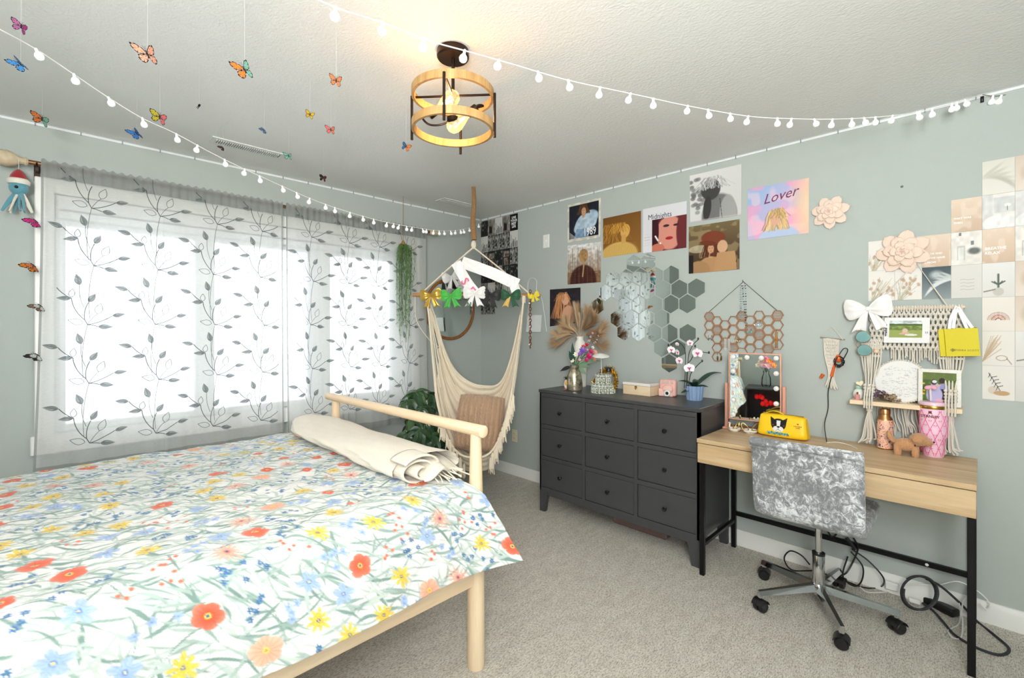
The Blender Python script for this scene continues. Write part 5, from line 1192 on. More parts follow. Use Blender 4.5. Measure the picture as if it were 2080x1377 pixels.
# small macrame holder with maraca rattle
t = thing('small_macrame', 'small cream macrame hanging with a twig between the mirror and the shelf', 'macrame', P(1, -.01, 1690, 665)); a = P(1, -.01, 1689, 663); l = P(1, -.012, 1668, 685); r_ = P(1, -.012, 1712, 690)
G().tube([l, a, r_], .0018, 5).obj('hanger', M['cord'], t); G().tube([l-RIGHT*.005, r_+RIGHT*.012], .003, 7).obj('twig', pm('grey twig', (150, 136, 116), .8), t)
g = G()
for i in range(12):
    f = i/11; x0 = l.x+.012+(r_.x-l.x-.03)*f; zt = l.z-(l.z-r_.z)*f; xm = (l.x+r_.x)/2
    g.tube(smooth_pts([(x0, -.012, zt), (x0+(xm-x0)*.15, -.016, zt-.10), (xm+(x0-xm)*.35, -.018, zt-.2), (xm+(x0-xm)*.8, -.014, zt-.27+.01*math.sin(i*2))], 4), .0034, 6)
for rr in range(9):
    for i in range(4-(rr > 4)): x = l.x+.02+(r_.x-l.x-.04)*(i+.5*(rr % 2))/4; g.ell((x+((l.x+r_.x)/2-x)*rr*.07, -.019, l.z-.02-rr*.018), (.006, .005, .006), 7, 5)
g.obj('knotted_cords', M['cord'], t)
t = thing('maraca_wand', 'orange painted rattle hung with a coil of black cord on the small macrame', 'rattle', P(1, -.02, 1697, 740)); ow = pm('orange lacquer', (214, 96, 36), .35, var=.4, vs_=60)
G().tube([P(1, -.02, 1667, 768), P(1, -.02, 1672, 760)], [.007, .010], 10).tube([P(1, -.03, 1689, 765), P(1, -.03, 1697, 735)], [.008, .006], 10).ell(P(1, -.03, 1703, 728), (.015, .012, .022), 12, 8).obj('rattle', ow, t)
pts = []
for i in range(60): a = i*.62; q = P(1, -.03-.012*math.sin(i*.31), 1704+(9+3*math.sin(i*.9))*math.cos(a), 735+(9+3*math.cos(i*.7))*math.sin(a)); pts.append(q)
G().tube(pts, .0022, 5).obj('cord_coil', M['black'], t)
G().tube(smooth_pts([P(1, -.03, 1710, 735), P(1, -.03, 1722, 712), P(1, -.03, 1714, 708), P(1, -.03, 1702, 725)], 6), .0022, 5).obj('cord_loop', M['black'], t)
t = thing('black_cable', 'thin black cable running down the wall from the rattle to the desk', 'cable', P(1, -.05, 1680, 895))
G().tube(smooth_pts([P(1, -.03, 1695, 745), P(1, -.022, 1683, 790), P(1, -.02, 1682, 830), P(1, -.05, 1675, 862), P(2, .757, 1679, 897)], 8), .0022, 6).obj('cord', M['black'], t)

# ================================================================ MACRAME SHELF
ms = thing('macrame_shelf', 'cream macrame wall hanging carrying a small wooden shelf above the desk', 'shelf', (3.25, 0, .965)); BX0, BX1, BZ = 3.035, 3.455, .985
G().box((BX0, -.135, BZ-.022), (BX1, -.012, BZ), .002).obj('shelf_board', M['pine'], ms)
G().tube([(3.10, -.035, 1.452), (3.462, -.035, 1.452)], .0085, 12).obj('dowel', M['pine'], ms)
hn = P(1, -.006, 1860, 545); G().tube([(3.12, -.035, 1.46), hn+Vector((0, 0, .03)), (3.40, -.035, 1.46)], .003, 6).obj('hanger', M['cord'], ms)
r = random.Random(9); g = G(); kn_ = G()
for i in range(34):
    x = 3.108+i*.0104; g.tube([(x, -.035, 1.463), (x, -.046, 1.452), (x, -.040, 1.435)], .0042, 6)
for i in range(38): # top woven rows
    x = 3.112+i*.0090; L = 1
    for rr in range(7):
        s = 1 if (rr+i) % 2 else -1; z = 1.435-rr*.027; g.tube([(x-s*.006, -.040, z), (x, -.044, z-.0135), (x+s*.006, -.040, z-.027)], .0048, 5)
        if (rr+i) % 2: kn_.ell((x, -.046, z-.0135), (.0062, .005, .0065), 7, 5)
    if 8 < i < 29: g.tube(smooth_pts([(x, -.038, 1.25), (x+r.uniform(-.003, .003), -.03, 1.22), (x, -.03, 1.235-.035*abs(math.sin(i*.4))-.02)], 3), .0034, 5)
# side cord bundles carrying the board
for xa, xb, s in ((3.075, 3.150, -1), (3.375, 3.455, 1)):
    for i in range(9):
        f = i/8; x0 = xa+(xb-xa)*f; xk = (xa+xb)/2+(x0-(xa+xb)/2)*.55
        yf = -.055-.075*(i % 2)
        g.tube(smooth_pts([(x0, -.042, 1.30), (x0+.003*math.sin(i), -.05, 1.2), (xk, (yf-.05)/2, 1.08), (xk, yf-.008 if i % 2 else -.03, BZ+.02), (xk, yf-.012 if i % 2 else -.02, BZ-.035)], 4), .0037, 6)
        for rr in range(5): kn_.ell((x0+(.004 if rr % 2 else -.004), -.046, 1.29-rr*.02), (.0062, .005, .0065), 6, 4)
    for rr in range(4):
        for i in range(3): kn_.ell(((xa+xb)/2+(i-1)*.017, -.10-.012*rr*.3, BZ+.03+rr*.016), (.0078, .006, .0078), 7, 5)
    kn_.tube([((xa+xb)/2, -.10, BZ-.03), ((xa+xb)/2, -.10, BZ-.055)], .013, 12)
    for i in range(13):
        a = i*2.4; x0 = (xa+xb)/2; q = .02*math.sqrt(i/13)
        g.tube(smooth_pts([(x0, -.10, BZ-.04), (x0+q*math.cos(a)*.8, -.10+q*math.sin(a)*.8, BZ-.10), (x0+q*math.cos(a)*1.4+.006*math.sin(i), -.10+q*math.sin(a), .80), (x0+q*1.9*math.cos(a)+.012*s, -.10+q*1.5*math.sin(a), .765+.012*(i % 3))], 4), .0034, 5)
for cx, n in ((3.175, 8), (3.265, 10), (3.31, 8)):
    for i in range(n):
        x0 = cx+(i-n/2)*.009; g.tube(smooth_pts([(x0, -.02, BZ-.02), (x0+.01*math.sin(i), -.025, .9), (x0+.016, -.03, .86), (x0+.02+.005*math.sin(i*3), -.03, .80+.012*(i % 4))], 4), .0034, 5)
g.obj('cords', M['cord'], ms, kind='stuff'); kn_.obj('knots', M['cord'], ms, kind='stuff')
for x, z in ((3.135, 1.235), (3.395, 1.235)): G().ell((x, -.052, z), (.014, .012, .012), 12, 8).obj('wooden_bead', M['pine'], ms)
# polaroid-style graduation print hung on the macrame
cv = Canvas(100, 60, (246, 246, 246)); cv.rect(.12, .12, .84, .78, (120, 140, 70)); cv.rect(.12, .12, .84, .25, (206, 216, 220)); cv.noise(.25, 20); cv.rect(.12, .26, .84, .32, (70, 92, 50)); cv.rect(.12, .5, .84, .78, (156, 168, 92)); cv.ell(.47, .52, .06, .09, (226, 196, 180)); cv.ell(.45, .62, .12, .04, (220, 180, 160), -.2); cv.ell(.6, .68, .14, .04, (236, 232, 226)); 
for e in ((0, 0, .12, 1), (.84, 0, 1, 1), (0, 0, 1, .12), (0, .78, 1, 1)): cv.rect(*e, (246, 246, 246))
o = card_mesh('graduation_print', [P(1, -.065, *p) for p in ((1797, 645), (1889, 645), (1888, 697), (1795, 696))], cv, .0015); tag(o, 'white graduation photo card of a person sitting in a field, on the macrame', 'photo card')
text('lettering', 'graduate', .017, T(P(1, -.0665, 1801.5, 671)) @ WALLTXT @ RZ(PI/2) @ T(0, 0, 0), M['black'], o, bold=.0006); text('lettering', '23', .012, T(P(1, -.0665, 1882, 677)) @ WALLTXT, M['black'], o)
# big white bow
bow('hair_bow', 'large white bow with long tails clipped at the top of the macrame shelf', P(1, -.06, 1763, 628), .105, satin, facing=(0, -1, 0), up=(1, 0, 0), rot=.12)
# mirrored sunglasses hooked on the cords, one lens above the other
sgm = pm('blue mirrored lens', (176, 226, 240), .06, .95, var=.3, vs_=14)
t = thing('aviator_sunglasses', 'blue mirrored aviator sunglasses hooked sideways on the macrame cords', 'sunglasses', P(1, -.075, 1757, 700))
for px_, py_ in ((1753, 684), (1756, 711)):
    c = P(1, -.08, px_, py_); m = T(c) @ RX(PI/2) @ RZ(.1); out = [(.030*math.cos(a)*(1-.12*math.sin(a)), .028*math.sin(a)) for a in [2*PI*i/20 for i in range(20)]]
    G().at(m).prism(out, .002).obj('lens', sgm, t); G().at(m).tube([(x*1.03, y*1.03, .001) for x, y in out], .0012, 5, closed=True).obj('rim', M['gold'], t)
G().tube([P(1, -.082, 1742, 693), P(1, -.09, 1738, 700), P(1, -.082, 1742, 706)], .0012, 5).tube([P(1, -.08, 1741, 684), P(1, -.03, 1738, 686)], .0011, 5).obj('bridge', M['gold'], t)
# yellow gift bag on the dowel
yb = pm('yellow paper bag', (212, 196, 18), .6, var=.03); t = thing('gift_bag', 'small yellow paper gift bag with ribbon handles hung on the dowel', 'bag', P(1, -.08, 1950, 695))
q = [P(1, -.085, *p) for p in ((1918, 669), (1986, 666), (1992, 723), (1923, 724))]; bk = [v+Vector((-.012, .04, .004)) for v in q]
g = G().add(q+bk, [(3, 2, 1, 0), (4, 5, 6, 7), (2, 3, 7, 6), (1, 2, 6, 5), (0, 1, 5, 4)][:4]+[(3, 0, 4, 7)]); g.obj('body', yb, t)
q2 = [v+Vector((-.022, .012, -.001)) for v in q]; g = G().add(q2+[v+Vector((0, .03, 0)) for v in q2], [(3, 2, 1, 0), (4, 5, 6, 7), (3, 0, 4, 7), (2, 3, 7, 6)]); g.obj('side_fold', yb, t)
for pts in (((1928, 668), (1932, 645), (1944, 622), (1940, 640), (1936, 667)), ((1975, 666), (1960, 645), (1946, 624), (1952, 640), (1964, 667))):
    pp = smooth_pts([P(1, -.082, *p) for p in pts], 5)
    g = G().tube(pp, .006, 6, flat=.2); g.obj('ribbon_handle', satin, t)
ink = pm('dark olive ink', (80, 72, 10), .5); text('lettering', 'KENDRA SCOTT', .0108, T(P(1, -.0862, 1961, 713)) @ WALLTXT @ RZ(.0), ink, t, space=1.15)
g = G().at(T(P(1, -.0862, 1935, 711)) @ WALLTXT @ RZ(PI/4))
for s in (.006, .0035): g.ring([(-s, -s), (s, -s), (s, s), (-s, s)], [(-s+.0012, -s+.0012), (s-.0012, -s+.0012), (s-.0012, s-.0012), (-s+.0012, s-.0012)], .0004)
g.obj('emblem', ink, t)
# things on the shelf board
pl_ = P(1, -.05, 1832, 765); t = thing('signed_plate', 'white rope-edged round plate covered in handwriting, leaning on the shelf', 'plate', (pl_.x, -.05, BZ)); RD = .105
cz = BZ+RD*.985; mt_ = T(3.232, -.052, cz) @ RX(PI/2-.12)
cv = Canvas(90, 90, (244, 244, 242)); rr_ = np.random.RandomState(1)
for k in range(150):
    a, b = rr_.rand()*.76+.12, rr_.rand()*.76+.12; L = .03+.09*rr_.rand(); s = rr_.randn()*.3; cv.line([(a, b), (a+L*.5, b+s*.03+.008), (a+L, b+s*.05)], .003, (120, 120, 130), .45)
nn = 90; u = (cv.U-.5)*2; v = (.5-cv.V)*2; 
sq = np.sqrt(np.clip(1-v*v/2, 0, 1)); sx = u*np.sqrt(1-v*v/2); sy = v*np.sqrt(1-u*u/2)
loc = np.stack([sx*RD*.97, sy*RD*.97, np.full_like(sx, .006)], -1).reshape(-1, 3); mm = np.array(mt_); loc = loc @ mm[:3, :3].T+mm[:3, 3]
idx = np.arange(nn*nn).reshape(nn, nn); npmesh('face', loc, np.stack([idx[1:, :-1], idx[1:, 1:], idx[:-1, 1:], idx[:-1, :-1]], -1).reshape(-1, 4), M['print'], cv.a.reshape(-1, 3), t)
G().at(mt_).lathe([(0, -.002), (RD, -.002), (RD, .005), (0, .005)], 48).obj('disc', M['white'], t)
g = G().at(mt_)
for i in range(64): a = 2*PI*i/64; g.ell((RD*math.cos(a), RD*math.sin(a), .004), (.0072, .0042, .006), 7, 5, rot=RZ(a+.9))
g.obj('rope_edge', M['cord'], t)
t = thing('framed_photo', 'silver framed photo of a hugging couple among sunflowers on the shelf', 'photo frame', (3.38, -.07, BZ)); FW, FH = .150, .172
cv = Canvas(90, 110, (70, 96, 40)); cv.noise(.5, 14, (120, 140, 50), .5); cv.rect(0, 0, 1, .25, (120, 130, 70), .6)
for k in range(16): cv.ell(.55+.45*cv.r.rand(), .45+.5*cv.r.rand(), .05, .05, (232, 180, 30)); 
for k in range(10): cv.ell(.0+.3*cv.r.rand(), .35+.5*cv.r.rand(), .04, .03, (226, 190, 40))
cv.ell(.62, .52, .16, .16, (150, 150, 206)); cv.rect(.52, .55, .74, .95, (40, 38, 50)); cv.ell(.36, .75, .24, .28, (190, 186, 226)); cv.ell(.38, .5, .14, .16, (186, 182, 222)); cv.ell(.34, .33, .09, .09, (70, 48, 40)); cv.ell(.36, .31, .07, .05, (226, 230, 236)); cv.ell(.58, .27, .09, .09, (44, 34, 32)); cv.line([(.3, .5), (.52, .42)], .03, (214, 176, 156)); cv.ell(.75, .9, .1, .07, (240, 180, 30)); cv.ell(.75, .9, .04, .03, (90, 54, 20)); cv.ell(.5, .92, .12, .06, (230, 180, 200))
m = T(3.375, -.085, BZ+.001) @ RX(-.10); tl = [m @ Vector(p) for p in ((-FW/2+.015, -.009, FH-.015), (FW/2-.015, -.009, FH-.015), (FW/2-.015, -.009, .015), (-FW/2+.015, -.009, .015))]
card_mesh('photo', tl, cv, .001, parent=t)
o_ = [(-FW/2, 0), (FW/2, 0), (FW/2, FH), (-FW/2, FH)]; i_ = [(-FW/2+.016, .016), (FW/2-.016, .016), (FW/2-.016, FH-.016), (-FW/2+.016, FH-.016)]
G().at(m @ RX(PI/2)).ring(o_, i_, .012, 0).obj('frame', pm('distressed silver frame', (206, 204, 196), .5, .2, var=.2, vs_=80), t); G().at(m).box((-FW/2+.005, -.004, .005), (FW/2-.005, .002, FH-.005)).obj('backing', pm('brown card', (120, 96, 70), .8), t)
t = thing('dried_petals', 'heap of dried purple and tan flowers on the shelf', 'dried flowers', (3.16, -.10, BZ)); r = random.Random(6)
dm = [pm('dried purple petal', (112, 88, 128), .8, var=.3), pm('dried tan petal', (172, 146, 104), .8, var=.3), pm('dried dark petal', (92, 64, 50), .8, var=.3)]; gs = [G(), G(), G()]
for i in range(110):
    x = 3.105+r.random()*.13; hgt = .045*(1-abs((x-3.155)/.09)**2); p = Vector((x, -.118+r.random()*.06, BZ+.004+max(0, hgt)*r.random())); m_ = T(p) @ RZ(r.uniform(0, 6)) @ RX(r.uniform(-1.2, 1.2)) @ RY(r.uniform(-1, 1)); L = r.uniform(.012, .026)
    gs[0 if x < 3.15 and r.random() < .75 else r.choice((1, 2, 0, 1))].at(m_).grid(lambda u, v: Vector(((u-.5)*L, (v-.5)*L*.45*math.sin(PI*(u*.9+.05)), .004*math.sin(u*3)+.004*abs(2*v-1))), 5, 3)
for g, m_ in zip(gs, dm): g.obj('petals', m_, t, kind='stuff')
t = thing('perfume_bottle', 'tiny pink glass perfume bottle at the end of the shelf', 'bottle', (3.066, -.11, BZ)); G().box((3.056, -.120, BZ), (3.074, -.105, BZ+.028), .003).obj('body', pm('pink glass', (226, 150, 150), .15, coat=.5), t); G().tube([(3.065, -.112, BZ+.028), (3.065, -.112, BZ+.040)], .004, 10).obj('cap', M['gold'], t)
t = thing('cream_candle', 'rounded white jar with a mint lid at the end of the shelf', 'jar', (3.058, -.05, BZ)); G().lathe([(0, 0), (.016, .001), (.024, .015), (.024, .03), (.018, .045), (.010, .052), (0, .052)], 20, (3.062, -.06, BZ)).obj('body', pm('milky glass', (236, 238, 234), .25), t)
G().lathe([(0, .05), (.012, .05), (.015, .058), (.013, .066), (0, .068)], 16, (3.062, -.06, BZ)).obj('lid', pm('mint lid', (170, 204, 186), .4), t)
t = thing('seashell_magnet', 'cream heart-shaped wooden tag resting on the mint-lidded jar', 'ornament', (3.075, -.06, BZ+.07)); out = [(.0012*16*math.sin(a)**3*.85, .0012*(13*math.cos(a)-5*math.cos(2*a)-2*math.cos(3*a)-math.cos(4*a))*.8) for a in [2*PI*i/28 for i in range(28)]]
G().at(T(3.072, -.085, BZ+.083) @ RX(PI/2) @ RZ(.3)).prism(out, .006).obj('heart', pm('cream wood', (236, 224, 190), .6), t)

# ================================================================ DRESSER
DX0, DX1, DY, DZ = 1.195, 2.392, -.465, .90
dm_ = pm('charcoal painted wood', (66, 67, 69), .38, var=.03, bump=.04, bs=300)
dr = thing('dresser', 'charcoal nine-drawer dresser with black round knobs below the mirror cluster', 'dresser', ((DX0+DX1)/2, -.23, 0))
G().box((DX0-.008, DY-.006, DZ-.022), (DX1+.006, -.012, DZ), .002).obj('top', dm_, dr)
FRONT_Z0 = .155
g = G().box((DX0, DY, FRONT_Z0), (DX0+.02, -.015, DZ-.022)).box((DX1-.02, DY, FRONT_Z0), (DX1, -.015, DZ-.022)).box((DX0+.02, -.03, FRONT_Z0), (DX1-.02, -.015, DZ-.022)).box((DX0+.02, DY+.02, FRONT_Z0), (DX1-.02, -.03, FRONT_Z0+.018))
g.obj('carcass', dm_, dr)
cw = (DX1-DX0)/3; rh = (DZ-.022-FRONT_Z0-.03)/3
g = G()
for i in range(4):
    x = DX0+i*cw; g.box((max(DX0, x-.012), DY, FRONT_Z0), (min(DX1, x+.012), DY+.03, DZ-.022))
for i in range(4):
    z = FRONT_Z0+.015+i*rh; g.box((DX0, DY+.0006, max(FRONT_Z0, z-.015)), (DX1, DY+.03, min(DZ-.022, z+.012)))
g.obj('face_frame', dm_, dr)
kb = G().at(RX(PI/2)).lathe([(0, 0), (.006, 0), (.005, .010), (.0075, .014), (.013, .018), (.0145, .024), (.011, .029), (0, .031)], 18).mesh('knob', pm('black knob', (18, 18, 19), .2, coat=.5))
for c in range(3):
    for r_ in range(3):
        x0, x1 = DX0+c*cw+.015, DX0+(c+1)*cw-.015; z0, z1 = FRONT_Z0+.030+r_*rh, FRONT_Z0+r_*rh+rh-.0; z0, z1 = FRONT_Z0+.015+r_*rh+.015, FRONT_Z0+.015+(r_+1)*rh-.018
        d = G().box((x0, DY+.003, z0), (x1, DY+.022, z1), .0015).obj('drawer', dm_, dr); inst(kb, 'knob', d, WM[dr.name].inverted() @ T((x0+x1)/2, DY+.003, (z0+z1)/2))
for x, sx in ((DX0, 1), (DX1, -1)):
    for y, sy in ((DY, 1), (-.02, -1)):
        g = G(); w0, w1 = .075, .045; zt = FRONT_Z0
        a = [(x, y), (x+sx*w0, y), (x+sx*w0, y+sy*.03), (x, y+sy*.03)]; b = [(x, y), (x+sx*w1, y), (x+sx*w1, y+sy*.03), (x, y+sy*.03)]
        g.add([(p[0], p[1], zt) for p in a]+[(p[0], p[1], 0) for p in b], [(0, 1, 2, 3), (7, 6, 5, 4), (0, 4, 5, 1), (1, 5, 6, 2), (2, 6, 7, 3), (3, 7, 4, 0)]); g.obj('leg', dm_, dr)
G().box((DX0+.06, DY+.008, FRONT_Z0-.03), (DX1-.06, DY+.022, FRONT_Z0)).obj('apron', dm_, dr)
t = G().box((1.70, -.275, .0), (2.1, -.05, .12), .01).obj('storage_box', pm('dusty rose fabric', (120, 96, 92), .8)); tag(t, 'flat dusty rose storage box pushed under the dresser', 'box')

# ---- on the dresser
def top_at(px, py, z=.90): q = P(2, z, px, py); return q, depth(q)/FPX
def cyl_flower(t, c, R0, n, m, mc, nrm, layers=1, name='flower', curl=.3):
    base = T(c) @ frame_on(nrm, RIGHT if abs(Vector(nrm).normalized().dot(RIGHT)) < .9 else UP); g = G()
    for L in range(layers):
        for i in range(n):
            a = 2*PI*i/n+L*.4; rr = R0*(1-.28*L)
            g.at(base @ RZ(a)).grid(lambda u, v: Vector((u*rr, (v-.5)*rr*1.5*math.sin(PI*min(1, .08+u*.86))/max(3, n)*2.6, L*.25*R0+curl*rr*u*u)), 6, 4)
    o = g.obj(name, m, t, sharp=0); G().at(base).ell((0, 0, R0*.12+.2*R0*(layers-1)), (R0*.2, R0*.2, R0*.14), 8, 6).obj('flower_center', mc, o); return o
# white bottle vase with pampas
wv = Vector((1.305, -.115, .90)); t = thing('bottle_vase', 'tall white bottle vase holding the dried pampas grass', 'vase', wv)
G().lathe([(0, 0), (.046, 0), (.050, .01), (.052, .22), (.050, .31), (.040, .345), (.028, .362), (.027, .385), (.029, .39), (.024, .39), (.022, .36), (0, .3)], 28, wv).obj('body', pm('white ceramic', (238, 235, 228), .4), t)
t = thing('pampas_grass', 'fan of dried tan pampas grass in the white bottle vase', 'dried grass', wv+UP*.38); r = random.Random(21)
pmm = [pm('tan pampas', (204, 172, 134), .9, var=.2), pm('pale pampas', (228, 206, 174), .9, var=.15), pm('brown pampas', (178, 142, 104), .9, var=.2)]
top = wv+UP*.36
def plume(a, L, sp, m, dense, droop=.3, yo=0):
    d = Vector((math.sin(a), yo, math.cos(a))).normalized(); side = Vector((math.cos(a), 0, -math.sin(a))); g = G()
    pts = smooth_pts([top, top+d*L*.4, top+d*L*.75+side*(.06*a), top+d*L+side*.12*a*L*3*droop-UP*abs(a)*.04], 5); g.tube(pts, .0012, 4)
    for i in range(dense):
        f = .28+.72*(i/dense); u = f*(len(pts)-1); k = min(int(u), len(pts)-2); c = pts[k].lerp(pts[k+1], u-k); tn = (pts[k+1]-pts[k]).normalized()
        b = r.uniform(0, 2*PI); o_ = (side*math.cos(b)+Vector((0, 1, 0))*math.sin(b)); l = sp*(.5+.9*math.sin(PI*min(1, (f-.25)/.8))**.8)*r.uniform(.7, 1.1)
        e = c+(tn*.9+o_*.42).normalized()*l-UP*l*.12; s = tn.cross(o_)*.0009; g.add([c-s, c+s, e], [(0, 1, 2)])
        e2 = c+(tn*.8+o_*.62).normalized()*l*.6; g.add([c-s, c+s, e2], [(0, 1, 2)])
    g.obj('plume', m, t)
for i in range(17):
    a = -1.25+2.5*i/16+r.uniform(-.06, .06); plume(a, r.uniform(.22, .27)*(1-.08*abs(a)), .085, pmm[r.choice((0, 0, 2))], 420, yo=r.uniform(-.3, .2))
for a, L, sp, k in ((-.02, .30, .035, 1), (.28, .25, .03, 1), (-.42, .17, .028, 1), (.12, .22, .03, 1)): plume(a, L, sp, pmm[k], 420, yo=-.25)
g = G()
for a, L in ((1.9, .13), (2.15, .17)): g.tube(smooth_pts([top, top-RIGHT*.05+UP*.02, top-RIGHT*L-UP*L*.6], 6), .001, 4)
g.obj('long_stem', pmm[0], t)
# metallic vase + colourful toy-brick-like bouquet
vp, k = top_at(1184, 790); vp.y = -.335; t = thing('mercury_vase', 'mottled silver-gold glass vase on the dresser', 'vase', vp)
def merc():
    m, nt, b = newmat('mercury glass'); co = N(nt, 'ShaderNodeTexCoord'); n1 = N(nt, 'ShaderNodeTexNoise', Scale=28.0, Detail=6.0, Roughness=.7); nt.links.new(co.outputs['Object'], n1.inputs['Vector'])
    rp = N(nt, 'ShaderNodeValToRGB'); e = rp.color_ramp.elements; e[0].position = .38; e[0].color = hexc(110, 100, 80); e[1].position = .62; e[1].color = hexc(214, 206, 184); nt.links.new(n1.outputs['Fac'], rp.inputs[0]); nt.links.new(rp.outputs[0], b.inputs['Base Color'])
    b.inputs['Metallic'].default_value = .75; b.inputs['Roughness'].default_value = .28; return m
G().lathe([(0, 0), (.050, 0), (.056, .006), (.060, .03), (.059, .06), (.052, .105), (.043, .135), (.036, .150), (.033, .158), (.035, .165), (.035, .180), (.037, .184), (.031, .184), (.030, .15), (0, .12)], 32, vp).obj('body', merc(), t)
t = thing('flower_bouquet', 'colourful artificial flower bouquet in the mottled vase', 'flowers', vp+UP*.18); r = random.Random(2)
fm_ = {n: pm(n+' petals', c, .45, var=.12) for n, c in dict(purple=(130, 90, 180), magenta=(206, 30, 110), red=(200, 40, 40), peach=(244, 178, 150), white=(240, 232, 214), lilac=(186, 170, 226), black=(24, 22, 26), pink=(232, 170, 190)).items()}
yc = pm('yellow flower heart', (236, 186, 60), .5); stm = pm('stem green', (92, 128, 92), .5); dg = pm('bottle green', (24, 66, 54), .4); neck = vp+UP*.17; sg_ = G()
for nme, px, py, R0, n, L, dd in (('purple', 1184, 712, .030, 9, 3, -.03), ('purple', 1178, 719, .018, 7, 2, -.04), ('magenta', 1196, 724, .026, 7, 3, -.04), ('magenta', 1200, 714, .02, 6, 2, -.02), ('magenta', 1191, 731, .016, 6, 2, -.05), ('peach', 1208, 716, .022, 7, 3, -.01), ('peach', 1207, 730, .020, 6, 3, -.01), ('white', 1170, 720, .021, 6, 1, -.03), ('white', 1163, 733, .017, 6, 1, -.01), ('red', 1185, 704, .016, 5, 2, 0), ('red', 1192, 700, .016, 5, 2, 0), ('white', 1204, 706, .014, 5, 1, 0), ('pink', 1178, 731, .011, 5, 1, -.04), ('black', 1165, 727, .014, 4, 1, .01)):
    c = Q(px, py, depth(vp)+dd); cyl_flower(t, c, R0, n, fm_[nme], yc if L == 1 else fm_[nme], -VIEW+UP*.5+RIGHT*((px-1186)/40), L); sg_.tube(smooth_pts([neck, neck.lerp(c, .5)+UP*.015, c], 4), .0022, 5)
for px, py in ((1204, 676), (1198, 690), (1216, 682), (1210, 694)):
    c = Q(px, py, depth(vp)+.01); sg_.tube([neck+RIGHT*.01, c], .002, 5)
    for q in range(5): p = neck.lerp(c, .55+.11*q)+RIGHT*r.uniform(-.008, .008); cyl_flower(t, p, .0095, 4, fm_['lilac'] if q % 2 else fm_['pink'], yc, -VIEW+UP*r.uniform(0, 1)+RIGHT*r.uniform(-1, 1), 1)
sg_.obj('stems', stm, t)
for a, L, m_ in ((-1.6, .09, fm_['black']), (1.3, .10, stm), (1.9, .08, stm), (-.1, .17, dg), (-.3, .12, dg), (1.1, .2, stm)):
    d = RIGHT*math.sin(a)+UP*math.cos(a)
    G().grid(lambda u, v: neck+d*(.02+u*L)+(d.cross(VIEW))*((v-.5)*.03*math.sin(PI*min(1, u+.04)))-UP*.5*u*u*L*abs(math.sin(a))*.6-VIEW*.02*u, 8, 4).obj('leaf', m_, t, sharp=0)
# plush chick with graduation cap
cp, k = top_at(1157, 789); cp = Vector((1.375, -.36, .90)); t = thing('plush_chick', 'small white and yellow plush with a graduation cap beside the vase', 'plush toy', cp); pw = pm('white plush', (242, 240, 234), .9, bump=.5, bs=500, sheen=.4); py_ = pm('yellow plush', (244, 178, 60), .9, bump=.5, bs=500, sheen=.4)
f = -VIEW; G().ell(cp+UP*.042, (.028, .028, .042), 16, 12).obj('body', pw, t); G().ell(cp+UP*.052+f*.014-RIGHT*.003, (.021, .021, .023), 14, 10).obj('face', py_, t)
for s in (-1, 1): G().ell(cp+UP*.057+f*.0335+RIGHT*.007*s-RIGHT*.003, .0022, 6, 5).obj('eye', M['black'], t); G().ell(cp+UP*.008+f*.016+RIGHT*.013*s-RIGHT*.01, (.012, .012, .008), 8, 6).obj('foot', pm('brown plush', (150, 90, 60), .9), t)
cap = thing if False else None
G().lathe([(0, 0), (.019, 0), (.019, .012), (0, .014)], 16, cp+UP*.078).obj('cap_crown', M['black'], t); G().at(T(cp+UP*.093) @ RZ(.3)).box((-.024, -.024, 0), (.024, .024, .002)).obj('cap_board', M['black'], t); G().tube([cp+UP*.096, cp+UP*.096+f*.02+RIGHT*.018, cp+UP*.066+f*.022+RIGHT*.022], .0018, 5).obj('tassel', M['gold'], t)
# money cake
mp = Vector((1.635, -.29, .90)); t = thing('money_cake', 'two-tier cake of rolled green banknotes on the dresser', 'money cake', mp)
def note():
    m, nt, b = newmat('banknote print'); co = N(nt, 'ShaderNodeTexCoord'); n1 = N(nt, 'ShaderNodeTexNoise', Scale=150.0, Detail=5.0); nt.links.new(co.outputs['Object'], n1.inputs['Vector'])
    rp = N(nt, 'ShaderNodeValToRGB'); e = rp.color_ramp.elements; e[0].position = .42; e[0].color = hexc(92, 100, 86); e[1].position = .58; e[1].color = hexc(226, 228, 214); nt.links.new(n1.outputs['Fac'], rp.inputs[0]); nt.links.new(rp.outputs[0], b.inputs['Base Color']); b.inputs['Roughness'].default_value = .7; return m
nm = note(); me = G().lathe([(.003, .001), (.0098, 0), (.0098, .065), (.003, .064)], 10).mesh('rolled_note', nm); inv = WM[t.name].inverted()
for R0, n, z in ((.076, 24, 0), (.055, 17, 0), (.046, 14, .066), (.027, 8, .066)):
    for i in range(n): inst(me, 'rolled_note', t, inv @ T(mp.x+R0*math.cos(2*PI*i/n), mp.y+R0*math.sin(2*PI*i/n), .9+z+.001) @ RZ(i))
for R0, z in ((.0865, .055), (.0563, .122)): G().tube([(mp.x+R0*math.cos(2*PI*i/40), mp.y+R0*math.sin(2*PI*i/40), .9+z) for i in range(40)], .0022, 5, closed=True).obj('white_band', M['white'], t)
tn = thing('gold_tinsel', 'gold foil tinsel garland draped round the banknote cake', 'tinsel', mp+Vector((0, .05, .1))); r = random.Random(5); g = G(); gf = pm('gold foil', (214, 172, 50), .2, 1, var=.3, vs_=80)
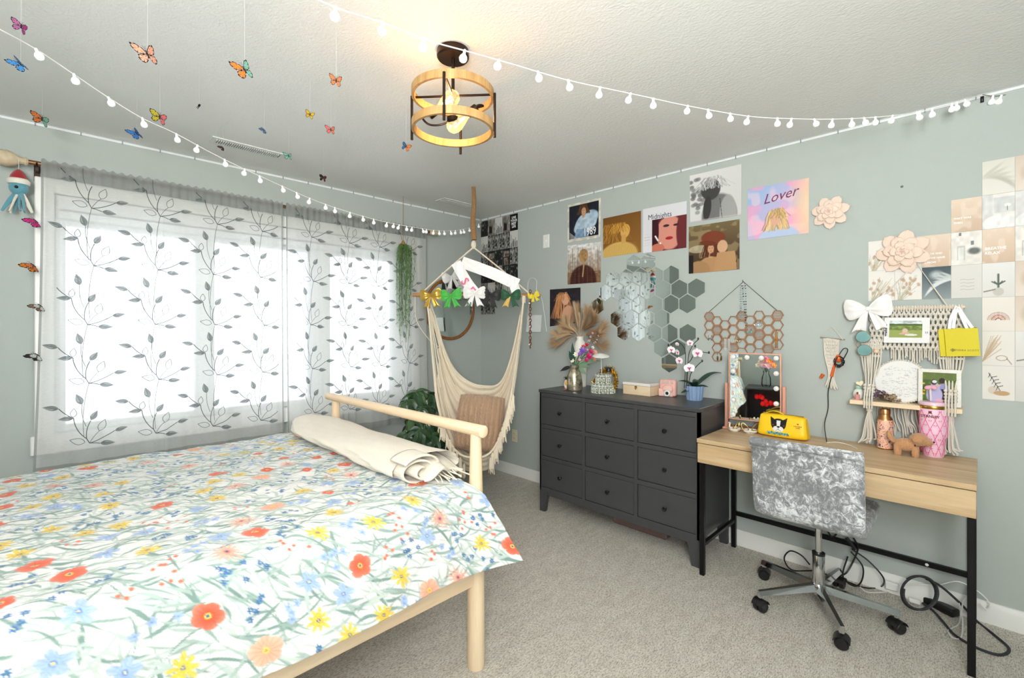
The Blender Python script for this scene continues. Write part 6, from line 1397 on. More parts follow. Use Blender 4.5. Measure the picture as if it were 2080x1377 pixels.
for i in range(900):
    a = r.uniform(-.35, PI+.35); c = Vector((mp.x+.085*math.cos(a), mp.y+.02+.055*math.sin(a), .9+.055+.10*math.sin(max(0, min(PI, a)))+r.gauss(0, .010))); d = Vector((r.gauss(0, 1), r.gauss(0, 1), r.gauss(0, 1))).normalized(); s = d.orthogonal().normalized()*.0012
    g.add([c-s, c+s, c+d*.022+s, c+d*.022-s], [(0, 1, 2, 3)])
g.obj('foil_strips', gf, tn, kind='stuff')
t = thing('paper_parasol', 'white paper cocktail parasol standing in the banknote cake', 'parasol', mp+Vector((-.01, -.01, .13))); c0 = mp+Vector((-.005, -.01, .13)); c1 = c0+UP*.145+RIGHT*-.006
G().cyl(c0, c1, .0018, 6).obj('stick', M['white'], t); G().at(T(c1-UP*.018) @ RY(.12) @ RX(.16)).lathe([(.062, 0), (.045, .008), (.02, .016), (.001, .02)], 8).obj('canopy', pm('white paper', (240, 240, 236), .7), t)
t = thing('mortarboard', 'small black graduation cap topping the tinsel behind the banknote cake', 'cap', mp+Vector((.02, .02, .16))); G().lathe([(0, 0), (.022, 0), (.020, .018), (0, .02)], 16, mp+Vector((.025, .03, .152))).obj('crown', M['black'], t); G().at(T(mp+Vector((.025, .03, .172))) @ RZ(.6) @ RX(.1)).box((-.026, -.026, 0), (.026, .026, .002)).obj('board', M['black'], t); G().tube([mp+Vector((.025, .03, .175)), mp+Vector((.048, .01, .174)), mp+Vector((.050, .008, .155))], .0015, 5).obj('tassel', M['black'], t)
# wooden box
bx = (1.765, -.225); t = thing('wooden_box', 'pale wooden keepsake box with a white printed lid and brass clasp', 'box', (1.85, -.15, .90)); m = T(1.865, -.17, .90) @ RZ(-.05)
G().at(m).box((-.105, -.065, 0), (.105, .065, .062), .002).obj('body', M['pine'], t)
cv = Canvas(60, 40, (238, 236, 230)); cv.r = np.random.RandomState(2)
for i in range(40): cv.line([(cv.r.rand(), cv.r.rand()), (cv.r.rand(), cv.r.rand())], .004, (206, 190, 160), .4)
G().at(m).box((-.108, -.068, .0625), (.108, .068, .082), .004).obj('lid', pm('distressed white paint', (236, 234, 228), .6, var=.08, vs_=60), t); 
card_mesh('lid_print', [m @ Vector(p) for p in ((-.102, .062, .0826), (.102, .062, .0826), (.102, -.062, .0826), (-.102, -.062, .0826))], cv, .0004, M['print_matte'], t)
G().at(m).box((-.008, -.071, .045), (.008, -.066, .062), .001).ell((0, -.072, .045), (.006, .003, .006), 10, 6).obj('clasp', M['gold'], t)
# instant camera
cq = Vector((2.04, -.125, .90)); t = thing('instant_camera', 'blush pink instant camera standing on the dresser', 'camera', cq); m = T(cq) @ RZ(.12); pk = pm('blush plastic', (240, 184, 174), .35); pk2 = pm('light blush plastic', (244, 200, 190), .3)
G().at(m).box((-.055, -.025, 0), (.055, .025, .112), .016, 4).obj('body', pk, t); G().at(m).box((-.057, -.034, .0), (.040, -.02, .052), .01, 3).obj('grip_panel', pk2, t)
lm = m @ T(.006, -.022, .048) @ RX(PI/2)
G().at(lm).lathe([(0, 0), (.036, 0), (.035, .010), (.030, .016), (.029, .012), (0, .012)], 32).obj('lens_ring', pk2, t); G().at(m @ T(.006, -.034, .024) @ RX(PI/2)).lathe([(0, 0), (.021, 0), (.020, .016), (.015, .018), (.014, .012), (0, .012)], 28).obj('lens_barrel', M['white'], t); G().at(m @ T(.006, -.046, .024) @ RX(PI/2)).lathe([(0, 0), (.011, 0), (.009, .003), (0, .004)], 20).obj('lens', pm('dark lens', (30, 34, 44), .05, coat=1), t)
for x, z, w_ in ((-.022, .093, .013), (.002, .095, .008), (.032, .093, .010)): G().at(m).box((x-w_, -.029, z-.009), (x+w_, -.02, z+.009), .004, 2).obj('window', pm('window plastic', (206, 190, 184), .2), t)
# orchid
op = Vector((2.235, -.165, .90)); t = thing('potted_orchid', 'white and magenta artificial orchid in a ribbed blue pot', 'orchid', op); bluep = pm('dusty blue pot', (134, 160, 196), .5)
n = 16; st = [(1 if i % 2 else .93) for i in range(n*4)]
def ribf(a, z): return 1-.07*(0.5+.5*math.cos(n*a))**.4
G().lathe([(0, 0), (.046, 0), (.048, .004), (.056, .085), (.056, .09), (.050, .09), (.048, .07), (0, .07)], 96, op, ribf).obj('pot', bluep, t)
ol = pm('orchid leaf', (28, 66, 48), .35, var=.2, coat=.2); ot = op+UP*.08
for a, L, w_, up in ((-1.9, .13, .055, .3), (.35, .19, .055, .45), (-2.9, .09, .045, -.4), (-.6, .08, .045, .05), (2.2, .1, .05, .3), (1.2, .09, .04, .4)):
    d = RIGHT*math.cos(a)+VIEW*math.sin(a)*.6; d.z = 0; d.normalize(); sd = UP.cross(d)
    G().grid(lambda u, v: ot+d*(u*L)+UP*(up*L*(math.sin(u*1.7))+.004)+sd*((v-.5)*w_*math.sin(PI*min(1, .1+.88*u))**.7)+UP*abs(v-.5)*.02*math.sin(PI*u), 12, 7, .002).obj('leaf', ol, t, sharp=0)
ob = pm('orchid white', (244, 236, 240), .5, var=.03); om = pm('orchid magenta', (206, 60, 140), .5); bs_ = pm('dark stem', (44, 48, 42), .5); sg_ = G(); dO = depth(op)
stems = [[(1390, 788), (1392, 750), (1391, 710), (1376, 694), (1362, 700)], [(1396, 788), (1397, 750), (1399, 720), (1408, 700), (1418, 690)], [(1394, 788), (1396, 745), (1404, 730), (1414, 715), (1434, 716), (1440, 717)], [(1398, 788), (1403, 760), (1414, 745), (1424, 735)]]
for s in stems: sg_.tube(smooth_pts([Q(x, y, dO-.01*i) for i, (x, y) in enumerate(s)], 5), .0024, 6)
sg_.obj('stems', bs_, t)
for x, y in ((1418, 688), (1440, 716), (1426, 733), (1358, 701), (1412, 703)): G().ell(Q(x, y, dO-.04), (.006, .005, .009), 8, 6).obj('bud', bs_, t)
for px, py, s, tw in ((1363, 711, .026, .2), (1375, 716, .022, .9), (1379, 733, .025, .3), (1401, 697, .022, .2), (1416, 718, .033, .1), (1400, 748, .031, -.3), (1375, 699, .013, .4)):
    c = Q(px, py, dO-.055); base = T(c) @ frame_on(-VIEW+UP*.25+RIGHT*tw, RIGHT); g = G()
    for i, (a, L, w_) in enumerate(((PI/2, 1, .55), (PI/2+2.2, 1, .55), (PI/2-2.2, 1, .55), (0.25, 1.05, 1.0), (PI-.25, 1.05, 1.0))):
        g.at(base @ RZ(a)).grid(lambda u, v: Vector((u*s*L, (v-.5)*s*w_*1.3*math.sin(PI*min(1, .1+.82*u))**.8, .12*s*math.sin(u*2)+(.03*s if w_ > .9 else 0))), 7, 5)
    o = g.obj('blossom', ob, t, sharp=0); g = G().at(base).ell((0, -.1*s, .2*s), (.18*s, .25*s, .16*s), 8, 6)
    for a in (.3, PI-.3, -PI/2): g.at(base @ RZ(a)).grid(lambda u, v: Vector((u*s*.42, (v-.5)*s*.3*math.sin(PI*(u*.9+.05)), .17*s)), 4, 3)
    g.obj('blossom_heart', om, o, sharp=0)
G().tube(smooth_pts([P(2, .902, x, y) for x, y in ((1283, 800), (1288, 798), (1293, 801), (1292, 806))], 4), .0018, 5).obj('hair_tie', pm('taupe elastic', (130, 120, 108), .7)); tag(bpy.data.objects['hair_tie'], 'curled taupe hair tie lying on the dresser before the wooden box', 'hair tie')

# ================================================================ DESK
KX0, KX1, KY, KZ = 2.418, 3.503, -.555, .752
ow_ = wood('light oak laminate', (214, 188, 150), (188, 158, 118), 0, 3.2, .42, grain=9, ring=.18)
dk_ = thing('desk', 'light oak writing desk with two drawers on black metal legs', 'desk', ((KX0+KX1)/2, -.3, 0))
G().box((KX0, KY, KZ-.022), (KX1, -.035, KZ), .0015).obj('top', ow_, dk_)
for x0, x1 in ((KX0+.002, (KX0+KX1)/2-.0015), ((KX0+KX1)/2+.0015, KX1-.002)): G().box((x0, KY+.004, KZ-.130), (x1, KY+.022, KZ-.026), .0012).obj('drawer', ow_, dk_)
G().box((KX0+.002, KY+.022, KZ-.125), (KX0+.02, -.04, KZ-.022)).box((KX1-.02, KY+.022, KZ-.125), (KX1-.002, -.04, KZ-.022)).box((KX0+.02, -.06, KZ-.125), (KX1-.02, -.04, KZ-.022)).box((KX0+.02, KY+.022, KZ-.128), (KX1-.02, -.06, KZ-.122)).obj('drawer_case', ow_, dk_)
for x in (KX0+.003, KX1-.028):
    for y in (KY+.025, -.065): G().box((x, y, 0), (x+.025, y+.025, KZ-.128), .002).obj('leg', M['blackmetal'], dk_)
    G().box((x+.002, KY+.05, .155), (x+.023, -.065, .175), .002).obj('side_stretcher', M['blackmetal'], dk_)
G().box((KX0+.028, -.063, .20), (KX1-.028, -.043, .225), .002).obj('rear_stretcher', M['blackmetal'], dk_)
G().at(T(3.33, -.0635, .2125) @ RX(PI/2)).lathe([(0, 0), (.007, 0), (.007, .001), (0, .0012)], 14).obj('sticker', M['white'], dk_)
def dt(px, py, z=KZ): q = P(2, z, px, py); return q

# vanity mirror with bulbs
RG = pm('rose gold', (226, 168, 146), .35, .5, var=.03); yaw = R(6.5)
c = Vector((2.575, -.125, KZ)); t = thing('vanity_mirror', 'rose gold framed tabletop mirror with round bulbs on the desk', 'mirror', c, rz=yaw); m = WM[t.name]
# frame x span from photo corners at this distance
MX0, MX1, MZ0, MZ1 = -.140, .140, .055, .455
G().at(m @ RX(PI/2)).ring([(MX0, MZ0), (MX1, MZ0), (MX1, MZ1), (MX0, MZ1)], [(MX0+.007, MZ0+.007), (MX1-.007, MZ0+.007), (MX1-.007, MZ1-.007), (MX0+.007, MZ1-.007)], .02, -.010).obj('frame', RG, t)
G().at(m).box((MX0+.006, -.004, MZ0+.006), (MX1-.006, .006, MZ1-.006)).obj('mirror_glass', M['mirror'], t)
for s in (-1, 1): G().at(m).box((s*.153-.009, -.010, .008), (s*.153+.009, .010, .27), .002).obj('stand_post', RG, t)
G().at(m).box((-.165, -.055, 0), (.165, .055, .012), .003).obj('base', RG, t)
g_ = pm('frosted bulb', (238, 236, 234), .35); bm_ = G().at(RX(PI/2)).lathe([(.013, 0), (.0145, .003), (.013, .009), (.007, .013), (0, .0145)], 18).mesh('bulb', g_)
for i in range(4): inst(bm_, 'bulb', t, T(MX0+.026+i*.076, -.004, MZ1-.026))
for i in range(1, 5):
    for s in (-1, 1): inst(bm_, 'bulb', t, T(s*(MX1-.026), -.004, MZ1-.026-i*.0865))
for x in (.0, .02): inst(bm_, 'touch_button', t, T(x, -.004, MZ0+.02) @ SC(.4))
# cat-shaped ring dishes
wc_ = pm('glazed white', (242, 238, 228), .2, coat=.5); smoke = pm('amber wire', (196, 164, 90), .3, .8)
for px, py, lab, rz in ((1492, 876, 'white cat trinket dish with gold ears nearest the dresser', .5), (1524, 880, 'white cat trinket dish with gold ears beside the yellow pouch', -.25)):
    p = dt(px, py); t = thing('cat_trinket_dish', lab, 'trinket dish', p, group='cat trinket dishes on the desk'); m = T(p) @ RZ(PI/4+rz); m.translation = p
    G().at(m).lathe([(0, 0), (.020, 0), (.033, .010), (.036, .020), (.034, .021), (.028, .012), (0, .008)], 24, fn=lambda a, z: 1+.08*math.cos(2*a)).obj('bowl', wc_, t)
    for s in (-1, 1):
        e = [(s*.008, 0, .018), (s*.014, 0, .036), (s*.036, .004, .056), (s*.046, .004, .048), (s*.042, .002, .028), (s*.030, 0, .018)]
        G().at(m).tube(smooth_pts([e[i % 6] for i in range(6)]+[e[0]], 4), .0028, 6).obj('ear', smoke if s > 0 or rz > 0 else smoke, t)
    if rz > 0: G().at(m).tube(smooth_pts([(-.03, 0, .02), (-.045, 0, .035), (-.040, 0, .052), (-.052, 0, .058)], 4), [.006, .003], 8).obj('tail', wc_, t)
    G().at(m).tube(smooth_pts([(-.012, -.033, .012), (-.006, -.036, .009), (0, -.035, .012), (.006, -.036, .009), (.012, -.033, .012)], 3), .0008, 4).obj('smile', M['black'], t)
# yellow pouch with dog face
ym = pm('yellow faux leather', (250, 204, 20), .45, var=.02, bump=.1, bs=400); pa_, pb_ = dt(1550, 888), dt(1645, 893); t = thing('yellow_pouch', 'yellow zip pouch printed with a black and white dog face', 'pouch', (2.745, -.19, KZ)); w_ = .118
m = T(2.745, -.195, KZ) @ RZ(-.03)
def pouch(u, v):
    a = u*2*PI; s = 2*v-1; ex = 4; ca, sa = math.cos(a), math.sin(a); k = (abs(ca)**ex+abs(sa)**ex)**(-1/ex)
    y = k*ca*.045; z = k*sa*.062; e = (1-abs(s)**6)**.35; x = s*w_*(1-.05*(z/.062)); yy = y*(.55+.45*e)*(1-.25*(z/.062)); zz = .064+z*(.90+.10*e)*(1-.06*s*s)
    return m @ Vector((x, yy, max(0.001, zz)))
G().grid(pouch, 48, 40).obj('body', ym, t, sharp=0)
for s in (-1, 1): G().add([pouch(i/24, 0 if s < 0 else 1) for i in range(24)], [tuple(range(24))]).obj('end_panel', ym, t)
G().at(m).tube([(-.10, -.004, .126), (.10, -.004, .126)], .003, 6).obj('zipper', pm('dark zip', (150, 118, 20), .5), t); G().at(m).grid(lambda u, v: Vector((-.085+u*.09, .0+(v-.5)*.018, .128+.014*math.sin(PI*u))), 12, 3, .003).obj('strap', ym, t)
cv = Canvas(110, 90, (250, 204, 20)); cv.asp = .82
bk = (30, 28, 32); cv.poly([(.22, .06), (.26, .45), (.44, .24)], bk); cv.poly([(.80, .06), (.76, .45), (.58, .24)], bk); cv.ell(.51, .40, .25, .22, bk, soft=.05); cv.poly([(.44, .22), (.58, .22), (.56, .55), (.46, .55)], (244, 244, 244)); cv.ell(.44, .60, .11, .10, (244, 244, 244), soft=.06); cv.ell(.58, .60, .11, .10, (244, 244, 244), soft=.06); cv.ell(.51, .50, .055, .03, bk); cv.line([(.51, .54), (.51, .62), (.42, .68)], .006, bk); cv.line([(.51, .62), (.60, .68)], .006, bk)
for x in (.33, .69): cv.ell(x, .43, .03, .022, (150, 90, 60)); cv.ell(x, .43, .014, .014, (20, 20, 20))
for k in range(16): cv.ell(.16+.045*k, .80+.03*math.sin(k*1.7), .035, .045, (70, 150, 170) if k % 2 else (120, 200, 206), k); 
for k in range(12): cv.line([(.16+.06*k, .74), (.2+.06*k, .88)], .005, (24, 60, 80))
def onp(x, z):
    q = m.inverted() @ pouch(.5, .5); f_ = max(-1, min(1, x/w_)); best = None
    for i in range(13, 36):
        for vv in (max(0.01, min(.99, (f_+1)/2)),):
            p = pouch(i/48, vv); l = m.inverted() @ p
            if best is None or abs(l.z-z) < best[0]: best = (abs(l.z-z), l.y)
    return best[1]
h, w2 = cv.a.shape[:2]; pts = np.zeros((h, w2, 3)); ys = [onp(0, .122-.118*j/(h-1)) for j in range(h)]
for j in range(h):
    for i in range(w2):
        x = -.085+.145*i/(w2-1); z = .122-.118*j/(h-1); e = (1-abs(x/w_)**6)**.35; p = m @ Vector((x, ys[j]-.0012, z)); pts[j, i] = p
idx = np.arange(h*w2).reshape(h, w2); fq = np.stack([idx[1:, :-1], idx[1:, 1:], idx[:-1, 1:], idx[:-1, :-1]], -1).reshape(-1, 4)
bgc = np.abs(cv.a-np.array([250, 204, 20])/255.).sum(-1).reshape(-1) > .05; fq = fq[bgc[fq].any(1)]
npmesh('dog_print', pts.reshape(-1, 3), fq, M['print'], cv.a.reshape(-1, 3), t)
yt = m @ T(.083, ys[45]-.003, .075) @ RX(PI/2); text('lettering', 'YOU MAN\nLOVE', .0085, yt, M['black'], t)
G().at(m @ T(.083, ys[30]-.003, .090) @ RX(PI/2) @ SC(.30)).prism(out, .002).obj('heart', pm('red print', (210, 40, 40), .5), t)
# white cable on the desk
G().tube(smooth_pts([P(2, KZ+.003, x, y) for x, y in ((1680, 899), (1700, 898), (1722, 903), (1741, 911))], 5), .0018, 5).obj('thin_cable', M['white']); tag(bpy.data.objects['thin_cable'], 'thin white cable lying across the back of the desk top', 'cable')
# copper floral bottle
bp_ = dt(1798, 911); t = thing('insulated_bottle', 'rose and copper insulated bottle with a floral print', 'bottle', bp_)
G().lathe([(0, 0), (.031, 0), (.033, .003), (.033, .006)], 28, bp_).obj('base_ring', M['gold'], t)
def flor():
    m, nt, b = newmat('floral rose print'); co = N(nt, 'ShaderNodeTexCoord'); n1 = N(nt, 'ShaderNodeTexNoise', Scale=42.0, Detail=3.0, Distortion=1.5); nt.links.new(co.outputs['Object'], n1.inputs['Vector'])
    rp = N(nt, 'ShaderNodeValToRGB'); rp.color_ramp.interpolation = 'CONSTANT'; e = rp.color_ramp.elements; e[0].position = 0; e[0].color = hexc(84, 84, 96); e[1].position = .40; e[1].color = hexc(240, 190, 166); x = e.new(.58); x.color = hexc(222, 150, 118); x = e.new(.66); x.color = hexc(110, 96, 100); nt.links.new(n1.outputs['Fac'], rp.inputs[0]); nt.links.new(rp.outputs[0], b.inputs['Base Color']); b.inputs['Roughness'].default_value = .4; return m
G().lathe([(.033, .006), (.033, .135), (.031, .145)], 28, bp_).obj('body', flor(), t)
cop = pm('brushed copper', (196, 142, 96), .3, 1); G().lathe([(.031, .145), (.029, .153), (.021, .166), (.0205, .172), (.022, .173), (.022, .196), (.020, .199), (0, .200)], 28, bp_).obj('cap', cop, t)
# plush dog
dp = dt(1842, 925); t = thing('plush_dog', 'small tan curly plush dog with a dark collar on the desk', 'plush toy', dp); pm_ = pm('tan curly plush', (192, 142, 98), .95, bump=1, bs=190, sheen=.4, var=.35, vs_=220); m = T(dp) @ RZ(R(8)) @ SC(.98)   # faces local +x
G().at(m).ell((-.005, 0, .052), (.046, .031, .031), 18, 12).obj('body', pm_, t, sharp=0)
G().at(m).ell((.044, -.008, .084), (.037, .034, .031), 16, 12).ell((.074, -.010, .074), (.021, .020, .017), 12, 8).obj('head', pm_, t, sharp=0)
for s in (-1, 1):
    G().at(m).ell((.036, s*.034-.008, .088), (.020, .008, .017), 10, 8).obj('ear', pm_, t, sharp=0)
    for x in (-.035, .030): G().at(m).tube([(x, s*.016, 0), (x, s*.016, .01), (x, s*.014, .05)], [.013, .014, .015], 12).obj('leg', pm_, t, sharp=0)
    G().at(m).ell((.072, s*.012-.010, .092), .003, 6, 5).obj('eye', M['black'], t)
G().at(m).tube(smooth_pts([(-.045, 0, .06), (-.065, 0, .085), (-.066, 0, .11)], 4), [.013, .008], 10).obj('tail', pm_, t, sharp=0); G().at(m).ell((.097, -.010, .079), (.004, .006, .004), 8, 6).obj('nose', M['black'], t)
G().at(m).tube([(.030+.012*math.sin(a)*.3, .022*math.cos(a)-.003, .066+.020*math.sin(a)) for a in [2*PI*i/16 for i in range(16)]], .003, 6, closed=True).obj('collar', pm('maroon collar', (70, 30, 34), .6), t); G().at(m).ell((.052, -.020, .045), (.006, .004, .012), 8, 6).obj('tag', pm('maroon collar', (120, 30, 40), .6), t)
# tumbler
tp = dt(1896, 926); t = thing('handled_tumbler', 'large pink tumbler with a bow-lattice print, handle and straw', 'tumbler', tp); pkm = pm('pink enamel', (246, 206, 226), .35, var=.02); k_ = .96
prof = [(0, 0), (.034, 0), (.037, .004), (.040, .06), (.042, .085), (.049, .10), (.050, .12), (.051, .225), (.050, .235)]
prof = [(a*k_*1.04, b*k_) for a, b in prof]; G().lathe(prof, 40, tp).obj('body', pkm, t)
G().lathe([(.052*k_, .233*k_), (.0535*k_, .236*k_), (.0535*k_, .247*k_), (.052*k_, .250*k_)], 40, tp).obj('metal_rim', M['gold'], t); G().lathe([(.052*k_, .250*k_), (.054*k_, .253*k_), (.053*k_, .262*k_), (.049*k_, .267*k_), (0, .267*k_)], 40, tp).obj('lid', pm('translucent pink lid', (236, 196, 214), .25, coat=.5), t)
hd = (RIGHT*.9+VIEW*.1); hd.normalize()
G().tube(smooth_pts([tp+hd*.048*k_+UP*.225*k_, tp+hd*.075+UP*.222, tp+hd*.098+UP*.205, tp+hd*.100+UP*.17, tp+hd*.094+UP*.135, tp+hd*.076+UP*.117, tp+hd*.046+UP*.117], 6), .0098, 10, flat=.75).obj('handle', pkm, t)
def rad(z):
    for (a, b), (c_, d) in zip(prof[1:], prof[2:]):
        if b <= z <= d: return a+(c_-a)*(z-b)/((d-b) or 1)
    return .04
g = G(); pr = pm('rose print', (234, 110, 160), .4); nL = 9
for i in range(nL):
    for s in (-1, 1):
        pts = [];
        for q in range(28): z = .006+q*.0078; a = 2*PI*i/nL+s*(z*8.0); rr = rad(z)+.0005; pts.append(tp+Vector((rr*math.cos(a), rr*math.sin(a), z)))
        g.tube(pts, .00115, 4)
g.obj('lattice_print', pr, t); g = G()
for i in range(2*nL):
    for j in range(5):
        z = .02+j*.0436+(.0218 if i % 2 else 0)*1.0; a = PI*i/nL; rr = rad(z)+.0012
        if z < .22:
            c = tp+Vector((rr*math.cos(a), rr*math.sin(a), z)); tg = Vector((-math.sin(a), math.cos(a), 0)); nn_ = Vector((math.cos(a), math.sin(a), 0))
            for s in (-1, 1): g.add([c, c+tg*.006*s+UP*.003, c+tg*.006*s-UP*.003], [(0, 1, 2)]); g.add([c, c+tg*.004*s-UP*.007, c+tg*.002*s-UP*.007], [(0, 1, 2)])
g.obj('bow_print', pr, t)
fx = frame_on(-VIEW*.93-RIGHT*.35, RIGHT); fdir = (CAM-tp); fdir.z = 0; fdir = RZ(-.22).to_3x3() @ fdir.normalized(); fx = frame_on(fdir, UP.cross(fdir))
text('lettering', 'STANLEY', .0165, T(tp+fdir*(.0525)+UP*.186) @ fx.copy() @ Matrix.Identity(4), pm('brown ink', (90, 60, 50), .5), t, bold=.0003)
g = G().at(T(tp+fdir*.0528+UP*.205) @ fx); g.prism([(-.008, 0), (.008, 0), (.005, .006), (.007, .012), (.002, .009), (0, .013), (-.002, .009), (-.007, .012), (-.005, .006)], .0005).obj('emblem', pm('brown ink', (90, 60, 50), .5), t)
sc_ = tp+UP*.26; G().tube([sc_-RIGHT*.012, sc_-RIGHT*.016+UP*.072], .0042, 10).obj('straw', pm('clear straw', (226, 220, 222), .15), t)
pb2 = sc_-RIGHT*.016+UP*.062
for s in (-1, 1): G().ell(pb2+RIGHT*.014*s-VIEW*.004, (.013, .006, .010), 10, 7, rot=RY(.4*s)).obj('straw_bow', fm_['pink'], t)

# ================================================================ CHAIR
def velvet():
    m, nt, b = newmat('crushed grey velvet'); co = N(nt, 'ShaderNodeTexCoord'); mp = N(nt, 'ShaderNodeMapping'); nt.links.new(co.outputs['Object'], mp.inputs[0]); mp.inputs['Scale'].default_value = (1, 1, .8)
    n1 = N(nt, 'ShaderNodeTexNoise', Scale=38.0, Detail=9.0, Roughness=.78, Distortion=.9); nt.links.new(mp.outputs[0], n1.inputs['Vector'])
    n2 = N(nt, 'ShaderNodeTexNoise', Scale=5.0, Detail=2.0); nt.links.new(mp.outputs[0], n2.inputs['Vector'])
    ad = N(nt, 'ShaderNodeMath', operation='MULTIPLY_ADD'); ad.inputs[1].default_value = .35; nt.links.new(n2.outputs['Fac'], ad.inputs[0]); nt.links.new(n1.outputs['Fac'], ad.inputs[2])
    rp = N(nt, 'ShaderNodeValToRGB'); e = rp.color_ramp.elements; e[0].position = .62; e[0].color = hexc(118, 120, 124); e[1].position = .79; e[1].color = hexc(226, 229, 232); x = e.new(.68); x.color = hexc(146, 148, 152); nt.links.new(ad.outputs[0], rp.inputs[0]); nt.links.new(rp.outputs[0], b.inputs['Base Color'])
    b.inputs['Roughness'].default_value = .55; b.inputs['Sheen Weight'].default_value = .25; bp = N(nt, 'ShaderNodeBump', Strength=.3, Distance=.003); nt.links.new(n1.outputs['Fac'], bp.inputs['Height']); nt.links.new(bp.outputs[0], b.inputs['Normal']); return m
vm = velvet(); cc_ = Vector((2.960, -.430, 0)); t = thing('desk_chair', 'armless grey crushed velvet swivel chair with chrome five-star base', 'chair', cc_); ch_ = t
G().lathe([(0, .075), (.030, .075), (.034, .085), (.034, .115), (.028, .125), (0, .125)], 28, cc_).obj('hub', M['chrome'], t)
G().lathe([(.0, .12), (.026, .12), (.026, .265), (.024, .268), (0, .268)], 28, cc_).obj('column_sleeve', M['chrome'], t); G().lathe([(0, .262), (.0275, .262), (.0275, .272), (0, .272)], 24, cc_).obj('collar', M['black'], t); G().cyl(cc_+UP*.27, cc_+UP*.455, .0145, 20).obj('gas_lift', M['chrome'], t)
cst = G().tube([(0, 0, .052), (0, 0, .082)], .006, 8)
def wheelmesh():
    g = G()
    for s in (-1, 1): g.at(T(0, s*.014, .027) @ RX(PI/2)).lathe([(0, -.011), (.022, -.011), (.0265, -.006), (.0265, .006), (.022, .011), (0, .011)], 20)
    return g
wm_ = wheelmesh().mesh('wheel', M['black']); hood = G()
hood.grid(lambda u, v: Vector((.029*math.cos(PI*(.08+.84*u)), (v-.5)*.054, .027+.029*math.sin(PI*(.08+.84*u)))), 12, 6, .003); hood.tube([(0, 0, .05), (0, 0, .080)], .006, 8)
hood_ = hood.mesh('caster', M['black'])
for i, ang in enumerate((R(159), R(229), R(298), R(8), R(84))):
    d = Vector((math.cos(ang), math.sin(ang), 0)); s = Vector((-d.y, d.x, 0)); L = .292; g = G(); sec = []
    for f in (0, .35, .92, 1.0):
        w_ = .021-.008*f; h_ = .016-.006*f; c = cc_+d*(.02+(L-.01)*f)+UP*(.108-.02*f); sec.append([c-s*w_-UP*h_, c+s*w_-UP*h_, c+s*w_*.55+UP*h_, c-s*w_*.55+UP*h_])
    g.add([p for q in sec for p in q], [(0, 1, 2, 3), (12, 15, 14, 13)]+[(j*4+k, (j+1)*4+k, (j+1)*4+(k+1) % 4, j*4+(k+1) % 4) for j in range(3) for k in range(4)])
    e = cc_+d*L; g.tube([e+UP*.088, e+UP*.066], [.011, .011], 10); ar = g.obj('base_arm', M['chrome'], t)
    mm_ = WM[t.name].inverted() @ T(e) @ RZ(ang+[.6, .4, 1.2, .8, 0][i]); w1 = inst(hood_, 'caster', t, mm_); inst(wm_, 'wheel', w1, Matrix.Identity(4))
# seat + back: one padded L shell, back towards the camera (-y)
SP = [(.235, .505), (.22, .525), (.10, .512), (-.05, .505), (-.13, .508), (-.18, .535), (-.215, .60), (-.235, .70), (-.252, .80), (-.262, .850)]   # (y offset, z) inner
def shell(path, th, hw, nm, x0=0, capr=True):
    pts = smooth_pts([(0, a, b) for a, b in path], 6); n = len(pts); g = G()
    def f(u, v):                        # u round the section, v along the path
        k = v*(n-1); i = min(int(k), n-2); c = pts[i].lerp(pts[i+1], k-i); tn = (pts[min(i+1, n-1)]-pts[max(i-1, 0)] if 0 < i < n-1 else pts[i+1]-pts[i]).normalized(); nr = Vector((0, -tn.z, tn.y))
        a = u*2*PI; ex = 5; ca, sa = math.cos(a), math.sin(a); q = (abs(ca)**ex+abs(sa)**ex)**(-1/ex); e = 1-(.0 if .02 < v < .98 else .25)
        return cc_+Vector((ca*q*hw*(1 if .02 < v < .98 else .985), 0, 0))+c+nr*(sa*q*th*e)
    g.grid(f, 41, 44); g.add([f(i/40, 0) for i in range(40)], [tuple(range(40))]); g.add([f(i/40, 1) for i in range(40)], [tuple(range(40))[::-1]]); return g
seat = [(.235, .478), (.10, .472), (-.05, .470), (-.15, .473)]; back = [(-.165, .468), (-.222, .500), (-.240, .58), (-.250, .68), (-.262, .77), (-.272, .825)]
shell(seat, .036, .208, 's').obj('seat', vm, t, sharp=0); bo = shell(back, .024, .216, 'b').obj('backrest', vm, t, sharp=0)
G().grid(lambda u, v: cc_+Vector(((u-.5)*.432, -.278-.030*math.cos(PI*(v-.5))*1.0, .840-.045*v+.004)), 30, 10, .0).obj('top_roll', vm, bo, sharp=0)
G().tube([cc_+Vector((x, -.297, .797)) for x in (-.212, -.1, 0, .1, .212)], .0016, 5).obj('piping', vm, bo)
G().box(cc_+Vector((-.08, -.10, .425)), cc_+Vector((.08, .08, .438)), .003).obj('seat_plate', M['black'], t)
G().tube([cc_+Vector((.0, .02, .43)), cc_+Vector((.14, .02, .425)), cc_+Vector((.17, .02, .418))], .005, 7).obj('lever', M['black'], t)

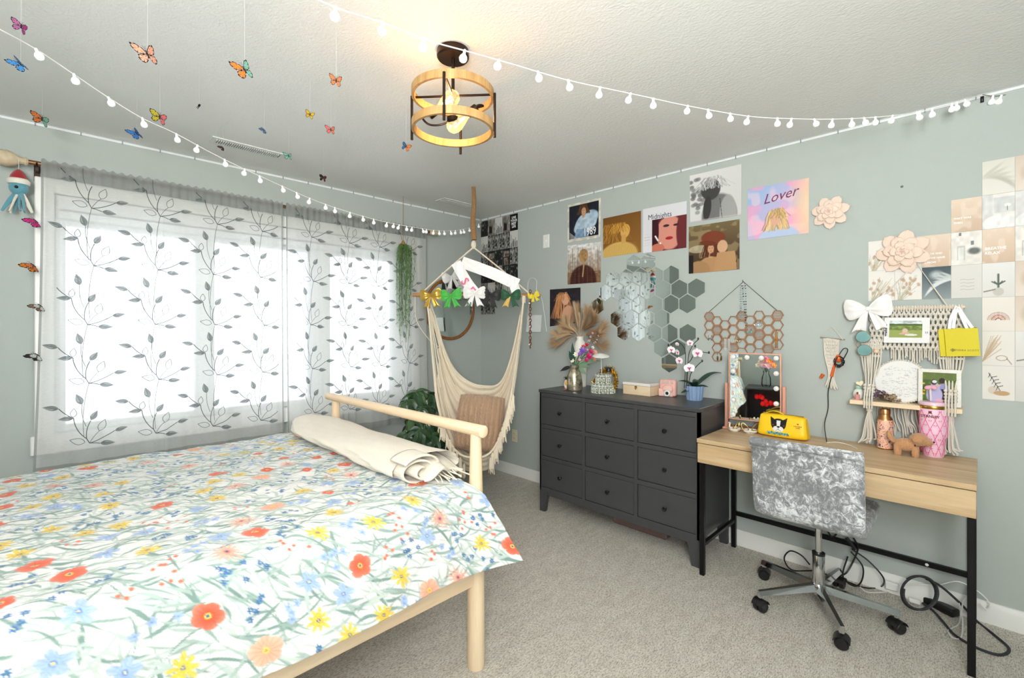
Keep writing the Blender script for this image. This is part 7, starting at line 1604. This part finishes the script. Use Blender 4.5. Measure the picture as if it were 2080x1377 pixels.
# ================================================================ CABLES UNDER THE DESK
def cable(name, label, pts, r_, m, n=7, cat='cable'):
    o = G().tube(smooth_pts(pts, 9), r_, 8).obj(name, m); return tag(o, label, cat)
def W0(px, py, y=None, z=None): return P(2, z, px, py) if z is not None else P(1, y, px, py)
bk_ = M['black']
cable('black_cable', 'black cable looping under the chair seat beside the desk rail', [W0(1668, 1050, y=-.09), W0(1690, 1090, y=-.08), W0(1714, 1070, y=-.08), W0(1738, 1100, y=-.08), W0(1742, 1118, y=-.07), W0(1722, 1160, y=-.10), W0(1705, 1170, y=-.15)], .0042, bk_)
cable('black_cable', 'black cable arching off the floor between chair and baseboard', [W0(1645, 1147, y=-.12), W0(1628, 1128, y=-.12), W0(1605, 1119, y=-.14), W0(1593, 1135, y=-.16), W0(1610, 1158, z=.006), W0(1660, 1160, z=.006), W0(1700, 1178, z=.006)], .0038, bk_)
cable('black_cable', 'black cable hanging in a loop from the rear desk rail', [W0(1728, 1120, y=-.075), W0(1752, 1150, y=-.09), W0(1750, 1180, y=-.10), W0(1735, 1190, z=.006), W0(1712, 1170, y=-.12), W0(1722, 1130, y=-.07)], .0038, bk_)
cable('black_cable', 'black cable reaching furthest towards the desk outlet', [W0(1730, 1115, y=-.075), W0(1765, 1140, y=-.09), W0(1795, 1175, y=-.09), W0(1786, 1193, z=.006), W0(1750, 1192, z=.006), W0(1700, 1172, z=.006)], .0038, bk_)
G().tube([W0(1719, 1092, y=-.075), W0(1738, 1116, y=-.075)], [.009, .011], 10).obj('cable_adapter', bk_); tag(bpy.data.objects['cable_adapter'], 'black inline plug adapter leaning on the rear desk rail', 'adapter')
bd = pm('black and white braided sleeve', (44, 46, 50), .7, var=.9, vs_=90)
pts = []
for i in range(34):
    a = -2.2+i*.36; x = 1863+36*math.cos(a)+i*.25; y = 1204+34*math.sin(a); pts.append(P(1, -.13-.04*math.sin(a)-.002*i, x, y))
cable('braided_cable', 'dark braided cable coiled upright against the baseboard', pts, .0052, bd)
cable('braided_cable', 'dark braided cable sweeping round the outer desk leg on the carpet', [W0(1880, 1175, y=-.09), W0(1910, 1190, y=-.10), W0(1950, 1225, y=-.11), W0(1985, 1262, z=.006), W0(2020, 1290, z=.006), W0(2050, 1318, z=.006), W0(2030, 1330, z=.006), W0(1985, 1316, z=.006), W0(1940, 1290, z=.006), W0(1915, 1262, z=.006), W0(1895, 1240, z=.006), W0(1875, 1225, z=.008)], .0055, bd)
wm2 = M['white']
cable('white_cable', 'white cable running along the rail and curling past the desk leg', [W0(1825, 1186, y=-.06), W0(1865, 1186, y=-.06), W0(1905, 1188, y=-.06), W0(1945, 1181, y=-.06), W0(1985, 1200, y=-.05), W0(2010, 1225, y=-.05), W0(2004, 1238, y=-.06), W0(1990, 1225, y=-.06)], .0026, wm2)
cable('white_cable', 'white cable lying along the baseboard below the outlet', [W0(1745, 1190, z=.005), W0(1760, 1202, z=.005), W0(1790, 1203, z=.005), W0(1820, 1200, z=.005), W0(1840, 1214, z=.006), W0(1850, 1220, z=.01)], .0026, wm2)
cable('white_cable', 'white cable dropping beside the inner face of the outer desk leg', [W0(1975, 1210, y=-.10), W0(1958, 1218, y=-.12), W0(1952, 1250, y=-.2), W0(1945, 1270, z=.006), W0(1926, 1280, z=.006), W0(1935, 1295, z=.006), W0(1952, 1294, z=.006), W0(1955, 1260, z=.03), W0(1948, 1225, y=-.13)], .0028, wm2)
ps = thing('power_strip', 'black power strip on the carpet under the desk', 'power strip', P(2, 0, 1905, 1235)); a_, b_ = P(2, .0, 1880, 1222), P(2, .0, 1938, 1252); d_ = (b_-a_).normalized(); m = T((a_+b_)/2) @ frame_on(UP, d_)
L_ = (b_-a_).length; G().at(m).box((-L_/2-.01, -.026, 0), (L_/2+.01, .026, .034), .008, 3).obj('body', bk_, ps)
for i in range(4):
    G().at(m).box((-L_/2+.02+i*L_/4.6, -.014, .0338), (-L_/2+.045+i*L_/4.6, .014, .0352), .001).obj('socket', pm('grey socket', (60, 60, 62), .5), ps)
pg = W0(1858, 1222, z=.012); G().box(pg+Vector((-.022, -.012, -.006)), pg+Vector((.022, .012, .014)), .004).obj('white_plug', wm2); tag(bpy.data.objects['white_plug'], 'white charger plug lying beside the power strip', 'plug')

# ================================================================ NIGHTSTAND ITEMS (seen in the desk mirror)
nt0 = Vector((2.42, -3.70, .62)); t = thing('glass_vase', 'clear glass vase on the nightstand', 'vase', nt0); G().lathe([(0, 0), (.04, 0), (.055, .03), (.05, .12), (.03, .17), (.035, .20), (.033, .20), (.028, .17), (.047, .12), (.05, .03), (0, .008)], 24, nt0).obj('body', M['glass'], t)
t = thing('lily_bouquet', 'pink and orange lily bouquet in the glass vase', 'flowers', nt0+UP*.2); r = random.Random(3); sg_ = G()
for i in range(12):
    a = i*2.4; q = .10*math.sqrt(i/12); c = nt0+Vector((q*math.cos(a), q*math.sin(a), .34-.9*q+.03*r.random())); cyl_flower(t, c, .045, 6, [fm_['magenta'], fm_['pink'], fm_['peach'], pm('orange petals', (240, 130, 40), .5), fm_['white']][i % 5], yc, Vector((math.cos(a)*.6, abs(math.sin(a))+.5, .7)), 2); sg_.tube([nt0+UP*.02, nt0+UP*.18, c], .003, 5)
sg_.obj('stems', stm, t)
t = thing('red_tulips', 'red tulips glowing inside the open nightstand shelf', 'flowers', Vector((2.42, -3.62, .07))); n0 = Vector((2.42, -3.62, .07))
G().lathe([(0, 0), (.04, 0), (.05, .08), (.03, .2), (0, .2)], 20, n0).obj('vase', pm('smoky glass', (60, 70, 80), .2), t)
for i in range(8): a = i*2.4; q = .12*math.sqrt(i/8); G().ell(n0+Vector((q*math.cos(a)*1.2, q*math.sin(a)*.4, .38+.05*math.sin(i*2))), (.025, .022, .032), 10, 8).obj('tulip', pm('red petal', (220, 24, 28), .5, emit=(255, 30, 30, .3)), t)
